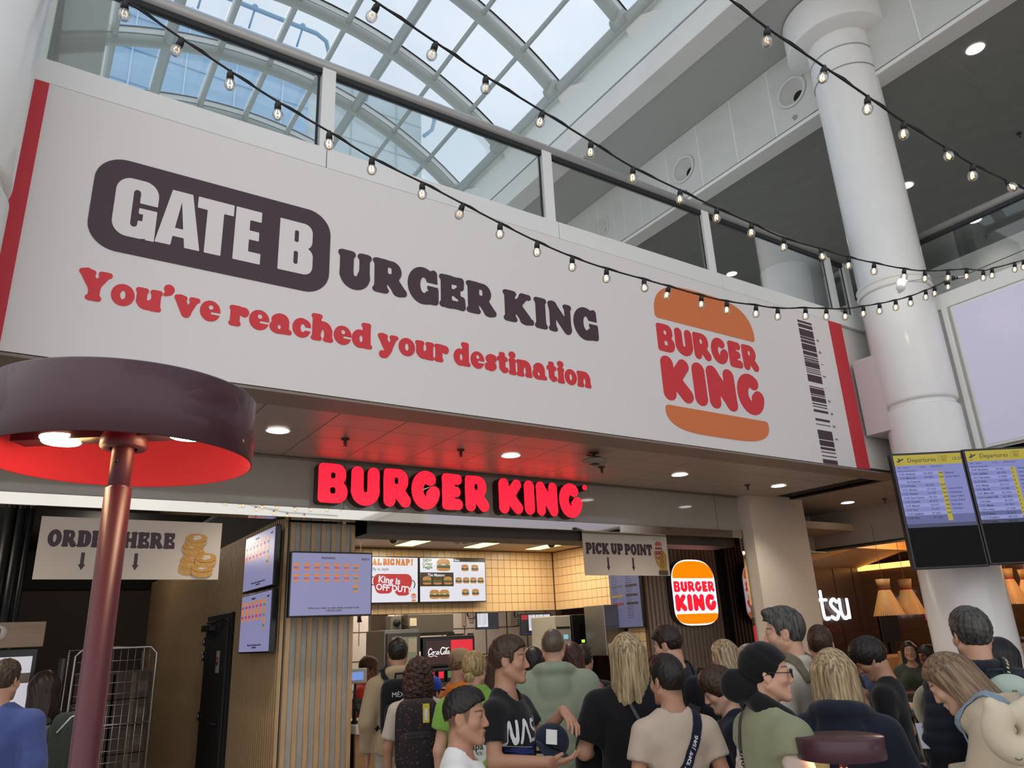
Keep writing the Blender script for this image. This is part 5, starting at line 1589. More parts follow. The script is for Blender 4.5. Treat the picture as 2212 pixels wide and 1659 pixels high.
# ------------------------------------------------------------------ string lights
CAB = mat('black_cable', '#141416', .5)
BGL = glass_mat('bulb_glass', (.93, .92, .90), .5)
FIL = mat('filament', '#ffd090', .4, emit=14, ecol=(1.0, .60, .20))
FIL2 = mat('filament_dim', '#ffd0a0', .4, emit=1.5, ecol=(1.0, .6, .28))
bulb_me = MB().lathe([(0, -.079), (.010, -.078), (.0185, -.071), (.0225, -.058), (.0215, -.046), (.015, -.036), (.012, -.03)], n=18).mesh('bulb', BGL)
sock_me = MB().lathe([(.0, .004), (.008, .004), (.0095, -.005), (.0135, -.012), (.0145, -.034), (.0, -.035)], n=14).mesh('socket', CAB)
def filament(m):
    return MB().tube([(-.004, 0, -.036), (-.009, .003, -.05), (-.006, -.004, -.060), (0, .006, -.054), (.006, -.004, -.060), (.009, .003, -.05), (.004, 0, -.036)], .0017, 6).mesh('filament', m)
fil_on, fil_dim = filament(FIL), filament(FIL2)
def string_light(label, pts, d0, d1, start, end, tilt=None, dim=()):
    """bulbs given by their places in the photograph; the depth along the view runs evenly from d0 to d1"""
    n = len(pts)
    P = [Vector(pix(x, y, D=d0 + (d1 - d0) * i / (n - 1))) for i, (x, y) in enumerate(pts)]
    t = thing('string_light', label, 'string lights', tuple(P[0]))
    inv = WM[t.name].inverted()
    odd = tilt or {}
    top = [p + Vector(CU) * .057 for p in P]
    for i in sorted(odd):      # bulbs that lie on or above the cable: the cable runs on between their neighbours
        lo, hi = i - 1, i + 1
        while lo in odd: lo -= 1
        while hi in odd: hi += 1
        a = top[lo] if lo >= 0 else Vector(pix(*start[:2], D=start[2]))
        b = top[hi] if hi < n else Vector(pix(*end[:2], D=end[2]))
        u = (P[i] - a).dot(b - a) / (b - a).length_squared
        top[i] = a + (b - a) * min(max(u, .1), .9)
    cable = []
    for i, p in enumerate(P):
        rnd = random.Random(i * 7 + n)
        d = (p - top[i]).normalized() if (p - top[i]).length > .012 else (Vector(CU) * -.3 - Vector(CF) + Vector(CR) * rnd.uniform(-.4, .4)).normalized()
        q = Vector((0, 0, -1)).rotation_difference(d).to_matrix().to_4x4()
        bo = addmesh('bulb', bulb_me, t, inv @ Matrix.Translation(top[i]) @ q)
        addmesh('socket', sock_me, bo)
        addmesh('filament', fil_dim if i in dim else fil_on, bo)
        cable.append(top[i].copy())
    cable = [Vector(pix(*start[:2], D=start[2]))] + cable + [Vector(pix(*end[:2], D=end[2]))]
    path = [Vector(q) for q in catmull([tuple(c) for c in cable], 5)]
    r = .0048
    MB().tube(path, r, 7).build('cable', CAB, t)
    w = [q + Vector((math.sin(i * 1.3) * .006, math.cos(i * 1.3) * .006, .004)) for i, q in enumerate(path)]
    MB().tube(w, .003, 5).build('cable', CAB, t)
    return t
string_light('long string of bulbs sweeping across the banner lettering',
             [(269, 34), (386, 99), (497, 184), (600, 249), (711, 313), (803, 368), (912, 421), (994, 458), (1080, 507), (1160, 546), (1236, 578), (1310, 603), (1392, 617), (1440, 637), (1515, 659), (1570, 671), (1633, 679), (1680, 685), (1740, 684), (1785, 685), (1826, 685), (1865, 679), (1900, 673), (1935, 665), (1967, 656), (2000, 643), (2019, 635), (2048, 621)],
             2.75, 5.9, (200, -25, 2.6), (2066, 602, 5.95), tilt={1: 2.6, 7: 2.9, 12: 2.2, 13: 1.2}, dim=(0, 1, 7))
string_light('string of bulbs crossing the balcony handrail and the beam',
             [(812, 17), (936, 109), (1049, 193), (1168, 257), (1276, 331), (1367, 386), (1469, 427), (1548, 472), (1623, 504), (1693, 535), (1776, 550), (1833, 575), (1888, 587), (1953, 599), (1998, 603), (2048, 601), (2088, 598), (2124, 601), (2143, 596), (2192, 583), (2211, 578)],
             2.9, 6.1, (740, -45, 2.8), (2260, 560, 6.2), tilt={0: 2.4, 1: 1.9, 3: -1.9, 6: -1.6, 10: -1.3}, dim=(0, 1, 2))
string_light('string of large bulbs passing in front of the column top',
             [(1657, 91), (1778, 162), (1874, 237), (1952, 291), (2047, 331), (2101, 381), (2185, 402)],
             2.95, 3.6, (1560, -15, 2.85), (2300, 450, 3.9), tilt={1: 2.0, 4: -1.4, 6: -1.2}, dim=(0,))
t = thing('suspension_wire', 'thin steel wire with clamps joining the strings to the column', 'wire', tuple(pix(2066, 602, D=5.95)))
MB().tube([pix(1945, 610, D=7.9), pix(2040, 596, D=6.3), pix(2066, 602, D=5.95)], .003, 6).tube([pix(2066, 602, D=5.95), pix(2110, 583, D=6.0), pix(2260, 520, D=6.4)], .004, 6).build('wire', STLD, t)
MB().ball(tuple(pix(2058, 601, D=5.96)), .02, n=10, m=8).ball(tuple(pix(2044, 612, D=5.96)), .016, n=10, m=8).build('clamp', CAB, t)
MB().tube([pix(2068, 600, D=5.94), pix(2088, 596, D=5.94)], .012, 8).build('turnbuckle', CH, t)
# spot light fixed to the column ring
sp = thing('wall_spotlight', 'small bright white spotlight fixed on the column ring', 'spotlight', tuple(pix(1945, 618, D=7.88)))
MB().ball((0, 0, -.02), .045, n=16, m=10).build('housing', COLW, sp, local=True)
MB().lathe([(.0, .075), (.035, .068), (.045, .045), (.03, .02)], (.01, -.02, 0), 20).build('lens', mat('spot_lens', '#fff4d8', .3, emit=40, ecol=(1.0, .88, .66)), sp, local=True)
MB().obox((0, 0, -.02), (.09, .07, -.02), .03, .03).build('arm', COLW, sp, local=True)

# ------------------------------------------------------------------ departure boards and the pale video wall
YEL = em('board_yellow', '#c9b418', .62)
BLU_ = em('board_blue', '#8a90d8', .62)
BLU3 = em('board_blue2', '#7078c0', .45)
BLU4 = em('board_blue3', '#4a5090', .28)
INK = em('board_ink', '#141826', .15)
rows1 = [('11:05', 'Hamburg', 'HU 8545', 'A40', 'Abgesagt'), ('12:35', 'Monrovia', 'UA 9974', 'B34', 'Letzer Aufruf'), ('', 'Via Freetown', '', '', ''), ('13:10', 'Pristina', 'EB 2941', 'B24', ''), ('13:25', 'Alicante', 'VY 1333', 'A43', 'Letzer Aufruf'), ('13:25', 'Warsaw', 'LO 238', 'A63', 'Geschlossen'), ('13:40', 'Gran Canaria', 'TB 1551', 'A05', 'Letzer Aufruf'), ('13:40', 'Tenerife', 'EB 3757', 'A59', 'Letzer Aufruf'), ('13:45', 'Munich', 'UA 9371', 'A66', 'Einsteigen'), ('13:50', 'Faro', 'TP 6371', 'A53', 'Einsteigen'), ('13:50', 'Reykjavik', 'SF 1620', 'A62', ''), ('14:00', 'Nice', 'XY 1265', '', '')]
rows2 = [('16:05', 'Barcelona', 'FR 2921', 'A', 'Gehen Sie zu'), ('16:05', 'Ljubljana', 'SN 3343', 'A', 'Gehen Sie zu'), ('16:10', 'Barcelona', 'VY 8989', 'A', 'Gehen Sie zu'), ('16:10', 'Doha', 'MH 9276', 'B', 'Relax, Gate'), ('16:25', 'Malaga', 'SN 3737', 'A', 'Gehen Sie zu'), ('16:25', 'Munich', 'LH 5581', 'A', 'Gehen Sie zu'), ('16:35', 'Milan LIN', 'AZ 7643', 'A', 'Gehen Sie zu'), ('16:55', 'London LHR', 'BQ 3825', 'B', 'Relax, Gate'), ('17:00', 'Ibiza', 'TB 1293', 'A', 'Gehen Sie zu'), ('17:05', 'Malaga', 'AV 9037', 'A', 'Gehen Sie zu'), ('17:05', 'Lisbon', 'UT 5760', 'A', 'Gehen Sie zu'), ('17:10', 'Nador', 'W 2613', 'A', ''), ('17:15', 'Frankfurt', 'NR 5559', 'B', ''), ('17:15', 'Antalya', 'SN 3765', 'A', '')]
def dep_board(label, loc, rows, clock):
    t = thing('departure_board', label, 'screen', loc, R_(-34.6), group='departure screens')
    W, H = .70, 1.11
    MB().bbox(0, 0, 0, W, .07, H, .008).build('case', BEZ, t, local=True)
    lrect(t, .02, .02, W - .02, H - .02, 0, mat('panel_off', '#050506', .5, spec=.15), 'dark_display')
    d = lrect(t, .022, .50, W - .022, H - .022, -0.001, BLU_, 'display')
    lrect(d, .022, .42, W - .022, .50, -0.001, BLU3, 'display_edge')
    lrect(d, .022, .385, W - .022, .42, -0.001, BLU4, 'display_edge')
    y = lrect(d, .022, .985, W - .022, H - .022, -0.0022, YEL, 'header')
    ltext(y, 'Departures', .060, .15, 1.015, -0.0034, INK)
    lshape(y, [[(.045, 1.03), (.06, 1.015), (.115, 1.045), (.12, 1.055), (.10, 1.052), (.085, 1.045), (.07, 1.062), (.062, 1.06), (.07, 1.04), (.055, 1.033)]], -0.0034, INK, 'aeroplane_mark')
    lrect(y, .045, 1.0, .09, 1.003, -0.0034, INK, 'rule')
    lrect(y, .455, 1.0, .457, 1.07, -0.0034, INK, 'rule')
    ltext(y, 'Vertrek\nD\u00e9part\nAbflug', .021, .475, 1.055, -0.0034, INK)
    if clock:
        ltext(y, '13:24', .045, .585, 1.02, -0.0034, INK)
    ltext(d, 'ZEIT    NACH                     FLUG          GATE STATUS', .019, .04, .958, -0.0022, INK)
    ltext(d, 'Mittwoch 30 Juli 2025', .019, .04, .925, -0.0022, INK)
    n = len(rows)
    p = .0385
    for c, (x, bold) in enumerate(((.04, 0), (.105, .012), (.28, 0), (.425, .012), (.485, 0))):
        ltext(d, '\n'.join(r[c] or ' ' for r in rows), .0245, x, .892, -0.0034, INK, bold, line=p / .0245)
    lrect(d, .42, .44, .465, .915, -0.0022, YEL, 'gate_column')
    for k in range(0, n, 2):
        lrect(d, .022, .885 - p * k, .42, .885 - p * k + p * .9, -0.0016, em('board_row', '#a2a8ec', .62), 'row_band')
    MB().box(.25, .07, .3, .45, .2, .7).build('mount', BRK, t, local=True)
    return t
dep_board('departure screen showing the clock, hung before the white column', (7.065, 3.905, 2.145), rows1, True)
dep_board('second departure screen without clock, partly cut off', (7.645, 3.505, 2.155), rows2, False)
t = thing('screen_bracket', 'black bracket pole that carries the two departure screens', 'bracket', (7.75, 3.72, 0))
MB().obox((7.30, 4.0, 2.65), (8.3, 3.30, 2.65), .06, .08).build('cross_bar', BRK, t)
MB().obox((7.80, 3.68, 2.65), (8.045, 3.885, 2.65), .08, .1).build('arm', BRK, t)
vw = thing('video_wall', 'large blank pale lilac screen on the side gallery front', 'screen', (8.6, 2, 3.4))
MB().bbox(8.60, -4, 3.42, 8.655, 3.70, 5.08, .008).build('frame', WHITE, vw)
MB().box(8.594, -3.97, 3.45, 8.60, 3.67, 5.05).build('display', mat('video_pale', '#c6c3d6', .35, emit=.22, ecol='#c9c6e2'), vw)
# ------------------------------------------------------------------ the restaurant beyond the pillar
HEAD = mat('header_taupe', '#ab9f92', .6)
DWD = mat('dark_walnut', '#3d2a20', .35, noise=.2, nscale=3, stretch=(6, 6, .4))
BWD = mat('brown_gloss', '#4a3524', .12, noise=.2, nscale=3, stretch=(1, .5, 6), coat=.3)
OAK = mat('warm_oak', '#a8743f', .45, noise=.15, nscale=4, stretch=(1, 6, 6))
h = MB().box(10.5, -8, 2.80, 10.75, 7.35, 3.34).box(9.0, 7.3, 2.76, 10.75, 7.5, 3.34).build('wall_header', HEAD)
struct(h, 'taupe header band above the open restaurant front', 'wall')
MB().box(10.49, -8, 2.775, 10.76, 7.35, 2.80).build('edge_trim', BLACKM, h)
ic = MB().box(10.75, -8, 3.05, 19, 12, 3.15).box(9.0, 7.5, 3.05, 10.75, 12, 3.15).build('ceiling_restaurant', mat('restaurant_ceiling', '#a58a6c', .6))
struct(ic, 'warm beige restaurant ceiling behind the header', 'ceiling')
bw_ = MB().box(9.0, 9.05, 0, 14.4, 9.25, 2.72).build('wall_walnut', DWD)
struct(bw_, 'dark walnut restaurant wall with white lit letters', 'wall')
for i in range(9):
    MB().box(9.1 + i * .62, 9.042, 0, 9.108 + i * .62, 9.052, 2.72).build('panel_joint', BLACKM, bw_)
sw2 = MB().box(14.35, -6, 0, 14.5, 9.05, 2.66).build('wall_gloss', BWD)
struct(sw2, 'glossy brown restaurant side wall mirroring the lit letters', 'wall')
tw = MB().box(9.0, 12.0, 0, 19, 12.2, 3.15).box(18.8, -8, 0, 19, 12, 3.15).build('wall_rear', mat('rear_brown', '#4a3628', .5))
struct(tw, 'brown rear wall deep inside the restaurant', 'wall')
cv = MB().box(14.28, -6, 2.66, 14.36, 9.05, 2.76).build('trim_8', mat('cove_lit', '#ffb060', .5, emit=2.2, ecol=(1.0, .46, .12)))
struct(cv, 'amber lit cove strip above the glossy side wall', 'trim')
sl = MB()
sl.add([(12.2, 9.04, 2.72), (14.3, 9.04, 2.72), (14.3, 9.04, 3.05), (12.2, 9.04, 3.05), (12.9, 7.6, 3.05), (14.3, 7.6, 3.05)], [(0, 1, 5, 4), (0, 4, 3), (1, 2, 5), (0, 3, 2, 1), (3, 4, 5, 2)])
slo = sl.build('trim_9', mat('slope_tan', '#b58f66', .6))
struct(slo, 'sloping tan ceiling panel over the walnut wall', 'trim')
for i, (y, lab) in enumerate(((6.3, 'oak ceiling beam right behind the restaurant header'), (7.3, 'second oak ceiling beam above the pendant lamps'), (5.2, 'oak ceiling beam close to the departure screens'))):
    t = thing('ceiling_beam', lab, 'beam', (12.6, y, 3.0), group='oak beams in the restaurant')
    MB().bbox(10.8, y - .09, 2.84, 14.3, y + .09, 3.04, .005).build('beam', OAK, t)
    MB().box(10.9, y + .10, 2.93, 14.2, y + .115, 2.96).build('light_strip', mat('warm_strip', '#ffcf90', .5, emit=9, ecol=(1.0, .62, .25)), t)
LT = em('letter_lit', '#f4f4ff', 1.6)
t = thing('restaurant_sign', 'white lit restaurant letters on the walnut wall', 'sign', (13.0, 9.04, 1.75))
r = .031
LET = {'i': [('l', 0, .04, 0, .35, r), ('e', 0, .5, r * 1.2, r * 1.2)], 't': [('s', [(0, .52), (0, .12), (.05, .03), (.14, .04)], r), ('l', -.08, .37, .14, .37, r * .9)],
       's': [('s', [(.22, .33), (.12, .38), (.02, .30), (.10, .21), (.22, .12), (.13, .02), (.0, .06)], r)], 'u': [('s', [(0, .37), (0, .14), (.08, .03), (.2, .06), (.24, .16), (.24, .37)], r), ('l', .24, .04, .24, .37, r)]}
for ch, x in (('i', 12.60), ('t', 12.86), ('s', 13.10), ('u', 13.41)):
    xs = np.arange(-.2, .45, .01); zs = np.arange(-.1, .7, .01)
    X, Z = np.meshgrid(xs, zs, indexing='ij')
    L = [simplify(l, .002) for l in contours(sd_glyph(LET[ch], X, Z), xs, zs)]
    lshape(t, [[(x - 13.0 + a, b) for a, b in l] for l in L], -.03, LT, 'letter', .012)
text_obj('eat beautiful', .16, 12.62, 1.54, 9.035, t, em('dim_red_text', '#6a2026', .35), .002, name='small_lettering')

WOODL = mat('lamp_birch', '#c08a50', .5, emit=.10, ecol=(1.0, .45, .12))
sh_ = MB()
for i in range(52):
    a = 2 * math.pi * i / 52
    ca, sa = math.cos(a), math.sin(a)
    sh_.obox((.075 * ca, .075 * sa, .36), (.205 * ca, .205 * sa, 0), .016, .004, (ca, sa, .3))
shade_me = sh_.mesh('shade', WOODL)
neck_me = MB().lathe([(.095, .50), (.078, .37), (.074, .37), (.09, .50)], n=32, closed=True).mesh('neck', mat('lamp_birch_solid', '#b5834c', .5))
band_me = MB().lathe([(.081, .375), (.083, .35), (.079, .35)], n=32).mesh('red_band', mat('lamp_band', '#a03038', .5))
bulb2_me = MB().ball((0, 0, .27), .04).mesh('lamp_bulb', mat('pendant_glow', '#ffd8a0', .4, emit=14, ecol=(1.0, .66, .3)))
for (x, y, z), lab in zip(((10.5, 6.3, 1.77), (11.06, 6.3, 1.77), (12.3, 5.45, 1.85), (12.9, 5.45, 1.85)), ('slatted birch pendant lamp nearer the beige pillar', 'slatted birch pendant lamp second from the beige pillar', 'slatted birch pendant lamp just past the white column', 'slatted birch pendant lamp at the picture edge past the column')):
    t = thing('pendant_lamp', lab, 'lamp', (x, y, z), group='birch pendant lamps')
    o = addmesh('shade', shade_me, t); o['kind'] = 'stuff'
    for me in (neck_me, band_me, bulb2_me):
        addmesh(me.name, me, t)
    MB().tube([(0, 0, .48), (0, 0, 3.05 - z)], .004, 6).build('cord', mat('lamp_cord', '#a0522d', .5), t, local=True)

# high counter with a paper bag, bottles, orchid
CT = mat('counter_oak', '#9c6e42', .4, noise=.12, nscale=4, stretch=(1, 6, 6))
t = thing('high_counter', 'oak high counter with guests and a brown paper bag', 'table', (9.6, 5.75, 0))
MB().bbox(8.95, 5.45, 1.03, 10.5, 6.05, 1.07, .006).build('tabletop', CT, t)
for x in (9.1, 10.35):
    MB().bbox(x, 5.7, 0, x + .06, 5.8, 1.03, .004).build('leg', BRK, t)
t = thing('wall_counter', 'oak block counter behind the paper bag', 'table', (10.6, 6.6, 0))
MB().bbox(9.9, 6.35, .95, 11.4, 6.9, 1.22, .006).build('tabletop', CT, t)
MB().bbox(10.0, 6.45, 0, 11.3, 6.8, .95, .004).build('base', BRK, t)
PB = mat('kraft_paper', '#b98d55', .8, noise=.1, nscale=12, bump=.5, bscale=40)
t = thing('paper_bag', 'crumpled brown paper takeaway bag on the high counter', 'bag', (9.58, 5.66, 1.07), R_(15))
b = MB()
v, f = [], []
rnd = random.Random(3)
for k, (w, d, z) in enumerate(((.10, .065, 0), (.105, .07, .09), (.10, .06, .18), (.108, .05, .255), (.10, .035, .265))):
    for i in range(12):
        a = 2 * math.pi * (i + .5) / 12
        f_ = lambda q: math.copysign(abs(q) ** .4, q)
        v.append((w * f_(math.cos(a)) + rnd.uniform(-.008, .008), d * f_(math.sin(a)) + rnd.uniform(-.008, .008), z + rnd.uniform(-.006, .006) * (k > 0)))
for k in range(4):
    for i in range(12):
        f.append((k * 12 + i, k * 12 + (i + 1) % 12, (k + 1) * 12 + (i + 1) % 12, (k + 1) * 12 + i))
f += [tuple(reversed(range(12))), tuple(range(48, 60))]
b.add(v, f).build('paper', PB, t, local=True)
MB().box(-.05, -.075, .06, .05, -.068, .11).build('printed_mark', mat('bag_print', '#a8643a', .7), t, local=True)
for (x, y, z, c, c2), lab in zip(((9.42, 5.85, 1.07, '#b8a8a0', '#c02868'), (9.34, 5.9, 1.07, '#a09890', '#30302c'), (10.0, 6.5, 1.22, '#c0306c', '#c0306c'), (9.95, 6.6, 1.22, '#2a1612', '#1a1210')),
        ('white sauce bottle with a magenta cap left of the paper bag', 'grey sauce bottle with a dark cap on the high counter', 'slim magenta bottle on the oak block counter', 'dark soy bottle on the oak block counter')):
    t = thing('sauce_bottle', lab, 'bottle', (x, y, z))
    MB().lathe([(0, 0), (.034, 0), (.036, .01), (.036, .13), (.016, .16), (.014, .17), (0, .17)], n=18).build('body', mat('sauce_' + c, c, .3), t, local=True)
    MB().lathe([(.017, .165), (.017, .185), (.006, .2), (.004, .225), (0, .225)], n=14).build('cap', mat('saucecap_' + c2, c2, .35), t, local=True)
    MB().lathe([(.0368, .05), (.0368, .11)], n=18).build('label', mat('sauce_label', '#d8d0c8', .6), t, local=True)
t = thing('menu_holder', 'upright magenta menu card on the oak block counter', 'menu', (10.25, 6.55, 1.22), R_(20))
MB().box(-.12, -.004, 0, .12, .004, .16).build('card', mat('menu_pink', '#a83068', .5), t, local=True)
MB().box(-.05, -.03, 0, .05, .03, .012).build('holder', CT, t, local=True)
t = thing('orchid', 'magenta orchid in a pot in front of the glossy side wall', 'plant', (12.6, 6.9, 1.0))
MB().lathe([(0, 0), (.07, 0), (.085, .14), (.075, .14), (.06, .02)], n=20).build('pot', BRK, t, local=True)
rnd = random.Random(5)
fm = MB()
for k in range(5):
    a = 2 * math.pi * k / 5
    q = MB()
    fm.ball((.028 * math.cos(a), 0, .028 * math.sin(a)), .024, .006, .02, 8, 6)
fl_me = fm.mesh('flower', mat('orchid_magenta', '#8e2a6a', .5))
for k in range(4):
    dx, dy = rnd.uniform(-.12, .12), rnd.uniform(-.1, .1)
    pts = [(0, 0, .12), (dx * .3, dy * .3, .4), (dx, dy, .68), (dx * 2.2, dy * 2, .78)]
    st = MB().tube(catmull(pts, 5), .005, 6).build('stem', mat('orchid_stem', '#3d4a2c', .6), t, local=True)
    for j in range(6):
        u = catmull(pts, 5)[8 + j]
        addmesh('flower', fl_me, st, Matrix.Translation((u[0] + rnd.uniform(-.03, .03), u[1] - .03, u[2] + rnd.uniform(-.04, .04))) @ Matrix.Rotation(rnd.uniform(-.6, .6), 4, 'Z'))
t = thing('till_screen', 'dark square till screen in the dim restaurant', 'till', (12.6, 7.6, 1.1))
MB().bbox(-.28, -.02, .25, .28, .03, .72, .01).build('screen', BEZ, t, local=True)
MB().bbox(-.06, 0, 0, .06, .06, .3, .005).build('stand', BEZ, t, local=True)
t = thing('counter_base', 'dark restaurant service counter below the till screen', 'counter', (12.6, 7.6, 0))
MB().bbox(11.6, 7.3, 0, 13.6, 8.0, 1.06, .01).build('body', BRK, t)
MB().bbox(11.55, 7.25, 1.06, 13.65, 8.05, 1.10, .006).build('worktop', CT, t)
for (x, y), lab in zip(((8.62, 5.15),), ('brown round bar stool beside the boy with the phone',)):
    t = thing('bar_stool', lab, 'stool', (x, y, 0))
    MB().lathe([(0, .70), (.17, .70), (.185, .72), (.185, .75), (.17, .77), (0, .77)], n=32).build('seat', mat('stool_leather', '#4a3a30', .45), t, local=True)
    for a in (45, 135, 225, 315):
        MB().tube([(.12 * math.cos(R_(a)), .12 * math.sin(R_(a)), .70), (.2 * math.cos(R_(a)), .2 * math.sin(R_(a)), 0)], .013, 8).build('leg', mat('stool_leg', '#7d6a58', .4), t, local=True)
    MB().tube([(.17 * math.cos(u), .17 * math.sin(u), .25) for u in np.linspace(0, 6.2832, 25)[:-1]], .009, 6, closed=True).build('foot_ring', MATS['stool_leg'], t, local=True)
for z, c, lab in ((1.98, '#ff4030', 'red light strip in the dim room past the white column'), (1.86, '#ffd8b8', 'pale light strip in the dim room past the white column')):
    t = thing('light_strip', lab, 'light', (15.4, 5.6, z))
    MB().box(-.35, -.01, -.012, .35, .01, .012).build('tube', em('strip' + c, c, 2.0), t, local=True)
    MB().box(-.36, .01, -.018, .36, .03, .018).build('housing', BEZ, t, local=True)
    MB().tube([(0, .02, 0), (0, .02, 3.05 - z)], .004, 6).build('rod', BEZ, t, local=True)
for (x, y, e) in ((12.3, 6.6, 60), (11.6, 4.6, 45), (16.5, 4.5, 60)):
    l = bpy.data.lights.new('restaurant_lamp', 'POINT')
    l.energy = e
    l.color = (1.0, .72, .45)
    l.shadow_soft_size = .25
    o = bpy.data.objects.new('restaurant_lamp', l)
    place(o, None, Matrix.Translation((x, y, 2.7)))
# ------------------------------------------------------------------ people: smooth bodies from distance fields
def rotm(yaw=0, pitch=0, roll=0):
    """yaw: turn clockwise seen from above; pitch: nod down; roll: tilt to the own right (degrees)"""
    cy, sy = math.cos(R_(-yaw)), math.sin(R_(-yaw))
    cp, sp = math.cos(R_(-pitch)), math.sin(R_(-pitch))
    cr, sr = math.cos(R_(roll)), math.sin(R_(roll))
    Y = np.array([[cy, -sy, 0], [sy, cy, 0], [0, 0, 1.0]])
    P = np.array([[1, 0, 0], [0, cp, -sp], [0, sp, cp]])
    Q = np.array([[cr, 0, sr], [0, 1, 0], [-sr, 0, cr]])
    return Y @ P @ Q

def axis(lo, hi, h, fine=(), hf=0.004):
    out, x = [], lo
    while x < hi + h:
        out.append(x)
        st = h
        for a, b in fine:
            if a - 0.012 <= x <= b:
                st = hf
        x += st
    return np.array(out, dtype=np.float32)

class Field:
    def __init__(s, xs, ys, zs):
        s.a = (xs, ys, zs)
        s.D = np.full((len(xs), len(ys), len(zs)), 0.3, dtype=np.float32)
    def sub(s, lo, hi):
        sl = []
        for a, l, h in zip(s.a, lo, hi):
            i, j = np.searchsorted(a, l), np.searchsorted(a, h)
            if j - i < 1:
                return None
            sl.append(slice(i, j))
        X = s.a[0][sl[0]][:, None, None]
        Y = s.a[1][sl[1]][None, :, None]
        Z = s.a[2][sl[2]][None, None, :]
        return tuple(sl), X, Y, Z
    def merge(s, sl, d, k):
        o = s.D[sl]
        if k > 0:
            h = np.clip(0.5 + 0.5 * (o - d) / k, 0, 1)
            s.D[sl] = o + (d - o) * h - k * h * (1 - h)
        else:
            s.D[sl] = np.minimum(o, d)
    def cone(s, p0, p1, r0, r1, k=0.03, cut=False, flat=None):
        """round cone; flat = (direction, factor) thins it along a direction"""
        p0, p1 = np.asarray(p0, float), np.asarray(p1, float)
        m = max(r0, r1) + k + 0.03
        q = s.sub(np.minimum(p0, p1) - m, np.maximum(p0, p1) + m)
        if q is None: return s
        sl, X, Y, Z = q
        ba = p1 - p0
        L2 = float(ba @ ba) + 1e-12
        x, y, z = X - p0[0], Y - p0[1], Z - p0[2]
        t = (x * ba[0] + y * ba[1] + z * ba[2]) / L2
        tc = np.clip(t, 0, 1)
        d = np.sqrt((x - tc * ba[0]) ** 2 + (y - tc * ba[1]) ** 2 + (z - tc * ba[2]) ** 2) - (r0 + (r1 - r0) * tc)
        if cut:
            d = np.maximum(d, (t - 1) * math.sqrt(L2))
        s.merge(sl, d, k)
        return s
    def ell(s, c, r, k=0.03, M=None, mode='+'):
        c, r = np.asarray(c, float), np.asarray(r, float)
        m = float(max(r)) + k + 0.03
        q = s.sub(c - m, c + m)
        if q is None: return s
        sl, X, Y, Z = q
        x, y, z = X - c[0], Y - c[1], Z - c[2]
        if M is not None:
            x, y, z = (M[0, 0] * x + M[1, 0] * y + M[2, 0] * z, M[0, 1] * x + M[1, 1] * y + M[2, 1] * z, M[0, 2] * x + M[1, 2] * y + M[2, 2] * z)
        k0 = np.sqrt((x / r[0]) ** 2 + (y / r[1]) ** 2 + (z / r[2]) ** 2)
        k1 = np.sqrt((x / r[0] ** 2) ** 2 + (y / r[1] ** 2) ** 2 + (z / r[2] ** 2) ** 2) + 1e-9
        d = k0 * (k0 - 1) / k1
        if mode == '+':
            s.merge(sl, d, k)
        else:
            o = s.D[sl]
            h = np.clip(0.5 - 0.5 * (o + d) / max(k, 1e-6), 0, 1)
            s.D[sl] = o + (-d - o) * h + k * h * (1 - h) if k > 0 else np.maximum(o, -d)
        return s
    def full(s):
        return s.a[0][:, None, None], s.a[1][None, :, None], s.a[2][None, None, :]
    def net(s):
        D = s.D
        ins = D < 0
        c = ins[:-1, :-1, :-1].astype(np.int8)
        n = np.zeros(c.shape, np.int8)
        for i in (0, 1):
            for j in (0, 1):
                for k in (0, 1):
                    n += ins[i:ins.shape[0] - 1 + i, j:ins.shape[1] - 1 + j, k:ins.shape[2] - 1 + k]
        act = (n > 0) & (n < 8)
        I, J, K = np.nonzero(act)
        idx = np.full(act.shape, -1, np.int32)
        idx[I, J, K] = np.arange(len(I))
        P = np.zeros((len(I), 3))
        W = np.zeros(len(I))
        xs, ys, zs = s.a
        cor = [(0, 0, 0), (1, 0, 0), (0, 1, 0), (1, 1, 0), (0, 0, 1), (1, 0, 1), (0, 1, 1), (1, 1, 1)]
        for a in range(8):
            for ax in range(3):
                if cor[a][ax]:
                    continue
                b = list(cor[a]); b[ax] = 1
                ia = (I + cor[a][0], J + cor[a][1], K + cor[a][2])
                ib = (I + b[0], J + b[1], K + b[2])
                da, db = D[ia], D[ib]
                m = (da < 0) != (db < 0)
                t = np.where(m, da / np.where(m, da - db, 1), 0)
                for q, arr in enumerate((xs, ys, zs)):
                    va, vb = arr[ia[q]], arr[ib[q]]
                    P[:, q] += np.where(m, va + t * (vb - va), 0)
                W += m
        P /= W[:, None]
        F = []
        for ax in range(3):
            sl0 = [slice(1, -1)] * 3; sl1 = [slice(1, -1)] * 3
            sl0[ax] = slice(0, -1); sl1[ax] = slice(1, None)
            a, b = ins[tuple(sl0)], ins[tuple(sl1)]
            e = np.nonzero(a != b)
            g = [x + (0 if q == ax else 1) for q, x in enumerate(e)]
            u, v = (ax + 1) % 3, (ax + 2) % 3
            def cell(du, dv):
                h = [x.copy() for x in g]
                h[u] -= du; h[v] -= dv
                return idx[h[0], h[1], h[2]]
            q = np.stack([cell(1, 1), cell(0, 1), cell(0, 0), cell(1, 0)], 1)
            fl = ~a[e]
            q[fl] = q[fl][:, ::-1]
            F.append(q)
        F = np.concatenate(F)
        return P, F[(F >= 0).all(1)]

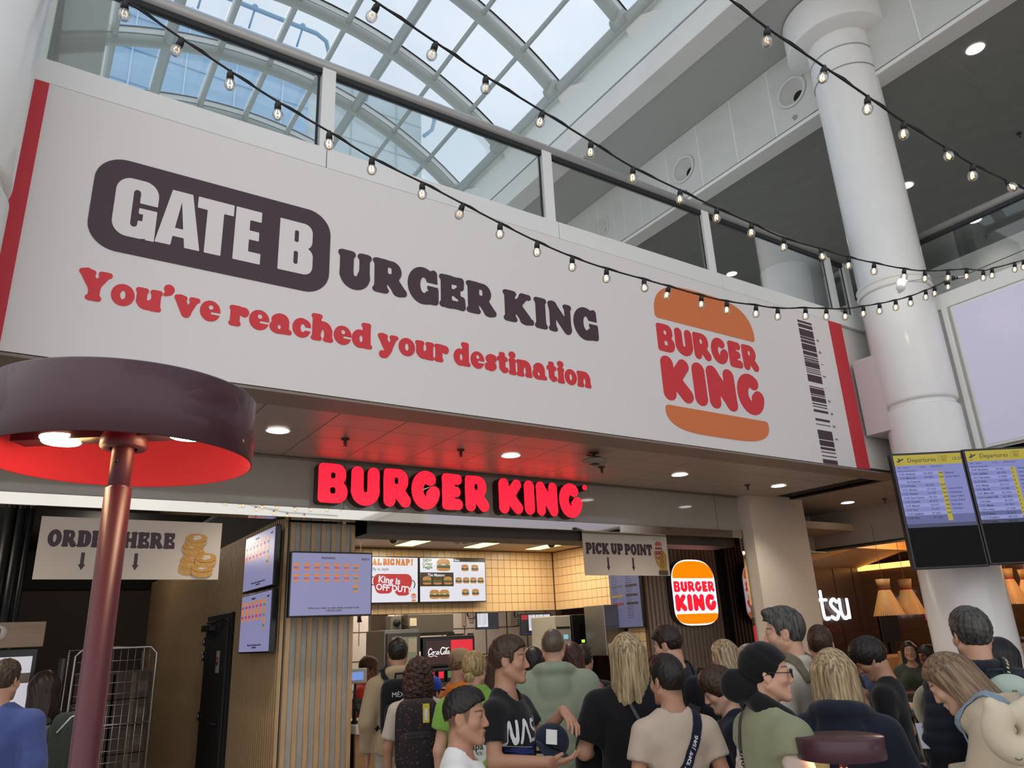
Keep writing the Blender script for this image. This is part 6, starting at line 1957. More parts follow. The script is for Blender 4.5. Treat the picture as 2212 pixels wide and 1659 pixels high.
def wave(P, seed, f, n=5):
    """smooth pseudo random field in about -1..1"""
    r = np.random.RandomState(seed)
    o = 0
    for i in range(n):
        d = r.normal(size=3)
        d /= np.linalg.norm(d)
        o = o + np.sin((P[0] * d[0] + P[1] * d[1] + P[2] * d[2]) * f * r.uniform(.7, 1.5) + r.uniform(0, 6.28))
    return o / n * 1.4

SKINM = {}
def skin_mat():
    if 'skin' in MATS: return MATS['skin']
    m = mat('skin', '#c08a70', 0.5, attr='Col', spec=0.35, bump=0.05, bscale=400)
    b = m.node_tree.nodes['Principled BSDF']
    b.inputs['Subsurface Weight'].default_value = 0.12
    b.inputs['Subsurface Radius'].default_value = (0.012, 0.005, 0.003)
    b.inputs['Subsurface Scale'].default_value = 0.5
    return m
def hair_mat(name, c0, c1, streak=90):
    if name in MATS: return MATS[name]
    m = bpy.data.materials.new(name)
    m.use_nodes = True
    nt = m.node_tree
    b = nt.nodes['Principled BSDF']
    b.inputs['Roughness'].default_value = 0.42
    b.inputs['Specular IOR Level'].default_value = 0.35
    tc = nt.nodes.new('ShaderNodeTexCoord')
    mp = nt.nodes.new('ShaderNodeMapping')
    mp.inputs['Scale'].default_value = (streak, streak, streak * 0.07)
    n = nt.nodes.new('ShaderNodeTexNoise')
    n.inputs['Scale'].default_value = 1.0
    n.inputs['Detail'].default_value = 5
    r = nt.nodes.new('ShaderNodeValToRGB')
    r.color_ramp.elements[0].position = 0.34
    r.color_ramp.elements[1].position = 0.66
    r.color_ramp.elements[0].color = (*lin(c0), 1)
    r.color_ramp.elements[1].color = (*lin(c1), 1)
    bp = nt.nodes.new('ShaderNodeBump')
    bp.inputs['Strength'].default_value = 0.5
    bp.inputs['Distance'].default_value = 0.004
    L = nt.links.new
    L(tc.outputs['Object'], mp.inputs['Vector']); L(mp.outputs[0], n.inputs['Vector'])
    L(n.outputs['Fac'], r.inputs['Fac']); L(r.outputs[0], b.inputs['Base Color'])
    L(n.outputs['Fac'], bp.inputs['Height']); L(bp.outputs[0], b.inputs['Normal'])
    MATS[name] = m
    return m

eye_white = mat('eye_white', '#cfc8c0', .25)
def eye_mesh(col):
    k = 'eye_' + col
    if k in MATS: return MATS[k]
    b = MB()
    n = 14
    ang = [0, .2, .42, .62, .9, 1.2, 1.6, 2.2, 2.8]
    v = [(0, .0125, 0)]
    for a in ang[1:]:
        for j in range(n):
            t = 2 * math.pi * j / n
            v.append((.0125 * math.sin(a) * math.cos(t), .0125 * math.cos(a), .0125 * math.sin(a) * math.sin(t)))
    f, mi = [], []
    for j in range(n):
        f.append((0, 1 + j, 1 + (j + 1) % n)); mi.append(1)
    for i in range(len(ang) - 2):
        for j in range(n):
            f.append((1 + i * n + j, 1 + (i + 1) * n + j, 1 + (i + 1) * n + (j + 1) % n, 1 + i * n + (j + 1) % n))
            mi.append(2 if i < 2 else 0)
    me = raw_mesh('eye', v, f, [eye_white, BLACKM, mat('iris_' + col, col, .3)], True, mi)
    MATS[k] = me
    return me

def hand(F, w, d, n, side, curl=35, k=.012, s=1.0, spread=1.0):
    """w wrist, d pointing direction, n palm normal; side = which way the thumb leaves (+1/-1 along n x d)"""
    w, d, n = np.array(w, float), np.array(d, float), np.array(n, float)
    d /= np.linalg.norm(d)
    n = n - d * (n @ d); n /= np.linalg.norm(n)
    t = np.cross(n, d) * side
    M = np.stack([t, d, n], 1)
    F.ell(w + d * .05 * s, (.041 * s, .055 * s, .017 * s), k, M)
    F.cone(w, w + d * .03 * s, .026 * s, .024 * s, k)
    for i, (o, L) in enumerate(((.029, .072), (.010, .081), (-.010, .076), (-.028, .060))):
        b = w + d * (.088 - .006 * abs(i - 1)) * s + t * o * s
        a1, a2 = R_(curl * .6), R_(curl * 1.5)
        dd = d + t * (o * 2.5 * spread)
        dd /= np.linalg.norm(dd)
        m = b + (dd * math.cos(a1) + n * math.sin(a1)) * L * .5 * s
        e = m + (dd * math.cos(a2) + n * math.sin(a2)) * L * .5 * s
        F.cone(b - d * .02 * s, m, .0095 * s, .0085 * s, .004).cone(m, e, .0085 * s, .007 * s, .003)
    b = w + d * .02 * s + t * .026 * s
    m = b + (d * .6 + t * .7 + n * .35) * .042 * s
    e = m + (d * .9 + t * .15 + n * .4) * .034 * s
    F.cone(b, m, .014 * s, .0105 * s, .008).cone(m, e, .0105 * s, .008 * s, .004)

def hair_line(Y, pts):
    return np.interp(Y, [p[0] for p in pts], [p[1] for p in pts]).astype(np.float32)
LINE_M = [(-.13, -.095), (-.09, -.085), (-.055, -.05), (-.028, -.035), (-.02, .02), (.012, .02), (.018, -.02), (.034, -.02), (.04, .045), (.07, .072), (.10, .082)]
LINE_F = [(-.13, -.11), (-.07, -.09), (-.03, -.045), (.0, -.03), (.03, -.02), (.045, .05), (.075, .078), (.10, .085)]
SKIN = {'fair': '#c99b82', 'pale': '#d2a890', 'tan': '#b0836a', 'olive': '#a9775a', 'brown': '#6a4230', 'dark': '#4a2d22'}
CLOTHN = [0]
def cloth(col, rough=.85, bump=.10, bscale=220, noise=.05):
    n = 'cloth_%s_%g' % (col, bscale)
    return mat(n, col, rough, bump=bump, bscale=bscale, noise=noise, nscale=9, spec=.2, sheen=.15)

def person(label, px, py, D, rel, head=(0, 0, 0), group=None, skin='fair', build=1.0, female=False, lean=0, arms=None, curl=35, palms=None,
           hair='short', hcol=('#2a1e16', '#3d2d22'), hseed=1, top='tee', tcol='#888888', sleeve=.62, pants='#2c2f38', hem=.90, hoodie=False, shoes='#222222',
           hs=1.0, detail=1, eyes='#4a3020', fade=0.0, bald=0, stubble=0.0, seat=False, loc=None, stat=None, brow='#2a1c14', bun=False, cap=None, tthick=.016, lip=(.55, .2, .18), legs=None):
    """head = (yaw, pitch, roll) relative to the body; rel = heading relative to the sight line (0 = seen from behind, 90 = facing to the right of the picture)"""
    if loc is None:
        P = pix(px, py, D=D)
        x, y, S = P[0], P[1], P[2] - (.012 if hair not in ('none',) else 0)
        if stat: S = stat
    else:
        x, y = loc; S = stat
    bearing = math.degrees(math.atan2(x, y))
    rz = -R_(bearing + rel)
    t = thing('person', label, 'person', (x, y, 0), rz, group)
    k = S / 1.75
    bx = build * (0.92 if female else 1.0) * k ** .4
    zb = lambda z: z * k
    HSZ = .955 * hs * (0.97 if female else 1.0) * (0.5 + 0.5 * k)
    shz = S - .24 * HSZ - .085 * k
    # ---- upper body frame (lean about the hips)
    Rl = rotm(0, lean)
    hip0 = np.array([0, 0, zb(.95)])
    U = lambda p: hip0 + Rl @ (np.array(p, float) * np.array([1, 1, 1]) - hip0)
    shx = .178 * bx
    Rh = Rl @ rotm(*head) if not lean else rotm(head[0], head[1], head[2])
    piv = U((0, -.012, S - .222 * HSZ))
    hc = piv + Rh @ (np.array([0, .018, .10]) * HSZ)
    if arms is None: arms = {}
    A = {}
    for sd, sg in (('r', 1), ('l', -1)):
        sh = U((sg * shx, -.01, shz - .042))
        if sd in arms:
            el, wr = (U((sg * q[0] * bx, q[1], zb(q[2]))) for q in arms[sd][:2])
        else:
            el = U((sg * (.178 * bx + .055), -.03, zb(1.13)))
            wr = U((sg * (.178 * bx + .06), .03, zb(.88)))
        A[sd] = (sh, np.array(el), np.array(wr))
    if legs is None:
        L = {sg: [np.array((sg * .088, 0, zb(.93))), np.array((sg * .095, .012, zb(.50))), np.array((sg * .10, -.01, zb(.075)))] for sg in (1, -1)}
    if seat:
        L = {sg: [np.array((sg * .09, 0, zb(.93))), np.array((sg * .11, .42, zb(.91))), np.array((sg * .11, .36, zb(.50)))] for sg in (1, -1)}
    hb = 0.0115 if detail else 0.016
    hf = 0.0042 if detail >= 2 else 0.0052 if detail == 1 else .0075
    # ---- grid
    pts = [hc, *A['r'], *A['l']] + [q for s_ in (1, -1) for q in L[s_]]
    pts = np.array(pts)
    lo, hi = pts.min(0) - .19, pts.max(0) + .19
    lo[2] = min(lo[2], -.005) if not seat else lo[2]
    hd = .135 * HSZ
    fine = [[(hc[q] - hd, hc[q] + hd)] for q in range(3)]
    if detail >= 2 and palms:
        for sd in palms:
            w = A[sd][2]
            for q in range(3):
                fine[q].append((w[q] - .12, w[q] + .12))
    xs, ys, zs = axis(lo[0], hi[0], hb, fine[0], hf), axis(lo[1], hi[1], hb, fine[1], hf), axis(lo[2], hi[2], hb * 1.25, fine[2], hf)
    F = Field(xs, ys, zs)
    E = lambda c, r, kk=.035: F.ell(U((c[0], c[1], zb(c[2]))), (r[0] * bx, r[1] * bx, r[2] * k), kk, Rl)
    E((0, .005, 1.255), (.155, .112, .18))
    E((0, .0, 1.09), (.138 if female else .148, .105, .17))
    E((0, -.012, .94), (.168 if female else .16, .122, .13))
    if female:
        for sg in (1, -1):
            E((sg * .075, .085, 1.27), (.068, .06, .07))
    F.cone(U((-.11 * bx, -.012, shz - .07)), U((.11 * bx, -.012, shz - .07)), .066, .066, .04)
    for sg in (1, -1):
        F.cone(U((sg * .022, -.022, shz + .035)), U((sg * .145 * bx, -.014, shz - .04)), .045, .043, .03)
    nr = .050 * HSZ if female else .057 * HSZ
    F.cone(U((0, -.02, shz - .01)), hc + Rh @ (np.array([0, -.022, -.06]) * HSZ), nr * 1.06, nr, .025)
    for sd, sg in (('r', 1), ('l', -1)):
        sh, el, wr = A[sd]
        ra = .047 * (bx if not female else bx * .95)
        F.cone(sh, el, ra * 1.08, ra * .84, .03)
        F.cone(el, wr, ra * .86, .026 * k ** .5, .02)
        d = wr - el
        d = d / np.linalg.norm(d)
        hdv, pn, tsd = d, np.array([-sg, 0.15, 0.0]), None
        if palms and sd in palms:
            hdv, pn = np.array(palms[sd][0], float), np.array(palms[sd][1], float)
        nn = pn - hdv * (pn @ hdv)
        if np.linalg.norm(nn) < 1e-3: pn = np.array([0, 0, -1.0])
        # thumb side: forward / upward
        tv = np.cross(pn, hdv)
        tsign = 1 if (tv @ np.array([0, 1.0, .6]) > 0) else -1
        if palms and sd in palms and len(palms[sd]) > 2: tsign = palms[sd][2]
        hand(F, wr, hdv, pn, tsign, curl, s=(.92 if female else 1.0) * k)
    for sg in (1, -1):
        h_, kn, an = L[sg]
        F.cone(h_, kn, .083 * bx, .056 * k, .03).cone(kn, an, .055 * k, .036 * k, .02)
        F.cone(an + np.array([0, -.02, -.03 * k]), an + np.array([sg * .015, .13 * k, -.045 * k]), .038 * k, .028 * k, .02)
    # ---- head
    H = lambda p: hc + Rh @ (np.array(p, float) * HSZ)
    he = lambda c, r, kk=.015, mode='+', M=None: F.ell(H(c), np.array(r) * HSZ, kk * HSZ, Rh if M is None else Rh @ M, mode)
    he((0, -.013, .034), (.076, .097, .086), .02)
    he((0, .022, -.035), (.060 if not female else .056, .068, .082), .03)
    for sg in (1, -1):
        he((sg * .042, .05, -.022), (.028, .032, .028), .02)
        F.cone(H((sg * .058, .0, -.05)), H((sg * .02, .070, -.098)), .020 * HSZ, .018 * HSZ, .025)
    he((0, .078, -.100), (.022, .018, .018), .018)
    F.cone(H((-.034, .0765, .026)), H((.034, .0765, .026)), .0115 * HSZ, .0115 * HSZ, .014)
    F.cone(H((0, .086, .014)), H((0, .1065 if not female else .103, -.027)), .0085 * HSZ, .0118 * HSZ, .010)
    for sg in (1, -1):
        he((sg * .0115, .096, -.033), (.0085, .010, .008), .005)
        he((sg * .031, .100, .007), (.019, .016, .012), .012, '-')
        he((sg * .031, .0745, .007), (.016, .0165, .0150), .004)
        he((sg * .031, .0925, .0055), (.0125, .010, .0050), .002, '-')
        Me = rotm(sg * -18, 0, 0) @ rotm(0, -12, 0)
        he((sg * .077, -.010, -.008), (.0085, .020, .033), .006, '+', Me)
        he((sg * .086, -.004, -.004), (.006, .011, .019), .004, '-', Me)
    F.cone(H((-.018, .0865, -.060)), H((0, .0925, -.0575)), .0075 * HSZ, .0085 * HSZ, .004).cone(H((0, .0925, -.0575)), H((.018, .0865, -.060)), .0085 * HSZ, .0075 * HSZ, .004)
    F.cone(H((-.015, .086, -.0715)), H((.015, .086, -.0715)), .0088 * HSZ, .0088 * HSZ, .004)
    F.ell(H((0, .099, -.0655)), np.array((.021, .008, .0022)) * HSZ, .003, Rh, '-')
    V, Q = F.net()
    me = big_mesh('body', V, Q, skin_mat())
    # ---- colour of the skin: lips, brows, stubble (marks that belong to the face)
    sc = np.array(lin(SKIN[skin]))
    C = np.tile(sc, (len(V), 1))
    l = ((V - hc) @ Rh) / HSZ
    X, Y, Z = l[:, 0], l[:, 1], l[:, 2]
    hm = np.abs(Z) < .14
    def blend(msk, col, a=1.0):
        w = (np.clip(msk, 0, 1) * a * hm)[:, None]
        C[:] = C * (1 - w) + np.array(col) * w
    blend(np.clip(1 - np.hypot(X / .024, (Z + .065) / .0125), 0, .25) * 4 * (Y > .075), sc * np.array([.80, .55, .55]), .75)
    blend(np.clip(1 - np.hypot(X / .05, (Z + .02) / .03), 0, 1) * (Y > .03), sc * np.array([1.05, .86, .84]), .5)
    bz = .029 + .006 * np.cos((np.abs(X) - .032) * 55)
    blend(np.clip(1.3 - np.abs(Z - bz) / .0045, 0, 1) * (np.abs(X) > .013) * (np.abs(X) < .053) * (Y > .04), lin(brow), .85)
    for sg in (1, -1):
        ex = np.hypot((X - sg * .031) / .0155, (Z - .0055) / .0085)
        blend(np.clip(1.6 - ex * 1.1, 0, 1) * (ex > .5) * (Y > .06) * (Z > .004), sc * .22, .8)
    if stubble:
        blend(np.clip((-.035 - Z) / .02, 0, 1) * np.clip((Y - .0) / .03, 0, 1), np.array(lin(hcol[0])), stubble)
        blend((np.abs(Z + .048) < .008) * (Y > .07) * (np.abs(X) < .03) * 1.0, np.array(lin(hcol[0])), stubble)
    if fade:
        hl = hair_line(Y, LINE_M)
        blend(np.clip((Z - hl) / .03 + .5, 0, 1) * ((np.abs(X) > .035) | (Y < .02)) * (np.hypot(np.abs(X) - .082, 0) > .006 * (Z < .02)), np.array(lin(hcol[0])) * .9, fade)
    ca = me.color_attributes.new('Col', 'FLOAT_COLOR', 'POINT')
    ca.data.foreach_set('color', np.concatenate([C, np.ones((len(C), 1))], 1).astype(np.float32).ravel())
    body = addmesh('body', me, t)
    HM = Matrix.Translation(hc) @ Matrix(Rh.tolist()).to_4x4() @ Matrix.Scale(HSZ, 4)
    if detail and abs(((rel + head[0] + 180) % 360) - 180) > 35:
        for sg in (1, -1):
            addmesh('eye', eye_mesh(eyes), t, HM @ Matrix.Translation((sg * .031, .0765, .0065)))
    # ---- hair, in head coordinates
    if hair not in ('none', 'bald'):
        st = .0040 if detail >= 2 else .005 if detail == 1 else .0065
        lo3, hi3 = [-.14, -.16, -.14], [.14, .14, .17]
        if hair in ('long', 'verylong', 'bob', 'pony'): lo3 = [-.16, -.18, {'long': -.34, 'verylong': -.52, 'bob': -.24, 'pony': -.14}[hair]]; hi3 = [.16, .15, .16]
        if hair == 'curly': lo3, hi3 = [-.22, -.23, -.30], [.22, .15, .2]
        if hair == 'bunlow': lo3 = [-.14, -.19, -.16]
        G = Field(*[np.arange(a, b, st, dtype=np.float32) for a, b in zip(lo3, hi3)])
        X, Y, Z = G.full()
        one = np.ones(G.D.shape, np.float32)
        if hair in ('short', 'buzz', 'fade', 'crew', 'mop', 'quiff'):
            ts, tt = {'short': (.010, .020), 'buzz': (.004, .006), 'fade': (.004, .024), 'crew': (.007, .018), 'mop': (.020, .030), 'quiff': (.006, .024)}[hair]
            G.ell((0, -.014, .036), (.077 + ts, .098 + ts, .088 + tt * .8), 0)
            if tt > .01:
                G.ell((0, .018, .068), (.066 + ts * .5, .072 + tt * .28, .055 + tt * .8), .02)
            if hair == 'quiff': G.ell((0, .070, .118), (.048, .030, .022), .02)
            ln = [(-.13, -.03), (-.09, -.015), (-.03, .02), (.03, .035), (.05, .055), (.07, .072), (.1, .082)] if hair == 'fade' else LINE_M if hair != 'mop' else [(-.13, -.10), (-.07, -.085), (-.03, -.05), (.0, -.03), (.03, -.03), (.05, .0), (.08, .035), (.13, .04)]
            cut = (hair_line(Y, ln) - Z + .004 * np.sin(X * 300 + Y * 150)) * .75
            G.D = np.maximum(G.D, cut)
            dis = wave((X * one, Y * one, Z * one), hseed, 230, 6) * (.0022 if hair not in ('buzz',) else .0006) + np.sin(np.arctan2(X, Y + .02) * 46 + Z * 60) * .0005
            G.D = G.D - dis * one
        elif hair == 'curly':
            G.ell((0, -.02, .04), (.105, .118, .115), 0).ell((0, -.07, -.08), (.118, .075, .15), .05)
            G.ell((-.07, -.02, -.06), (.05, .07, .12), .04).ell((.07, -.02, -.06), (.05, .07, .12), .04)
            face = np.maximum(np.sqrt((X / .066) ** 2 + ((Y - .11) / .09) ** 2 + ((Z + .03) / .105) ** 2) - 1, -1) * .06
            G.D = np.maximum(G.D, -face)
            p = (X * one, Y * one, Z * one)
            G.D -= wave(p, hseed, 190, 7) * .012 + wave(p, hseed + 1, 380, 6) * .005
        else:
            G.ell((0, -.014, .037), (.091, .112, .101), 0)
            ln = {'bunlow': LINE_F, 'pony': LINE_F}.get(hair, [(-.15, -.6), (.005, -.6), (.02, -.06), (.045, .04), (.075, .074), (.12, .085)])
            zl = {'long': -.27, 'verylong': -.46, 'bob': -.17}.get(hair, 0)
            if zl:
                n_ = 7
                for i in range(n_):
                    a = R_(-100 + 200 * i / (n_ - 1))
                    cx, cy = .066 * math.sin(a), -.014 - .076 * math.cos(a)
                    fl = 1.22 if hair != 'verylong' else 1.1
                    G.cone((cx, cy, .03), (cx * fl, cy - .02, zl), .036, .034, .035)
                G.cone((0, -.09, .0), (0, -.115, zl), .05, .03, .03)
            if hair == 'bunlow':
                G.ell((0, -.125, -.055), (.036, .030, .032), .012)
            G.D = np.maximum(G.D, (hair_line(Y, ln) - Z) * .75)
            if zl:
                face = (np.sqrt((X / .062) ** 2 + ((Y - .10) / .085) ** 2 + ((Z + .035) / .105) ** 2) - 1) * .06
                G.D = np.maximum(G.D, -face)
                an = np.arctan2(X, -(Y + .0))
                ed = zl + .03 - .008 * np.sin(an * 9 + hseed) - .006 * np.sin(an * 23)
                G.D = np.maximum(G.D, (ed - Z) * .8)
                G.D = np.maximum(G.D, np.where(Z < -.10, (np.sqrt((X / .050) ** 2 + ((Y - .02) / .050) ** 2) - 1) * -.05, -1.0))
            an = np.arctan2(X, -(Y + .02)) + .25 * np.sin(Z * 14 + hseed)
            G.D = G.D - (np.sin(an * 19 + hseed + 3 * np.sin(Z * 9)) * .0010 + np.sin(an * 41 + 2 + Z * 8) * .0006 + wave((X * one, Y * one, Z * one * .2), hseed, 70, 6) * .0018) * np.clip((.14 - Z) / .05, .3, 1)
        hv, hq = G.net()
        if len(hq):
            addmesh('hair', big_mesh('hair', hv, hq, hair_mat('hair_%s_%s' % (hcol[0], hcol[1]), *hcol)), t, HM)
    if cap:
        b = MB()
        b.lathe([(.1, .0), (.104, .02), (.102, .05), (.088, .085), (.055, .108), (.0, .115)], (0, -.008, .028), 28)
        o = b.build('cap', cloth(cap), t, local=True, m=HM)
        v = [(.08 * math.cos(a), .07 + .09 * max(0, math.sin(a)), .034 - .02 * max(0, math.sin(a))) for a in np.linspace(0, math.pi, 13)]
        vv = v + [(q[0], q[1], q[2] - .006) for q in v]
        n = len(v)
        f = [tuple(range(n)), tuple(reversed(range(n, 2 * n)))] + [(i, i + n, (i + 1) % n + n, (i + 1) % n) for i in range(n)]
        MB().add(vv, f, True).build('cap_visor', cloth(cap), o, local=True)
    # ---- clothes
    hb2 = .0095 if detail >= 2 else .012 if detail else .016
    zt = U((0, 0, shz + .10))[2]
    tl = np.array([lo[0], lo[1], zb(hem) - .06]); th = np.array([hi[0], hi[1], max(zt, hc[2] - .02)])
    if lean: tl[2] = min(tl[2], zb(.8))
    G = Field(*[np.arange(a, b, hb2, dtype=np.float32) for a, b in zip(tl, th)])
    q = tthick
    E = lambda c, r, kk=.045: G.ell(U((c[0], c[1], zb(c[2]))), (r[0] * bx + q, r[1] * bx + q, r[2] * k + q), kk, Rl)
    E((0, .005, 1.255), (.157, .113, .17))
    E((0, .0, 1.09), (.148, .108, .18))
    E((0, -.008, .94), (.170, .126, .16))
    if female:
        for sg in (1, -1):
            E((sg * .075, .085, 1.27), (.066, .058, .068))
    G.cone(U((-.11 * bx, -.012, shz - .07 - q * .3)), U((.11 * bx, -.012, shz - .07 - q * .3)), .066 + q, .066 + q, .04)
    for sg in (1, -1):
        G.cone(U((sg * .03, -.022, shz + .035)), U((sg * .145 * bx, -.014, shz - .042 - q * .2)), .044 + q * .75, .044 + q * .8, .03)
    G.ell(U((0, -.022, shz - .025)), (.088 * bx + q, .066 + q, .075), .04)
    for sd in ('r', 'l'):
        sh, el, wr = A[sd]
        sh = sh - Rl[:, 2] * q * .3
        ra = .047 * bx
        if sleeve > 0:
            s1 = min(sleeve, 1.0)
            e = sh + (el - sh) * s1
            G.cone(sh, e, ra * 1.08 + q * 1.1, ra * (.95 if sleeve >= 1 else 1.08) + q * 1.1, .035, cut=sleeve < 1)
            if sleeve > 1:
                e2 = el + (wr - el) * (sleeve - 1)
                G.cone(el, e2, ra * .92 + q, max(.030 * k, ra * .62) + q * .9, .025, cut=True)
    X, Y, Z = G.full()
    one = np.ones(G.D.shape, np.float32)
    P3 = (X * one, Y * one, Z * one)
    if hoodie:
        for i in range(9):   # hood lying round the neck
            a = R_(-125 + 250 * i / 8)
            rr = .098
            c = U((rr * math.sin(a), -.028 - rr * math.cos(a) * (1.05), shz + .045 + .025 * math.cos(a)))
            G.ell(c, (.05, .05, .042), .03)
        G.ell(U((0, -.125, shz - .035)), (.10, .045, .085), .04)
    if top in ('jacket', 'shirt', 'puffer'):
        for i in range(10):
            a = R_(-150 + 300 * i / 9)
            G.ell(U((.068 * math.sin(a), -.018 - .064 * math.cos(a), shz + .065)), (.026, .026, .03), .02)
    if top == 'puffer':
        hl_ = np.abs(np.sin(Z * 48 + .6 * np.sin(Y * 9)))
        G.D -= (hl_ ** .5 * .010 - .004) * one
    wz = np.clip((zb(1.42) - Z) / .3, .25, 1.2)
    G.D -= (wave((P3[0], P3[1], P3[2] * .55), hseed + 3, 38, 4) * .0055 + wave((P3[0] * .6, P3[1] * .6, P3[2]), hseed + 9, 75, 4) * .0030) * wz
    # hem and neckline
    if not lean:
        G.D = np.maximum(G.D, zb(hem) + .012 * np.sin(np.arctan2(X, Y) * 3 + hseed) - Z)
    else:
        n_ = Rl[:, 2]
        h0 = U((0, 0, zb(hem)))
        G.D = np.maximum(G.D, -((X - h0[0]) * n_[0] + (Y - h0[1]) * n_[1] + (Z - h0[2]) * n_[2]))
    if not hoodie and top not in ('jacket', 'shirt', 'puffer'):
        T = [(X - hip0[0]), (Y - hip0[1]), (Z - hip0[2])]
        xl, yl, zl_ = (T[0] * Rl[0, i] + T[1] * Rl[1, i] + T[2] * Rl[2, i] for i in range(3))
        zl_ = zl_ + hip0[2]
        cyl = np.sqrt(xl ** 2 + (yl + .012 - (zl_ - shz) * .12) ** 2) - (.071 if not female else .078) * HSZ / .955
        pln = (shz + .020 - .52 * (yl + .02)) - zl_
        d_ = np.maximum(cyl, pln)
        h_ = np.clip(.5 - .5 * (G.D + d_) / .016, 0, 1)
        G.D = G.D + (-d_ - G.D) * h_ + .016 * h_ * (1 - h_)
    else:
        G.ell(hc + Rh @ np.array([0, -.01, -.10]) * HSZ, (.060, .062, .09), .01, None, '-')
    cv, cq = G.net()
    tm_ = cloth(tcol) if isinstance(tcol, str) else tcol
    topo = addmesh({'tee': 't_shirt', 'jacket': 'jacket', 'shirt': 'shirt', 'puffer': 'jacket', 'sweater': 'sweater', 'tunic': 'tunic'}.get(top, 'hoodie' if hoodie else 'sweater'), big_mesh('top', cv, cq, tm_), t)
    # trousers and shoes
    b = Field(*[np.arange(a, c, .016, dtype=np.float32) for a, c in zip((lo[0], lo[1], -.02 if not seat else zb(.4)), (hi[0], hi[1], zb(1.03)))])
    b.ell((0, -.012, zb(.93)), (.172 * bx + .008, .130 * bx + .008, .155 * k), .03)
    b.ell((0, -.012, zb(.86)), (.09 * bx, .09 * bx, .09 * k), .03)
    for sg in (1, -1):
        h_, kn, an = L[sg]
        b.cone(h_, kn, .086 * bx + .008, .068 * k, .03).cone(kn, an + np.array([0, 0, .02]), .066 * k, .056 * k, .02, cut=True)
    bv, bq = b.net()
    addmesh('trousers', big_mesh('trousers', bv, bq, cloth(pants)), t)
    for sg in (1, -1):
        an = L[sg][2]
        s_ = MB().lathe([(0, 0), (.055, 0), (.057, .03), (.054, .08), (.046, .115), (0, .125)], (0, 0, 0), 16)
        s_.v = [(vx, vy * 2.6 * (1 - .15 * (vy > 0)) + .05, vz * (1 - .35 * (vy > .01))) for vx, vy, vz in s_.v]
        s_.build('shoe', mat('shoe_' + shoes, shoes, .5), t, local=True, m=Matrix.Translation((an[0], an[1], .002)) @ Matrix.Scale(k, 4))
    PEOPLE.append(dict(Rl_=Rl, t=t, top=topo, tv=cv, tq=cq, hc=hc, Rh=Rh, HM=HM, k=k, U=U, shz=shz, HSZ=HSZ, A=A, bx=bx, zb=zb))
    return PEOPLE[-1]
PEOPLE = []

def project_print(p, me, origin, ux, uz, name, off=.002, parent=None, direction=None):
    """lays a flat print (x right, y up in its own plane) onto the clothes of p; origin and axes in body coordinates"""
    bv = BVHTree.FromPolygons([tuple(v) for v in p['tv']], [tuple(q) for q in p['tq']])
    ux, uz = np.array(ux, float), np.array(uz, float)
    n = np.cross(ux, uz)
    dirn = -n if direction is None else np.array(direction, float)
    for v in me.vertices:
        q = np.array(origin) + ux * v.co.x + uz * v.co.y
        h = bv.ray_cast(Vector(q - dirn * .35), Vector(dirn), .7)
        hp = h[0] if h[0] is not None else Vector(q)
        v.co = hp - Vector(dirn) * (off + v.co.z * .0)
    me.update()
    return addmesh(name, me, parent or p['top'])

def fill_mesh(prims, x0, z0, x1, z1, step, material, k=0.0, name='print'):
    """2D shape as a fine grid of cells so that it can follow cloth"""
    xs = np.arange(x0, x1 + step, step); zs = np.arange(z0, z1 + step, step)
    X, Z = np.meshgrid(xs, zs, indexing='ij')
    D = sd_glyph(prims, X, Z, k)
    v, f, ix = [], [], {}
    def vid(i, j):
        if (i, j) not in ix:
            d = D[i, j]
            px, pz = X[i, j], Z[i, j]
            if d > 0:     # pull outside corners onto the outline
                gx = (D[min(i + 1, len(xs) - 1), j] - D[max(i - 1, 0), j]) / (2 * step)
                gz = (D[i, min(j + 1, len(zs) - 1)] - D[i, max(j - 1, 0)]) / (2 * step)
                g = math.hypot(gx, gz) + 1e-9
                px -= gx / g * min(d, step); pz -= gz / g * min(d, step)
            ix[(i, j)] = len(v)
            v.append((px, pz, 0))
        return ix[(i, j)]
    ins = D < 0
    for i, j in zip(*np.nonzero(ins[:-1, :-1] | ins[1:, :-1] | ins[:-1, 1:] | ins[1:, 1:])):
        f.append((vid(i, j), vid(i + 1, j), vid(i + 1, j + 1), vid(i, j + 1)))
    return raw_mesh(name, v, f, material)

# ------------------------------------------------------------------ things people wear over their clothes
def sup(b, c, r, e1=.5, e2=.5, n=28, m=18):
    """rounded box (superellipsoid)"""
    f_ = lambda w, e: math.copysign(abs(w) ** e, w)
    v, f = [], []
    for i in range(m + 1):
        ph = -math.pi / 2 + math.pi * i / m
        for j in range(n):
            t = 2 * math.pi * j / n
            v.append((c[0] + r[0] * f_(math.cos(ph), e1) * f_(math.cos(t), e2), c[1] + r[1] * f_(math.cos(ph), e1) * f_(math.sin(t), e2), c[2] + r[2] * f_(math.sin(ph), e1)))
    for i in range(m):
        for j in range(n):
            f.append((i * n + j, i * n + (j + 1) % n, (i + 1) * n + (j + 1) % n, (i + 1) * n + j))
    return b.add(v, f, True)
def ride(p, pts, off, n=8):
    """a path laid on the clothes: points, surface normals"""
    bv = BVHTree.FromPolygons([tuple(v) for v in p['tv']], [tuple(q) for q in p['tq']])
    out = []
    for q in catmull([tuple(x) for x in pts], n):
        co, nr, _, _ = bv.find_nearest(Vector(q))
        d = Vector(q) - co
        if nr.dot(d) < 0 and d.length > .02: pass
        out.append((co + nr * off, nr))
    return out
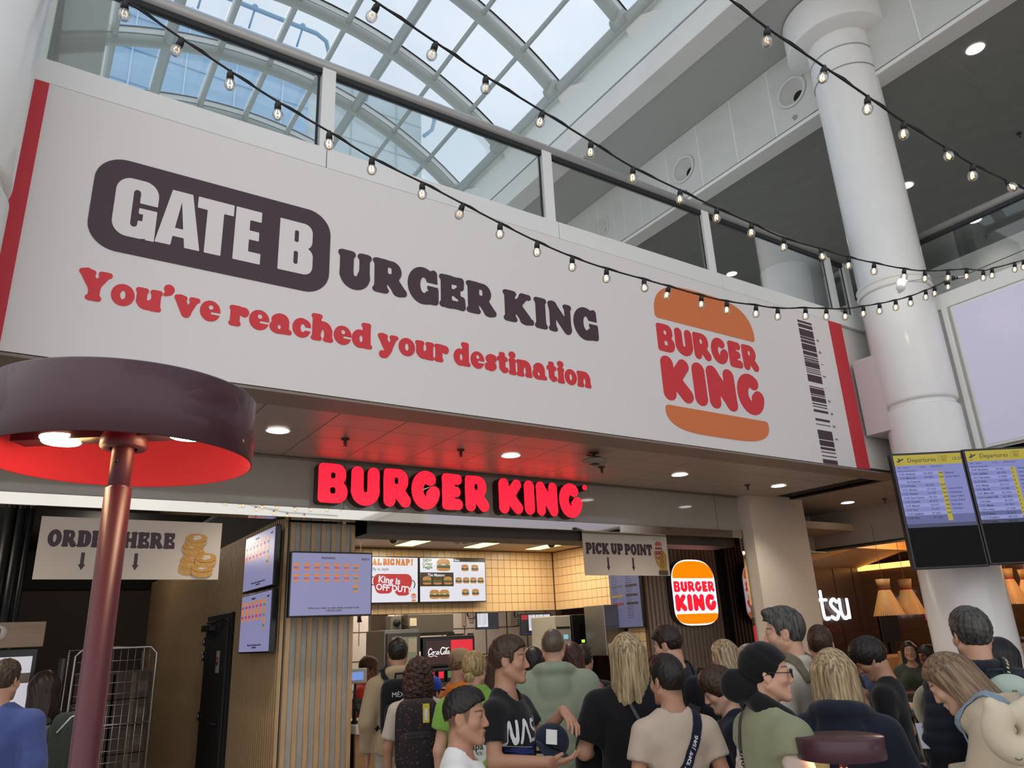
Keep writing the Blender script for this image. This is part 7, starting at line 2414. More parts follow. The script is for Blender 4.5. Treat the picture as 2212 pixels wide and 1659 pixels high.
def ribbon(path, w, th, name, m, parent):
    b = MB()
    v, f = [], []
    n = len(path)
    for i, (c, nr) in enumerate(path):
        d = (path[min(i + 1, n - 1)][0] - path[max(i - 1, 0)][0]).normalized()
        s = d.cross(nr).normalized() * (w / 2)
        for a, h in ((-1, 0), (1, 0), (1, 1), (-1, 1)):
            v.append(c + s * a + nr * (th * h))
    for i in range(n - 1):
        for j in range(4):
            f.append((4 * i + j, 4 * i + (j + 1) % 4, 4 * i + 4 + (j + 1) % 4, 4 * i + 4 + j))
    f += [(3, 2, 1, 0), (4 * n - 4, 4 * n - 3, 4 * n - 2, 4 * n - 1)]
    return b.add(v, f).build(name, m, parent, local=True)
def worn(p, name, label, cat, group=None):
    o = thing(name, label, cat, m=p['t'].matrix_basis.copy())
    return o
def backpack(p, label, col, w=.30, h=.44, d=.15, zc=None, pocket=True, pcol=None, straps=True, scol=None, y0=-.15, front=True, sw=.046):
    t = worn(p, 'backpack', label, 'backpack')
    m = cloth(col, bscale=150)
    pm_ = cloth(pcol or col, bscale=150)
    k, shz, U = p['k'], p['shz'], p['U']
    zc = zc or shz - .20
    c = U((0, y0 - d / 2, zc))
    b = MB(); sup(b, (0, 0, 0), (w / 2, d / 2, h / 2), .45, .55)
    M = Matrix.Translation(c) @ Matrix((p['Rl_'].tolist() if 'Rl_' in p else np.eye(3).tolist())).to_4x4()
    b.build('bag_body', m, t, local=True, m=M)
    if pocket:
        b = MB(); sup(b, (0, -d / 2 - .005, -h * .16), (w * .40, .042, h * .26), .45, .55)
        pk = b.build('front_pocket', pm_, t, local=True, m=M)
        MB().tube([(x, -d / 2 - .046 + .03 * (abs(x) / (w * .38)) ** 4, h * .03 - .02 * (abs(x) / (w * .38)) ** 3) for x in np.linspace(-w * .34, w * .34, 9)], .004, 6).build('zip', mat('zip_dark', '#0a0a0a', .4), pk, local=True)
    MB().tube([(-.035, .0, h / 2 - .01), (-.03, -.0, h / 2 + .035), (.03, -.0, h / 2 + .035), (.035, .0, h / 2 - .01)], .009, 8).build('grab_handle', pm_, t, local=True, m=M)
    MB().tube([(x, -d / 2 * .62, h / 2 * .93 - .10 * (abs(x) / (w * .5)) ** 2.2) for x in np.linspace(-w * .46, w * .46, 13)], .005, 6).build('zip', mat('zip_dark', '#0a0a0a', .4), t, local=True, m=M)
    if straps:
        for sg in (1, -1):
            pts = [U((sg * .085, -.16, shz - .02)), U((sg * .095, -.09, shz + .06)), U((sg * .10, -.01, shz + .09)), U((sg * .105, .09, shz + .02)), U((sg * .12, .14, shz - .12)), U((sg * .155, .08, shz - .26)), U((sg * .16, -.05, shz - .34))]
            ribbon(ride(p, pts, .003), sw, .012 if sw > .04 else .006, 'strap', cloth(scol or col, bscale=150), t)
    return t, M
def glasses(p, col='#1a1614', up=False, dx=.034):
    t = worn(p, 'glasses' if not up else 'sunglasses', '', 'glasses')
    m = mat('frame_' + col, col, .25)
    HM = p['HM']
    o = Matrix.Translation((0, 0, 0)) if not up else Matrix.Rotation(R_(-38), 4, 'X') @ Matrix.Translation((0, .0, .012))
    y = .108
    for sg in (1, -1):
        r = MB().tube([(sg * dx + .022 * math.cos(a), y - .004 * abs(math.cos(a)), .004 + .019 * math.sin(a)) for a in np.linspace(0, 2 * math.pi, 17)[:-1]], .0022, 6, closed=True)
        fr = r.build('rim', m, t, local=True, m=HM @ o)
        MB().lathe([(0, 0), (.021, 0)], n=20, axis='Y').build('lens', glass_mat('spectacle_lens', (.93, .93, .93), .2) if not up else mat('dark_lens', '#0c0c0d', .1), fr, local=True, m=Matrix.Translation((sg * dx, y - .003, .004)) @ Matrix.Scale(.9, 4, (0, 0, 1)))
        MB().tube([(sg * (dx + .022), y - .004, .008), (sg * .078, .085, .010), (sg * .086, .0, .008), (sg * .084, -.03, -.012)], .0024, 6).build('temple', m, t, local=True, m=HM @ o)
    MB().tube([(-.013, y - .002, .008), (0, y + .002, .011), (.013, y - .002, .008)], .002, 6).build('bridge', m, t, local=True, m=HM @ o)
    return t
# ------------------------------------------------------------------ the people in the queue
HB = ('#15110f', '#241c18'); HBR = ('#2a1b12', '#4a3323'); HDB = ('#1c120d', '#33211a'); HBL = ('#5e4c36', '#c2ab84'); HGR = ('#1f1d1b', '#5a5753'); HLB = ('#4a3624', '#86694c'); HRB = ('#24110c', '#4a2a1e')
def U_(p, x, y, z): return tuple(p['U']((x, y, z)))
# --- front row
wb_ = person('boy in a plain white t-shirt with dark faded hair, turned to the side', 1000, 1484, 3.3, 100, head=(6, 3, 0), skin='tan', hair='fade', hcol=HB, fade=.6, tcol='#e0deda', detail=2, hs=1.02, build=.86, hseed=3, pants='#3a3c44')
nb = person('tall teenage boy in a black t-shirt with white lettering on the chest', 1093, 1372, 4.0, 116, head=(-16, 3, 0), skin='tan', hair='crew', hcol=HBR, fade=.5, tcol='#141417', detail=2, build=.92, hseed=5,
    arms={'r': ((.245, .02, 1.17), (.17, .28, 1.165)), 'l': ((.235, .07, 1.22), (.10, .27, 1.37))}, palms={'r': ((-.25, 1, .05), (-.2, 0, .95)), 'l': ((.55, .7, -.45), (.1, -.3, -1))}, curl=32)
hm_ = person('woman in a black head wrap, glasses and a sleeveless olive tunic', 1645, 1396, 3.27, 62, head=(24, 2, 0), skin='fair', hair='none', tcol='#85876a', top='tunic', detail=2, build=1.08, female=True, sleeve=.28, tthick=.03, hem=.72, hs=1.03, pants='#2a2a2c', hseed=8)
bb = person('boy in a beige t-shirt with a lettered navy strap across the back', 1440, 1414, 3.9, -14, head=(-26, 4, 0), skin='tan', hair='quiff', hcol=HB, fade=.5, tcol='#b9a896', detail=2, build=.95, hs=1.05, hseed=11)
gm = person('grey haired man in a cream fleece with olive backpack straps, looking sideways', 1692, 1312, 4.15, -62, head=(-24, 4, 0), skin='fair', hair='quiff', hcol=HGR, fade=.35, stubble=.35, tcol='#b9b2a4', top='jacket', sleeve=1.92, tthick=.028, detail=2, build=1.05, hs=1.06, hseed=13)
bn_ = person('woman with bobbed blonde hair in a navy hooded top seen from behind', 1792, 1400, 3.68, 6, head=(-4, 2, 0), skin='pale', hair='bob', hcol=HBL, tcol='#1d2331', hoodie=True, top='hood', sleeve=1.92, tthick=.035, female=True, build=1.12, hs=1.16, detail=2, hseed=2)
pt = person('teenage boy in black looking down at a phone beside the restaurant', 1890, 1368, 4.75, -78, head=(-8, 34, 0), skin='tan', hair='mop', hcol=HB, tcol='#17181a', detail=2, build=.9, hs=1.02, hseed=21, pants='#121316', hem=.80,
    arms={'r': ((.23, -.05, 1.13), (.09, .14, 1.37)), 'l': ((.23, -.02, 1.13), (.06, .15, 1.38))}, palms={'r': ((-.35, .9, .15), (-.75, -.2, .35)), 'l': ((-.1, .95, .2), (.75, -.2, .3))}, curl=42)
gi = person('long haired girl in a beige hooded top leaning over her bags', 0, 0, 0, -86, loc=tuple(pix(2258, 1560, D=2.95)[:2]), stat=1.64, head=(4, 34, 0), skin='pale', hair='verylong', hcol=('#4e3d2e', '#8f755a'), tcol='#b5a78f', hoodie=True, top='hood', sleeve=1.55, tthick=.030, female=True, lean=27, detail=2, hseed=4, build=1.02,
    arms={'r': ((.21, .16, 1.24), (.12, .38, 1.36)), 'l': ((.22, .15, 1.22), (.16, .38, 1.36))}, palms={'r': ((-.1, 1, -.15), (-.2, -.1, -1)), 'l': ((0, 1, -.1), (.2, 0, -1))}, curl=30)
# --- second row
gh = person('man with shaved head in a pale green hooded top, sunglasses on his head', 1192, 1356, 5.2, 2, head=(0, 2, 0), skin='fair', hair='buzz', hcol=('#4b3e34', '#6a5a4c'), fade=.35, tcol='#8d9680', hoodie=True, top='hood', sleeve=1.92, tthick=.045, build=1.12, detail=2, hem=.78, hseed=6)
bw = person('woman with shoulder length ash blonde hair in a black t-shirt', 1352, 1366, 4.35, 4, head=(3, 0, 0), skin='fair', hair='long', hcol=HBL, tcol='#151518', female=True, build=1.18, tthick=.03, sleeve=.75, hs=1.10, detail=2, hseed=9,
    arms={'l': ((.27, -.03, 1.12), (.16, .22, 1.08)), 'r': ((.235, -.02, 1.12), (.14, .22, 1.10))})
nm = person('man in a dark navy t-shirt carrying a black backpack, looking down', 1448, 1348, 5.0, -48, head=(-18, 16, 0), skin='fair', hair='crew', hcol=HDB, fade=.3, tcol='#262a36', build=1.05, detail=2, tthick=.022, hseed=10)
kid = person('boy with a brown mop of hair bowing his head beside the head wrap', 1562, 1434, 4.3, -96, head=(-4, 26, 0), skin='pale', hair='mop', hcol=HBR, tcol='#1c2130', build=.86, hs=1.02, detail=2, sleeve=1.9, hseed=12)
mb_ = person('man with short brown hair in a dark top before the restaurant sign', 1765, 1351, 5.5, -12, head=(18, 0, 0), skin='fair', hair='crew', hcol=HBR, tcol='#1c1a1c', build=1.05, detail=1, fade=.3, hs=1.12, hseed=14, sleeve=1.9)
g2 = person('grey haired man in a navy puffer jacket before the white column', 2088, 1311, 3.85, -14, head=(-10, 3, 0), skin='fair', hair='short', hcol=('#1e1d1d', '#55534f'), tcol='#20242d', top='puffer', sleeve=1.92, tthick=.032, build=1.08, detail=2, hs=1.10, hseed=15)
bh = person('woman with long black hair beside the man in the puffer jacket', 2152, 1376, 4.5, 12, head=(10, 4, 0), skin='fair', hair='verylong', hcol=('#0c0b0c', '#1d1b1d'), tcol='#22262e', female=True, build=1.0, hs=1.08, detail=1, hseed=16, sleeve=1.9)
# --- at the counter
gv = person('blonde woman with a low bun in a lime green vest', 1022, 1405, 4.95, 4, head=(14, 6, 0), skin='fair', hair='bunlow', hcol=('#6b5638', '#b89a68'), tcol='#76a244', top='shirt', sleeve=.5, tthick=.03, female=True, build=1.10, detail=2, hseed=17)
cu = person('woman with big curly brown hair in a cream t-shirt at the counter', 904, 1424, 5.5, 2, head=(4, 2, 0), skin='tan', hair='curly', hcol=HRB, tcol='#b8ab9b', female=True, build=1.02, detail=2, sleeve=.8, hs=1.0, hseed=18, pants='#8a8278')
bh2 = person('man with short black hair in a beige hooded top at the counter', 859, 1377, 6.15, -4, head=(4, 0, 0), skin='tan', hair='short', hcol=HB, tcol='#9d8a6e', hoodie=True, top='hood', sleeve=1.92, tthick=.032, build=.98, detail=1, hseed=19, pants='#a89c8c')
st_ = person('restaurant worker in a red shirt and brown cap behind the counter', 788, 1416, 7.85, 96, head=(-10, 20, 0), skin='brown', hair='short', hcol=HB, tcol='#b03228', build=1.0, detail=1, cap='#4a3020', hseed=20, sleeve=.7,
    arms={'r': ((.23, .05, 1.14), (.10, .32, 1.15)), 'l': ((.23, .05, 1.14), (.10, .32, 1.15))})
orr = person('person in a bright orange t-shirt and light brown cap at the soda dispenser', 990, 1401, 6.0, 52, head=(10, 8, 0), skin='tan', hair='short', hcol=HLB, tcol='#d9761c', build=1.0, detail=1, cap='#8c7458', hseed=22)
dk = person('woman with long reddish brown hair next to the lime green vest', 1064, 1412, 5.4, -40, head=(-16, 6, 0), skin='fair', hair='verylong', hcol=HRB, tcol='#b9b0a2', female=True, build=.95, detail=1, hseed=23)
d2 = person('woman with long black hair behind the green hooded top', 1150, 1396, 6.0, -6, skin='tan', hair='long', hcol=HB, tcol='#2b2b30', female=True, build=.95, detail=1, hseed=24)
pk = person('woman with long wavy brown hair in a magenta top', 1233, 1386, 5.75, -8, head=(-4, 2, 0), skin='tan', hair='long', hcol=HRB, tcol='#a03068', female=True, build=1.05, detail=1, sleeve=1.9, hseed=25)
bk2 = person('dark haired person in a black t-shirt with red seam at the steel pipe', 1259, 1392, 6.35, 18, skin='tan', hair='short', hcol=HB, tcol='#17171a', build=1.05, detail=1, hseed=26)
bl1 = person('woman with long straight blonde hair below the light box', 1563, 1380, 5.8, -44, head=(-12, 8, 0), skin='fair', hair='long', hcol=HBL, tcol='#3a3a40', female=True, build=.95, hs=1.06, detail=1, hseed=27)
gl = person('woman with short grey blonde hair and glasses behind the head wrap', 1615, 1390, 6.2, -70, head=(-10, 4, 0), skin='fair', hair='bob', hcol=('#6b5f50', '#b0a490'), tcol='#3c3c44', female=True, build=.95, detail=1, hseed=28)
bc = person('child in a blue cap and blue shirt in front of the dispenser', 930, 1462, 5.75, 40, skin='fair', hair='short', hcol=HBR, tcol='#24409a', build=.85, detail=1, cap='#1c3a98', hseed=29)
# --- by the kiosk
bm = person('man in a blue long sleeved shirt at the ordering kiosk', 14, 1424, 4.6, 16, head=(14, 2, 0), skin='fair', hair='crew', hcol=('#33271d', '#5b4a3a'), tcol='#4d5c94', build=1.06, detail=2, sleeve=1.15, tthick=.024, hseed=30, pants='#2c3552')
ww = person('woman with long dark hair in a pale fleece beside the kiosk', 98, 1448, 5.3, -58, head=(40, 4, 0), skin='fair', hair='long', hcol=HDB, tcol='#aeaaa2', female=True, build=1.05, detail=2, sleeve=1.92, tthick=.034, hs=1.06, hseed=31, pants='#27345a')
# --- restaurant guests
g3 = person('guest in a dark blue shirt leaning on the high restaurant counter', 1862, 1388, 7.0, 74, head=(0, 20, 0), skin='fair', hair='short', hcol=HBR, tcol='#263c66', detail=1, hseed=33, lean=8, arms={'r': ((.21, .12, 1.18), (.10, .38, 1.16)), 'l': ((.21, .12, 1.18), (.12, .38, 1.16))})
g4 = person('guest in an olive green shirt eating at the high counter', 2006, 1392, 8.3, -96, head=(0, 10, 0), skin='dark', hair='short', hcol=HB, tcol='#5b6b4c', detail=1, hseed=34, arms={'r': ((.21, .12, 1.16), (.10, .36, 1.15)), 'l': ((.21, .12, 1.16), (.12, .36, 1.15))})
g5 = person('dark haired guest far behind the sauce bottles', 1960, 1384, 8.6, 176, skin='tan', hair='long', hcol=HB, tcol='#3a4034', female=True, detail=0, hseed=35)
g6 = person('far guest drinking a magenta drink past the white column', 2206, 1376, 9.4, 172, head=(0, 6, 0), skin='fair', hair='short', hcol=HDB, tcol='#1e2a44', detail=1, hseed=36, arms={'r': ((.20, .16, 1.2), (.04, .22, 1.42)), 'l': ((.21, .12, 1.16), (.10, .34, 1.10))})

# ------------------------------------------------------------------ prints, wraps, bags
# white worm lettering and stripes on the black t-shirt
pr = [('s', [(0, 0), (.05, .75), (.16, 1.0), (.26, .8), (.42, .15), (.52, .0), (.62, .2), (.66, 1.0)], .085), ('s', [(.86, 0), (1.0, .5), (1.14, .95), (1.24, .95), (1.36, .5), (1.52, 0)], .085),
      ('s', [(2.2, .92), (1.85, .95), (1.72, .74), (1.9, .53), (2.15, .47), (2.26, .25), (2.1, .03), (1.7, .03)], .085), ('s', [(2.42, 0), (2.56, .5), (2.70, .95), (2.80, .95), (2.92, .5), (3.08, 0)], .085)]
W0 = mat('shirt_print_white', '#dcdce0', .7)
ox = U_(nb, 0, 0, nb['shz'] - .19)
me = fill_mesh(pr, -.15, -.15, 3.25, 1.15, .035, W0)
project_print(nb, me, (.165, .2, ox[2]), (-.098, 0, 0), (0, 0, .098), 'worm_lettering', direction=(0, -1, 0))
for dz, c, x0, x1 in ((.035, '#22306e', -.16, .16), (.058, '#22306e', -.12, .16), (.082, '#8c2a34', -.16, .06)):
    me = fill_mesh([('b', x0, -dz, x1, -dz + .014)], x0 - .01, -dz - .006, x1 + .01, -dz + .02, .006, mat('stripe_' + c, c, .7))
    project_print(nb, me, (0, .2, ox[2]), (1, 0, 0), (0, 0, 1), 'print_stripe', direction=(0, -1, 0))
# round juice emblem on the green vest (its own text kept)
oz = gv['shz'] - .24
em_ = fill_mesh([('e', 0, 0, .115, .12)], -.13, -.13, .13, .13, .008, mat('vest_ring', '#9cc46c', .7))
ring = project_print(gv, em_, (.0, -.3, oz), (-1, 0, 0), (0, 0, 1), 'emblem_ring', direction=(0, 1, 0))
em_ = fill_mesh([('e', 0, 0, .108, .113)], -.12, -.12, .12, .12, .008, mat('vest_white', '#c9ccc2', .7))
project_print(gv, em_, (.0, -.3, oz), (-1, 0, 0), (0, 0, 1), 'emblem_disc', .0035, direction=(0, 1, 0))
for c, r in (((-.02, .045), .04), ((.045, .02), .016)):
    me = fill_mesh([('e', c[0], c[1], r, r * .85)], c[0] - r - .01, c[1] - r - .01, c[0] + r + .01, c[1] + r + .01, .005, mat('vest_green', '#5e9c34', .7))
    project_print(gv, me, (.0, -.3, oz), (-1, 0, 0), (0, 0, 1), 'emblem_drop', .005, direction=(0, 1, 0))
def back_text(p, body, size, x, z, col, name='lettering', off=.005, sgn=-1, bold=.02):
    me = text_mesh(body, size, mat('ink_' + col, col, .7), 0, bold, 'CENTER', .85, name)
    project_print(p, me, (x, -.4 if sgn < 0 else .4, z), (-sgn * -1, 0, 0) if sgn > 0 else (1, 0, 0), (0, 0, 1), name, off, direction=(0, 1, 0) if sgn < 0 else (0, -1, 0))
back_text(gv, 'wapa', .055, 0, oz - .035, '#2c2a24')
back_text(gv, 'JUICE', .024, .02, oz - .065, '#55584c')
# head wrap: cap, twisted bun and trailing tail
WR = cloth('#0e0e10', bscale=300, bump=.08)
HM = hm_['HM']
G = Field(*[np.arange(a, b, .0045, dtype=np.float32) for a, b in zip((-.14, -.27, -.20), (.14, .14, .17))])
G.ell((0, -.018, .046), (.092, .112, .098), 0)
X, Y, Z = G.full()
G.D = np.maximum(G.D, (hair_line(Y, [(-.16, -.12), (-.06, -.085), (-.015, -.06), (.01, -.035), (.05, .045), (.085, .07), (.13, .085)]) - Z) * .8)
G.ell((0, -.155, -.05), (.062, .068, .075), .02).ell((.0, -.10, -.075), (.06, .06, .05), .03)
X, Y, Z = [a * np.ones(G.D.shape, np.float32) for a in G.full()]
G.D -= np.sin((Y * .6 + Z * .9) * 120 + 2 * np.sin(X * 20)) * .0016 + wave((X, Y, Z), 5, 60) * .002
v, q = G.net()
addmesh('head_wrap', big_mesh('head_wrap', v, q, WR), hm_['t'], HM)
tail = [(-.02, -.09, -.09), (.05, -.035, -.14), (.085, .05, -.19), (.09, .12, -.27), (.075, .14, -.40), (.06, .14, -.52)]
pth = [HM @ Vector(a) for a in tail]
b = MB().tube(pth, [.045, .05, .048, .046, .044, .04], 14)
b.build('wrap_tail', WR, hm_['t'], local=True)
g = glasses(hm_, '#17120f'); g['label'] = 'dark framed glasses worn by the woman in the head wrap'
# cream under sleeves of the olive tunic
for sd in ('r', 'l'):
    sh, el, wr = hm_['A'][sd]
    G = Field(*[np.arange(a, b, .009, dtype=np.float32) for a, b in zip(np.minimum(np.minimum(sh, el), wr) - .1, np.maximum(np.maximum(sh, el), wr) + .1)])
    G.cone(sh, el, .064, .060, .03).cone(el, wr, .060, .040, .03, cut=True)
    X, Y, Z = [a * np.ones(G.D.shape, np.float32) for a in G.full()]
    G.D -= wave((X, Y, Z), 3, 60) * .004 + np.sin(Z * 160 + 3 * np.sin(X * 30)) * .0015
    v, q = G.net()
    addmesh('under_sleeve', big_mesh('under_sleeve', v, q, cloth('#c4b3a6')), hm_['t'])
# chain strap on the tunic
st2 = worn(hm_, 'shoulder_bag_strap', 'dark leather and chain bag strap on the olive tunic', 'bag strap')
z0 = hm_['shz']
pth = ride(hm_, [U_(hm_, -.08, .0, z0 + .07), U_(hm_, -.09, -.10, z0 + .03), U_(hm_, -.08, -.17, z0 - .10), U_(hm_, -.03, -.19, z0 - .25), U_(hm_, .05, -.18, z0 - .42), U_(hm_, .14, -.14, z0 - .56)], .004)
ribbon(pth[:18], .022, .006, 'leather_strap', mat('strap_leather', '#2a1c18', .4), st2)
for i in range(17, len(pth) - 1):
    c = (pth[i][0] + pth[i + 1][0]) / 2
    MB().lathe([(.007, -.003), (.010, 0), (.007, .003), (.005, 0)], tuple(c), 10, 'X' if i % 2 else 'Z', closed=True).build('chain_link', mat('chain_dark', '#3a3634', .3, .8), st2, local=True)
# lettered strap of the boy in beige
st3 = worn(bb, 'bag_strap', 'navy bag strap with white lettering across a beige t-shirt', 'bag strap')
z0 = bb['shz']
pth = ride(bb, [U_(bb, .10, .08, z0 + .03), U_(bb, .115, -.02, z0 + .075), U_(bb, .10, -.12, z0 - .02), U_(bb, .05, -.16, z0 - .14), U_(bb, -.03, -.17, z0 - .26), U_(bb, -.12, -.14, z0 - .36), U_(bb, -.18, -.04, z0 - .42)], .004, 10)
ribbon(pth, .048, .004, 'webbing', cloth('#141a2e'), st3)
tx = 'TOMMY JEANS TOMMY JEANS TOMMY JEANS'
WT = mat('strap_white', '#d0d0d4', .7)
acc = [0]
for a, b in zip(pth, pth[1:]): acc.append(acc[-1] + (b[0] - a[0]).length)
cm = {}
s_ = acc[-1] * .97
for ch in tx:
    s_ -= .0135 if ch not in ' I' else .010
    if s_ < acc[-1] * .16: break
    if ch == ' ': continue
    i = max(j for j in range(len(acc)) if acc[j] <= s_)
    i = min(i, len(pth) - 2)
    c, nr = pth[i][0] + (pth[i + 1][0] - pth[i][0]) * ((s_ - acc[i]) / max(acc[i + 1] - acc[i], 1e-6)), pth[i][1]
    dx = -(pth[i + 1][0] - pth[i][0]).normalized()
    dz = nr.cross(dx).normalized()
    if ch not in cm: cm[ch] = text_mesh(ch, .025, WT, 0, .03, 'CENTER', name='letter')
    M = Matrix((dx, dz, nr)).transposed().to_4x4()
    M.translation = c + nr * .0055 - dz * .008
    addmesh('letter', cm[ch], st3, M)
bk_ = MB().bbox(-.03, -.006, -.022, .03, .012, .022, .004).build('buckle', BLACKM, st3, local=True, m=Matrix.Translation(pth[12][0]) @ Matrix.Rotation(R_(25), 4, 'Y'))
st4 = worn(bw, 'bag_strap', 'thin black bag strap over the black t-shirt of the ash blonde woman', 'bag strap')
z0 = bw['shz']
ribbon(ride(bw, [U_(bw, -.05, .0, z0 + .07), U_(bw, -.02, -.13, z0 - .0), U_(bw, .08, -.17, z0 - .18), U_(bw, .2, -.1, z0 - .36)], .004), .018, .005, 'strap', mat('strap_black', '#222226', .4), st4)
jk = worn(bw, 'black_jacket', 'black jacket hanging over the arm of the ash blonde woman', 'jacket')
b = MB(); sup(b, (-.27, .12, 1.0), (.09, .13, .20), .7, .7); b.build('cloth', cloth('#121214'), jk, local=True)
b = MB(); sup(b, (-.28, .10, .80), (.075, .10, .16), .7, .7); b.build('sleeve', cloth('#121214'), jk, local=True)
# sunglasses on the shaved head
g = glasses(gh, '#111112', up=True); g['label'] = 'dark sunglasses pushed up on the shaved head'; g['category'] = 'sunglasses'
g = glasses(gl, '#2c2018'); g['label'] = 'thin glasses of the grey blonde woman behind the head wrap'
# backpacks
t, M = backpack(bh2, 'black backpack with white lettering on the man in beige', '#121316')
me = text_mesh('M\u00c9XICO', .05, W0, .0006, 0, 'CENTER', name='lettering'); me.transform(Matrix(((1, 0, 0, 0), (0, 0, -1, 0), (0, 1, 0, 0), (0, 0, 0, 1))))
addmesh('lettering', me, t, M @ Matrix.Translation((.03, -.077, .09)))
fl_ = mat('floral_pack', '#1b1416', .8)
nt = fl_.node_tree; vo = nt.nodes.new('ShaderNodeTexVoronoi'); vo.inputs['Scale'].default_value = 42; tcn = nt.nodes.new('ShaderNodeTexCoord'); rp = nt.nodes.new('ShaderNodeValToRGB')
rp.color_ramp.elements[0].position = .16; rp.color_ramp.elements[0].color = (*lin('#7c4038'), 1); rp.color_ramp.elements[1].position = .24; rp.color_ramp.elements[1].color = (*lin('#171214'), 1)
nt.links.new(tcn.outputs['Object'], vo.inputs['Vector']); nt.links.new(vo.outputs['Distance'], rp.inputs['Fac']); nt.links.new(rp.outputs[0], nt.nodes['Principled BSDF'].inputs['Base Color'])
MATS['cloth_#1b1416_150'] = fl_
t, M = backpack(cu, 'black backpack with reddish flower pattern and a yellow tag', '#1b1416', w=.31, h=.50, d=.18)
MB().box(.04, -.10, .10, .085, -.094, .22).build('yellow_tag', mat('tag_yellow', '#c8b43c', .6), t, local=True, m=M)
MB().box(.052, -.102, .115, .073, -.10, .19).build('tag_label', WT, t, local=True, m=M)
t, M = backpack(nm, 'black backpack on the man in the navy t-shirt', '#17181c', w=.30, h=.42, d=.14)
sq = MB().tube([(.11, .15, nm['shz'] - .14), (.11, .17, nm['shz'] - .17), (.112, .165, nm['shz'] - .2)], .006, 6).build('key_charm', mat('brass', '#8c7440', .3, .9), t, local=True)
t, M = backpack(ww, 'dark green and black rucksack on the woman in the pale fleece', '#3a4038', w=.30, h=.48, d=.18, pcol='#202124')
me = loops_mesh('squiggle', [[(0, 0), (.03, .01), (.05, .04), (.045, .045), (.025, .018), (-.002, .006)]], .0008, 0, WT); me.transform(Matrix(((1, 0, 0, 0), (0, 0, -1, 0), (0, 1, 0, 0), (0, 0, 0, 1))))
addmesh('emblem', me, t, M @ Matrix.Translation((-.02, -.158, -.06)))
MB().tube([(-.16, 0, .12), (-.12, -.06, .21), (0, -.09, .245), (.12, -.06, .21), (.16, 0, .12)], .006, 6).build('white_piping', WT, t, local=True, m=M)
t, M = backpack(gm, 'olive backpack of the grey haired man with a yellow tab', '#6b6450', w=.32, h=.46, d=.17)
pth = ride(gm, [U_(gm, .105, .09, gm['shz'] + .02), U_(gm, .12, .14, gm['shz'] - .12)], .018)
ribbon(pth, .03, .006, 'yellow_tab', mat('tab_yellow', '#d6c62c', .6), t)
t, M = backpack(g2, 'navy backpack with checked chain straps on the puffer jacket', '#252a33', w=.31, h=.44, d=.17, scol='#15171c')
for sg in (1, -1):
    pts = [U_(g2, sg * .085, -.16, g2['shz'] - .02), U_(g2, sg * .095, -.09, g2['shz'] + .06), U_(g2, sg * .10, -.01, g2['shz'] + .09)]
    pth = ride(g2, pts, .016, 9)
    for i in range(0, len(pth) - 1, 2):
        c = pth[i][0]
        ribbon([pth[i], pth[i + 1]], .014, .003, 'strap_check', mat('check_cream', '#b9ae96', .7), t)
MB().tube([(-.12, -.09, .12), (.02, -.10, .05), (.13, -.08, -.04)], .008, 6).build('yellow_cord', mat('cord_yellow', '#c8a832', .6), t, local=True, m=M)
t, M = backpack(gi, 'pale blue backpack strapped on the girl in the beige hooded top', '#7f93a6', w=.30, h=.42, d=.16, scol='#7e8f9e', sw=.03)
# cap held by the boy with white lettering: a dark blue cap hanging from his hand, receipt on it
cp = thing('dark_blue_cap', 'dark blue cap with a white paper slip held by the boy in black', 'cap', tuple(pix(1192, 1600, D=3.85)), R_(-25))
G = Field(*[np.arange(a, b, .006, dtype=np.float32) for a, b in zip((-.14, -.2, -.16), (.14, .2, .16))])
G.ell((0, 0, 0), (.09, .10, .085), 0).ell((0, 0, -.035), (.078, .09, .075), .01, None, '-')
v, q = G.net()
NV = cloth('#1f2738')
addmesh('crown', big_mesh('crown', v, q, NV), cp, Matrix.Rotation(R_(25), 4, 'Y'))
b = MB()
vis = [(.09 * math.cos(a), -.06 - .10 * math.sin(a), -.045 + .02 * math.cos(a) ** 2 - .03 * math.sin(a)) for a in np.linspace(0, math.pi, 15)]
n = len(vis); vv = vis + [(x_, y_, z_ - .006) for x_, y_, z_ in vis]
b.add(vv, [tuple(range(n)), tuple(reversed(range(n, 2 * n)))] + [(i, i + n, (i + 1) % n + n, (i + 1) % n) for i in range(n)], True).build('visor', NV, cp, local=True, m=Matrix.Rotation(R_(25), 4, 'Y'))
MB().box(-.028, -.002, -.035, .028, .001, .035).build('paper_slip', mat('slip_white', '#cfcfcb', .6), cp, local=True, m=Matrix.Translation((-.02, -.105, .03)) @ Matrix.Rotation(R_(-20), 4, 'X') @ Matrix.Rotation(R_(8), 4, 'Y'))
# phones
def phone(label, p, c, rot, col='#1a1a1c'):
    t = thing('phone', label, 'phone', m=p['t'].matrix_basis @ Matrix.Translation(c) @ rot)
    MB().bbox(-.036, -.075, -.004, .036, .075, .004, .004).build('body', mat('phone_' + col, col, .3), t, local=True)
    MB().box(-.033, -.07, .004, .033, .07, .0048).build('display', mat('phone_glass', '#0a0a0c', .08), t, local=True)
    return t
ph = (pt['A']['r'][2] + pt['A']['l'][2]) / 2 + np.array([0, .105, .03])
phone('dark phone in the hands of the teenage boy in black', pt, ph, Matrix.Rotation(R_(35), 4, 'X'))
ph = gi['A']['l'][2] + np.array([.05, .15, -.01])
phone('white phone in the hand of the leaning girl', gi, ph, Matrix.Rotation(R_(12), 4, 'X') @ Matrix.Rotation(R_(70), 4, 'Z'), '#c9c4c8')
br = worn(gi, 'bracelet', 'black beaded bracelet on the wrist of the leaning girl', 'bracelet')
w = gi['A']['l'][2]; e = gi['A']['l'][1]
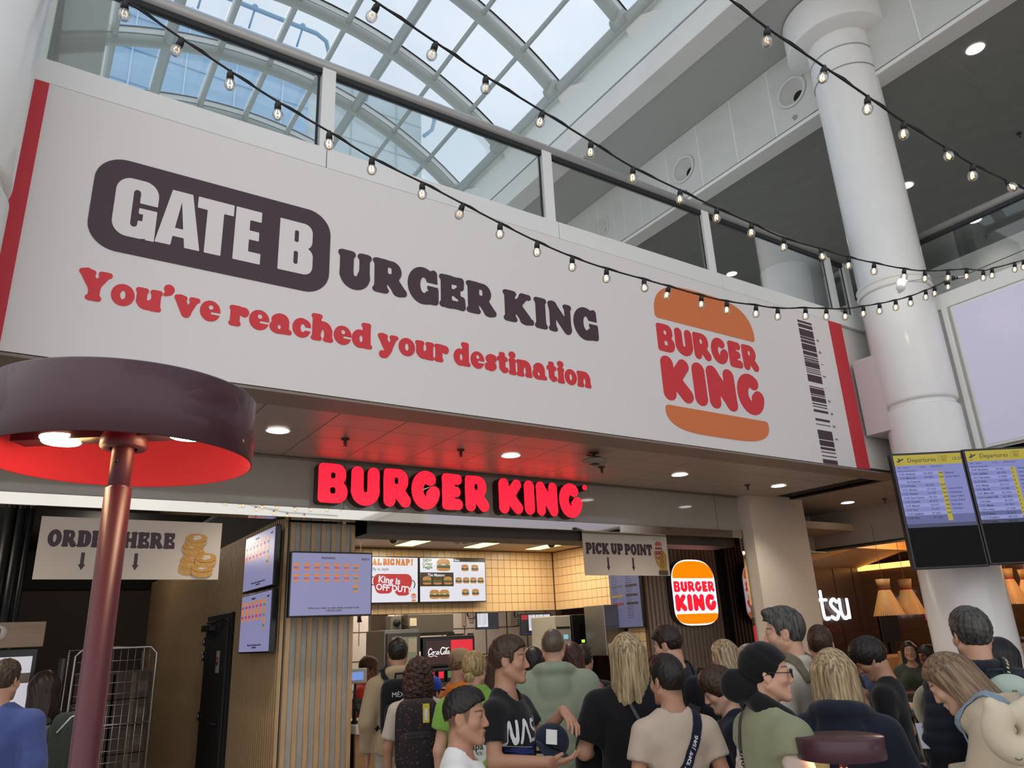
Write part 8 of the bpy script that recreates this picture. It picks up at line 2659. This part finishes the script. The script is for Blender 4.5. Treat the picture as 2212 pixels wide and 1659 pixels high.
dv = Vector(w - e).normalized(); a1 = dv.cross(Vector((0, 0, 1))).normalized(); a2 = dv.cross(a1)
for i in range(14):
    a = 2 * math.pi * i / 14
    c = Vector(w) - dv * .02 + (a1 * math.cos(a) + a2 * math.sin(a)) * .033
    MB().ball(tuple(c), .0065, n=8, m=6).build('bead', mat('bead_black', '#141414', .25), br, local=True)
# cat faced neck pillow hanging on the girl's backpack
cx = pix(2192, 1574, D=2.6)
pw = thing('neck_pillow', 'cream cat faced neck pillow hanging beside the leaning girl', 'pillow', tuple(cx), R_(-38))
pw.matrix_basis = pw.matrix_basis @ Matrix.Scale(.72, 4)
WM[pw.name] = pw.matrix_basis.copy()
PIL = cloth('#c9bda4', bscale=300)
G = Field(*[np.arange(a, b, .006, dtype=np.float32) for a, b in zip((-.2, -.12, -.2), (.2, .12, .22))])
for a in np.linspace(-235, 55, 19):
    G.ell((.088 * math.cos(R_(a)), 0, .088 * math.sin(R_(a)) - .01), (.062, .06, .062), .02)
G.ell((-.085, 0, .10), (.035, .03, .045), .02).ell((.085, 0, .10), (.035, .03, .045), .02)
v, q = G.net()
addmesh('cushion', big_mesh('cushion', v, q, PIL), pw)
FACE = mat('face_thread', '#4a4238', .7)
fb = MB()
for sg in (1, -1):
    MB().tube([(sg * .042 + .016 * math.cos(R_(a)), -.058 + .0 * a, -.118 + .010 * math.sin(R_(a))) for a in np.linspace(180, 360, 8)], .0022, 5).build('closed_eye', FACE, pw, local=True)
    for dz in (0, .012):
        MB().tube([(sg * .03, -.062, -.088 + dz * .3), (sg * .065, -.058, -.084 + dz)], .0015, 5).build('whisker', FACE, pw, local=True)
MB().ball((0, -.062, -.088), .005, .003, .004, n=8, m=6).build('nose', FACE, pw, local=True)
# mint cap of somebody behind, beige hat and papers on the suitcase
mc = thing('mint_hat', 'pale mint bucket hat hanging on the bag behind the girl', 'hat', tuple(pix(2184, 1502, D=3.15)), R_(-30))
G = Field(*[np.arange(a, b, .006, dtype=np.float32) for a, b in zip((-.14, -.14, -.12), (.14, .14, .12))])
G.ell((0, 0, 0), (.10, .07, .085), 0)
v, q = G.net(); addmesh('crown', big_mesh('crown', v, q, cloth('#a9b8ab')), mc)
MB().lathe([(.098, -.02), (.115, -.055), (.11, -.06), (.092, -.03)], n=28, closed=True).build('brim', cloth('#a9b8ab'), mc, local=True)
sc_ = pix(2052, 1640, D=3.95)
su = thing('suitcase', 'black suitcase with a raised grey handle beside the girl', 'suitcase', (sc_[0], sc_[1], 0), R_(-40))
MB().bbox(-.19, -.12, .06, .19, .12, .98, .05).build('shell', mat('case_black', '#16171a', .4), su, local=True)
for i in range(5):
    MB().bbox(-.15 + .075 * i - .012, -.128, .12, -.15 + .075 * i + .012, -.115, .92, .004).build('rib', mat('case_black', '#16171a', .4), su, local=True)
for x in (-.08, .08):
    MB().tube([(x, .08, .95), (x, .08, 1.26)], .010, 8).build('handle_bar', mat('handle_grey', '#8d8c88', .3, .7), su, local=True)
MB().bbox(-.10, .06, 1.25, .10, .10, 1.285, .01).build('grip', BLACKM, su, local=True)
for x in (-.15, .15):
    for y in (-.08, .08):
        MB().lathe([(0, -.012), (.028, -.012), (.03, 0), (.028, .012), (0, .012)], (x, y, .03), 14, 'X').build('wheel', BLACKM, su, local=True)
ht = thing('beige_hat', 'cream bucket hat hung on the suitcase handle, opening towards us', 'hat', tuple(pix(2030, 1541, D=3.85)))
HT = cloth('#b8aa8c', bscale=300)
Mh = Matrix.Rotation(R_(-34), 4, 'Z') @ Matrix.Rotation(R_(72), 4, 'X')
b = MB().lathe([(0, -.10), (.07, -.098), (.082, -.08), (.086, 0), (.088, .006), (.142, .03), (.145, .034), (.14, .036), (.082, .012), (.078, -.075), (.066, -.09), (0, -.092)], n=36)
b.build('felt', HT, ht, local=True, m=Mh)
pa = thing('travel_papers', 'printed white travel paper lying on the suitcase', 'paper', tuple(pix(2030, 1590, D=3.7)))
Mp = Matrix.Rotation(R_(-52), 4, 'Z') @ Matrix.Rotation(R_(48), 4, 'X')
MB().box(-.095, -.07, 0, .095, .07, .004).build('sheet', mat('sheet_white', '#c3c6cf', .6), pa, local=True, m=Mp)
for i in range(5):
    MB().box(-.07 + .02 * (i % 2), .045 - .02 * i, .004, .03 + .01 * (i % 3), .050 - .02 * i, .005).build('print_line', mat('print_grey', '#5c5f68', .7), pa, local=True, m=Mp)
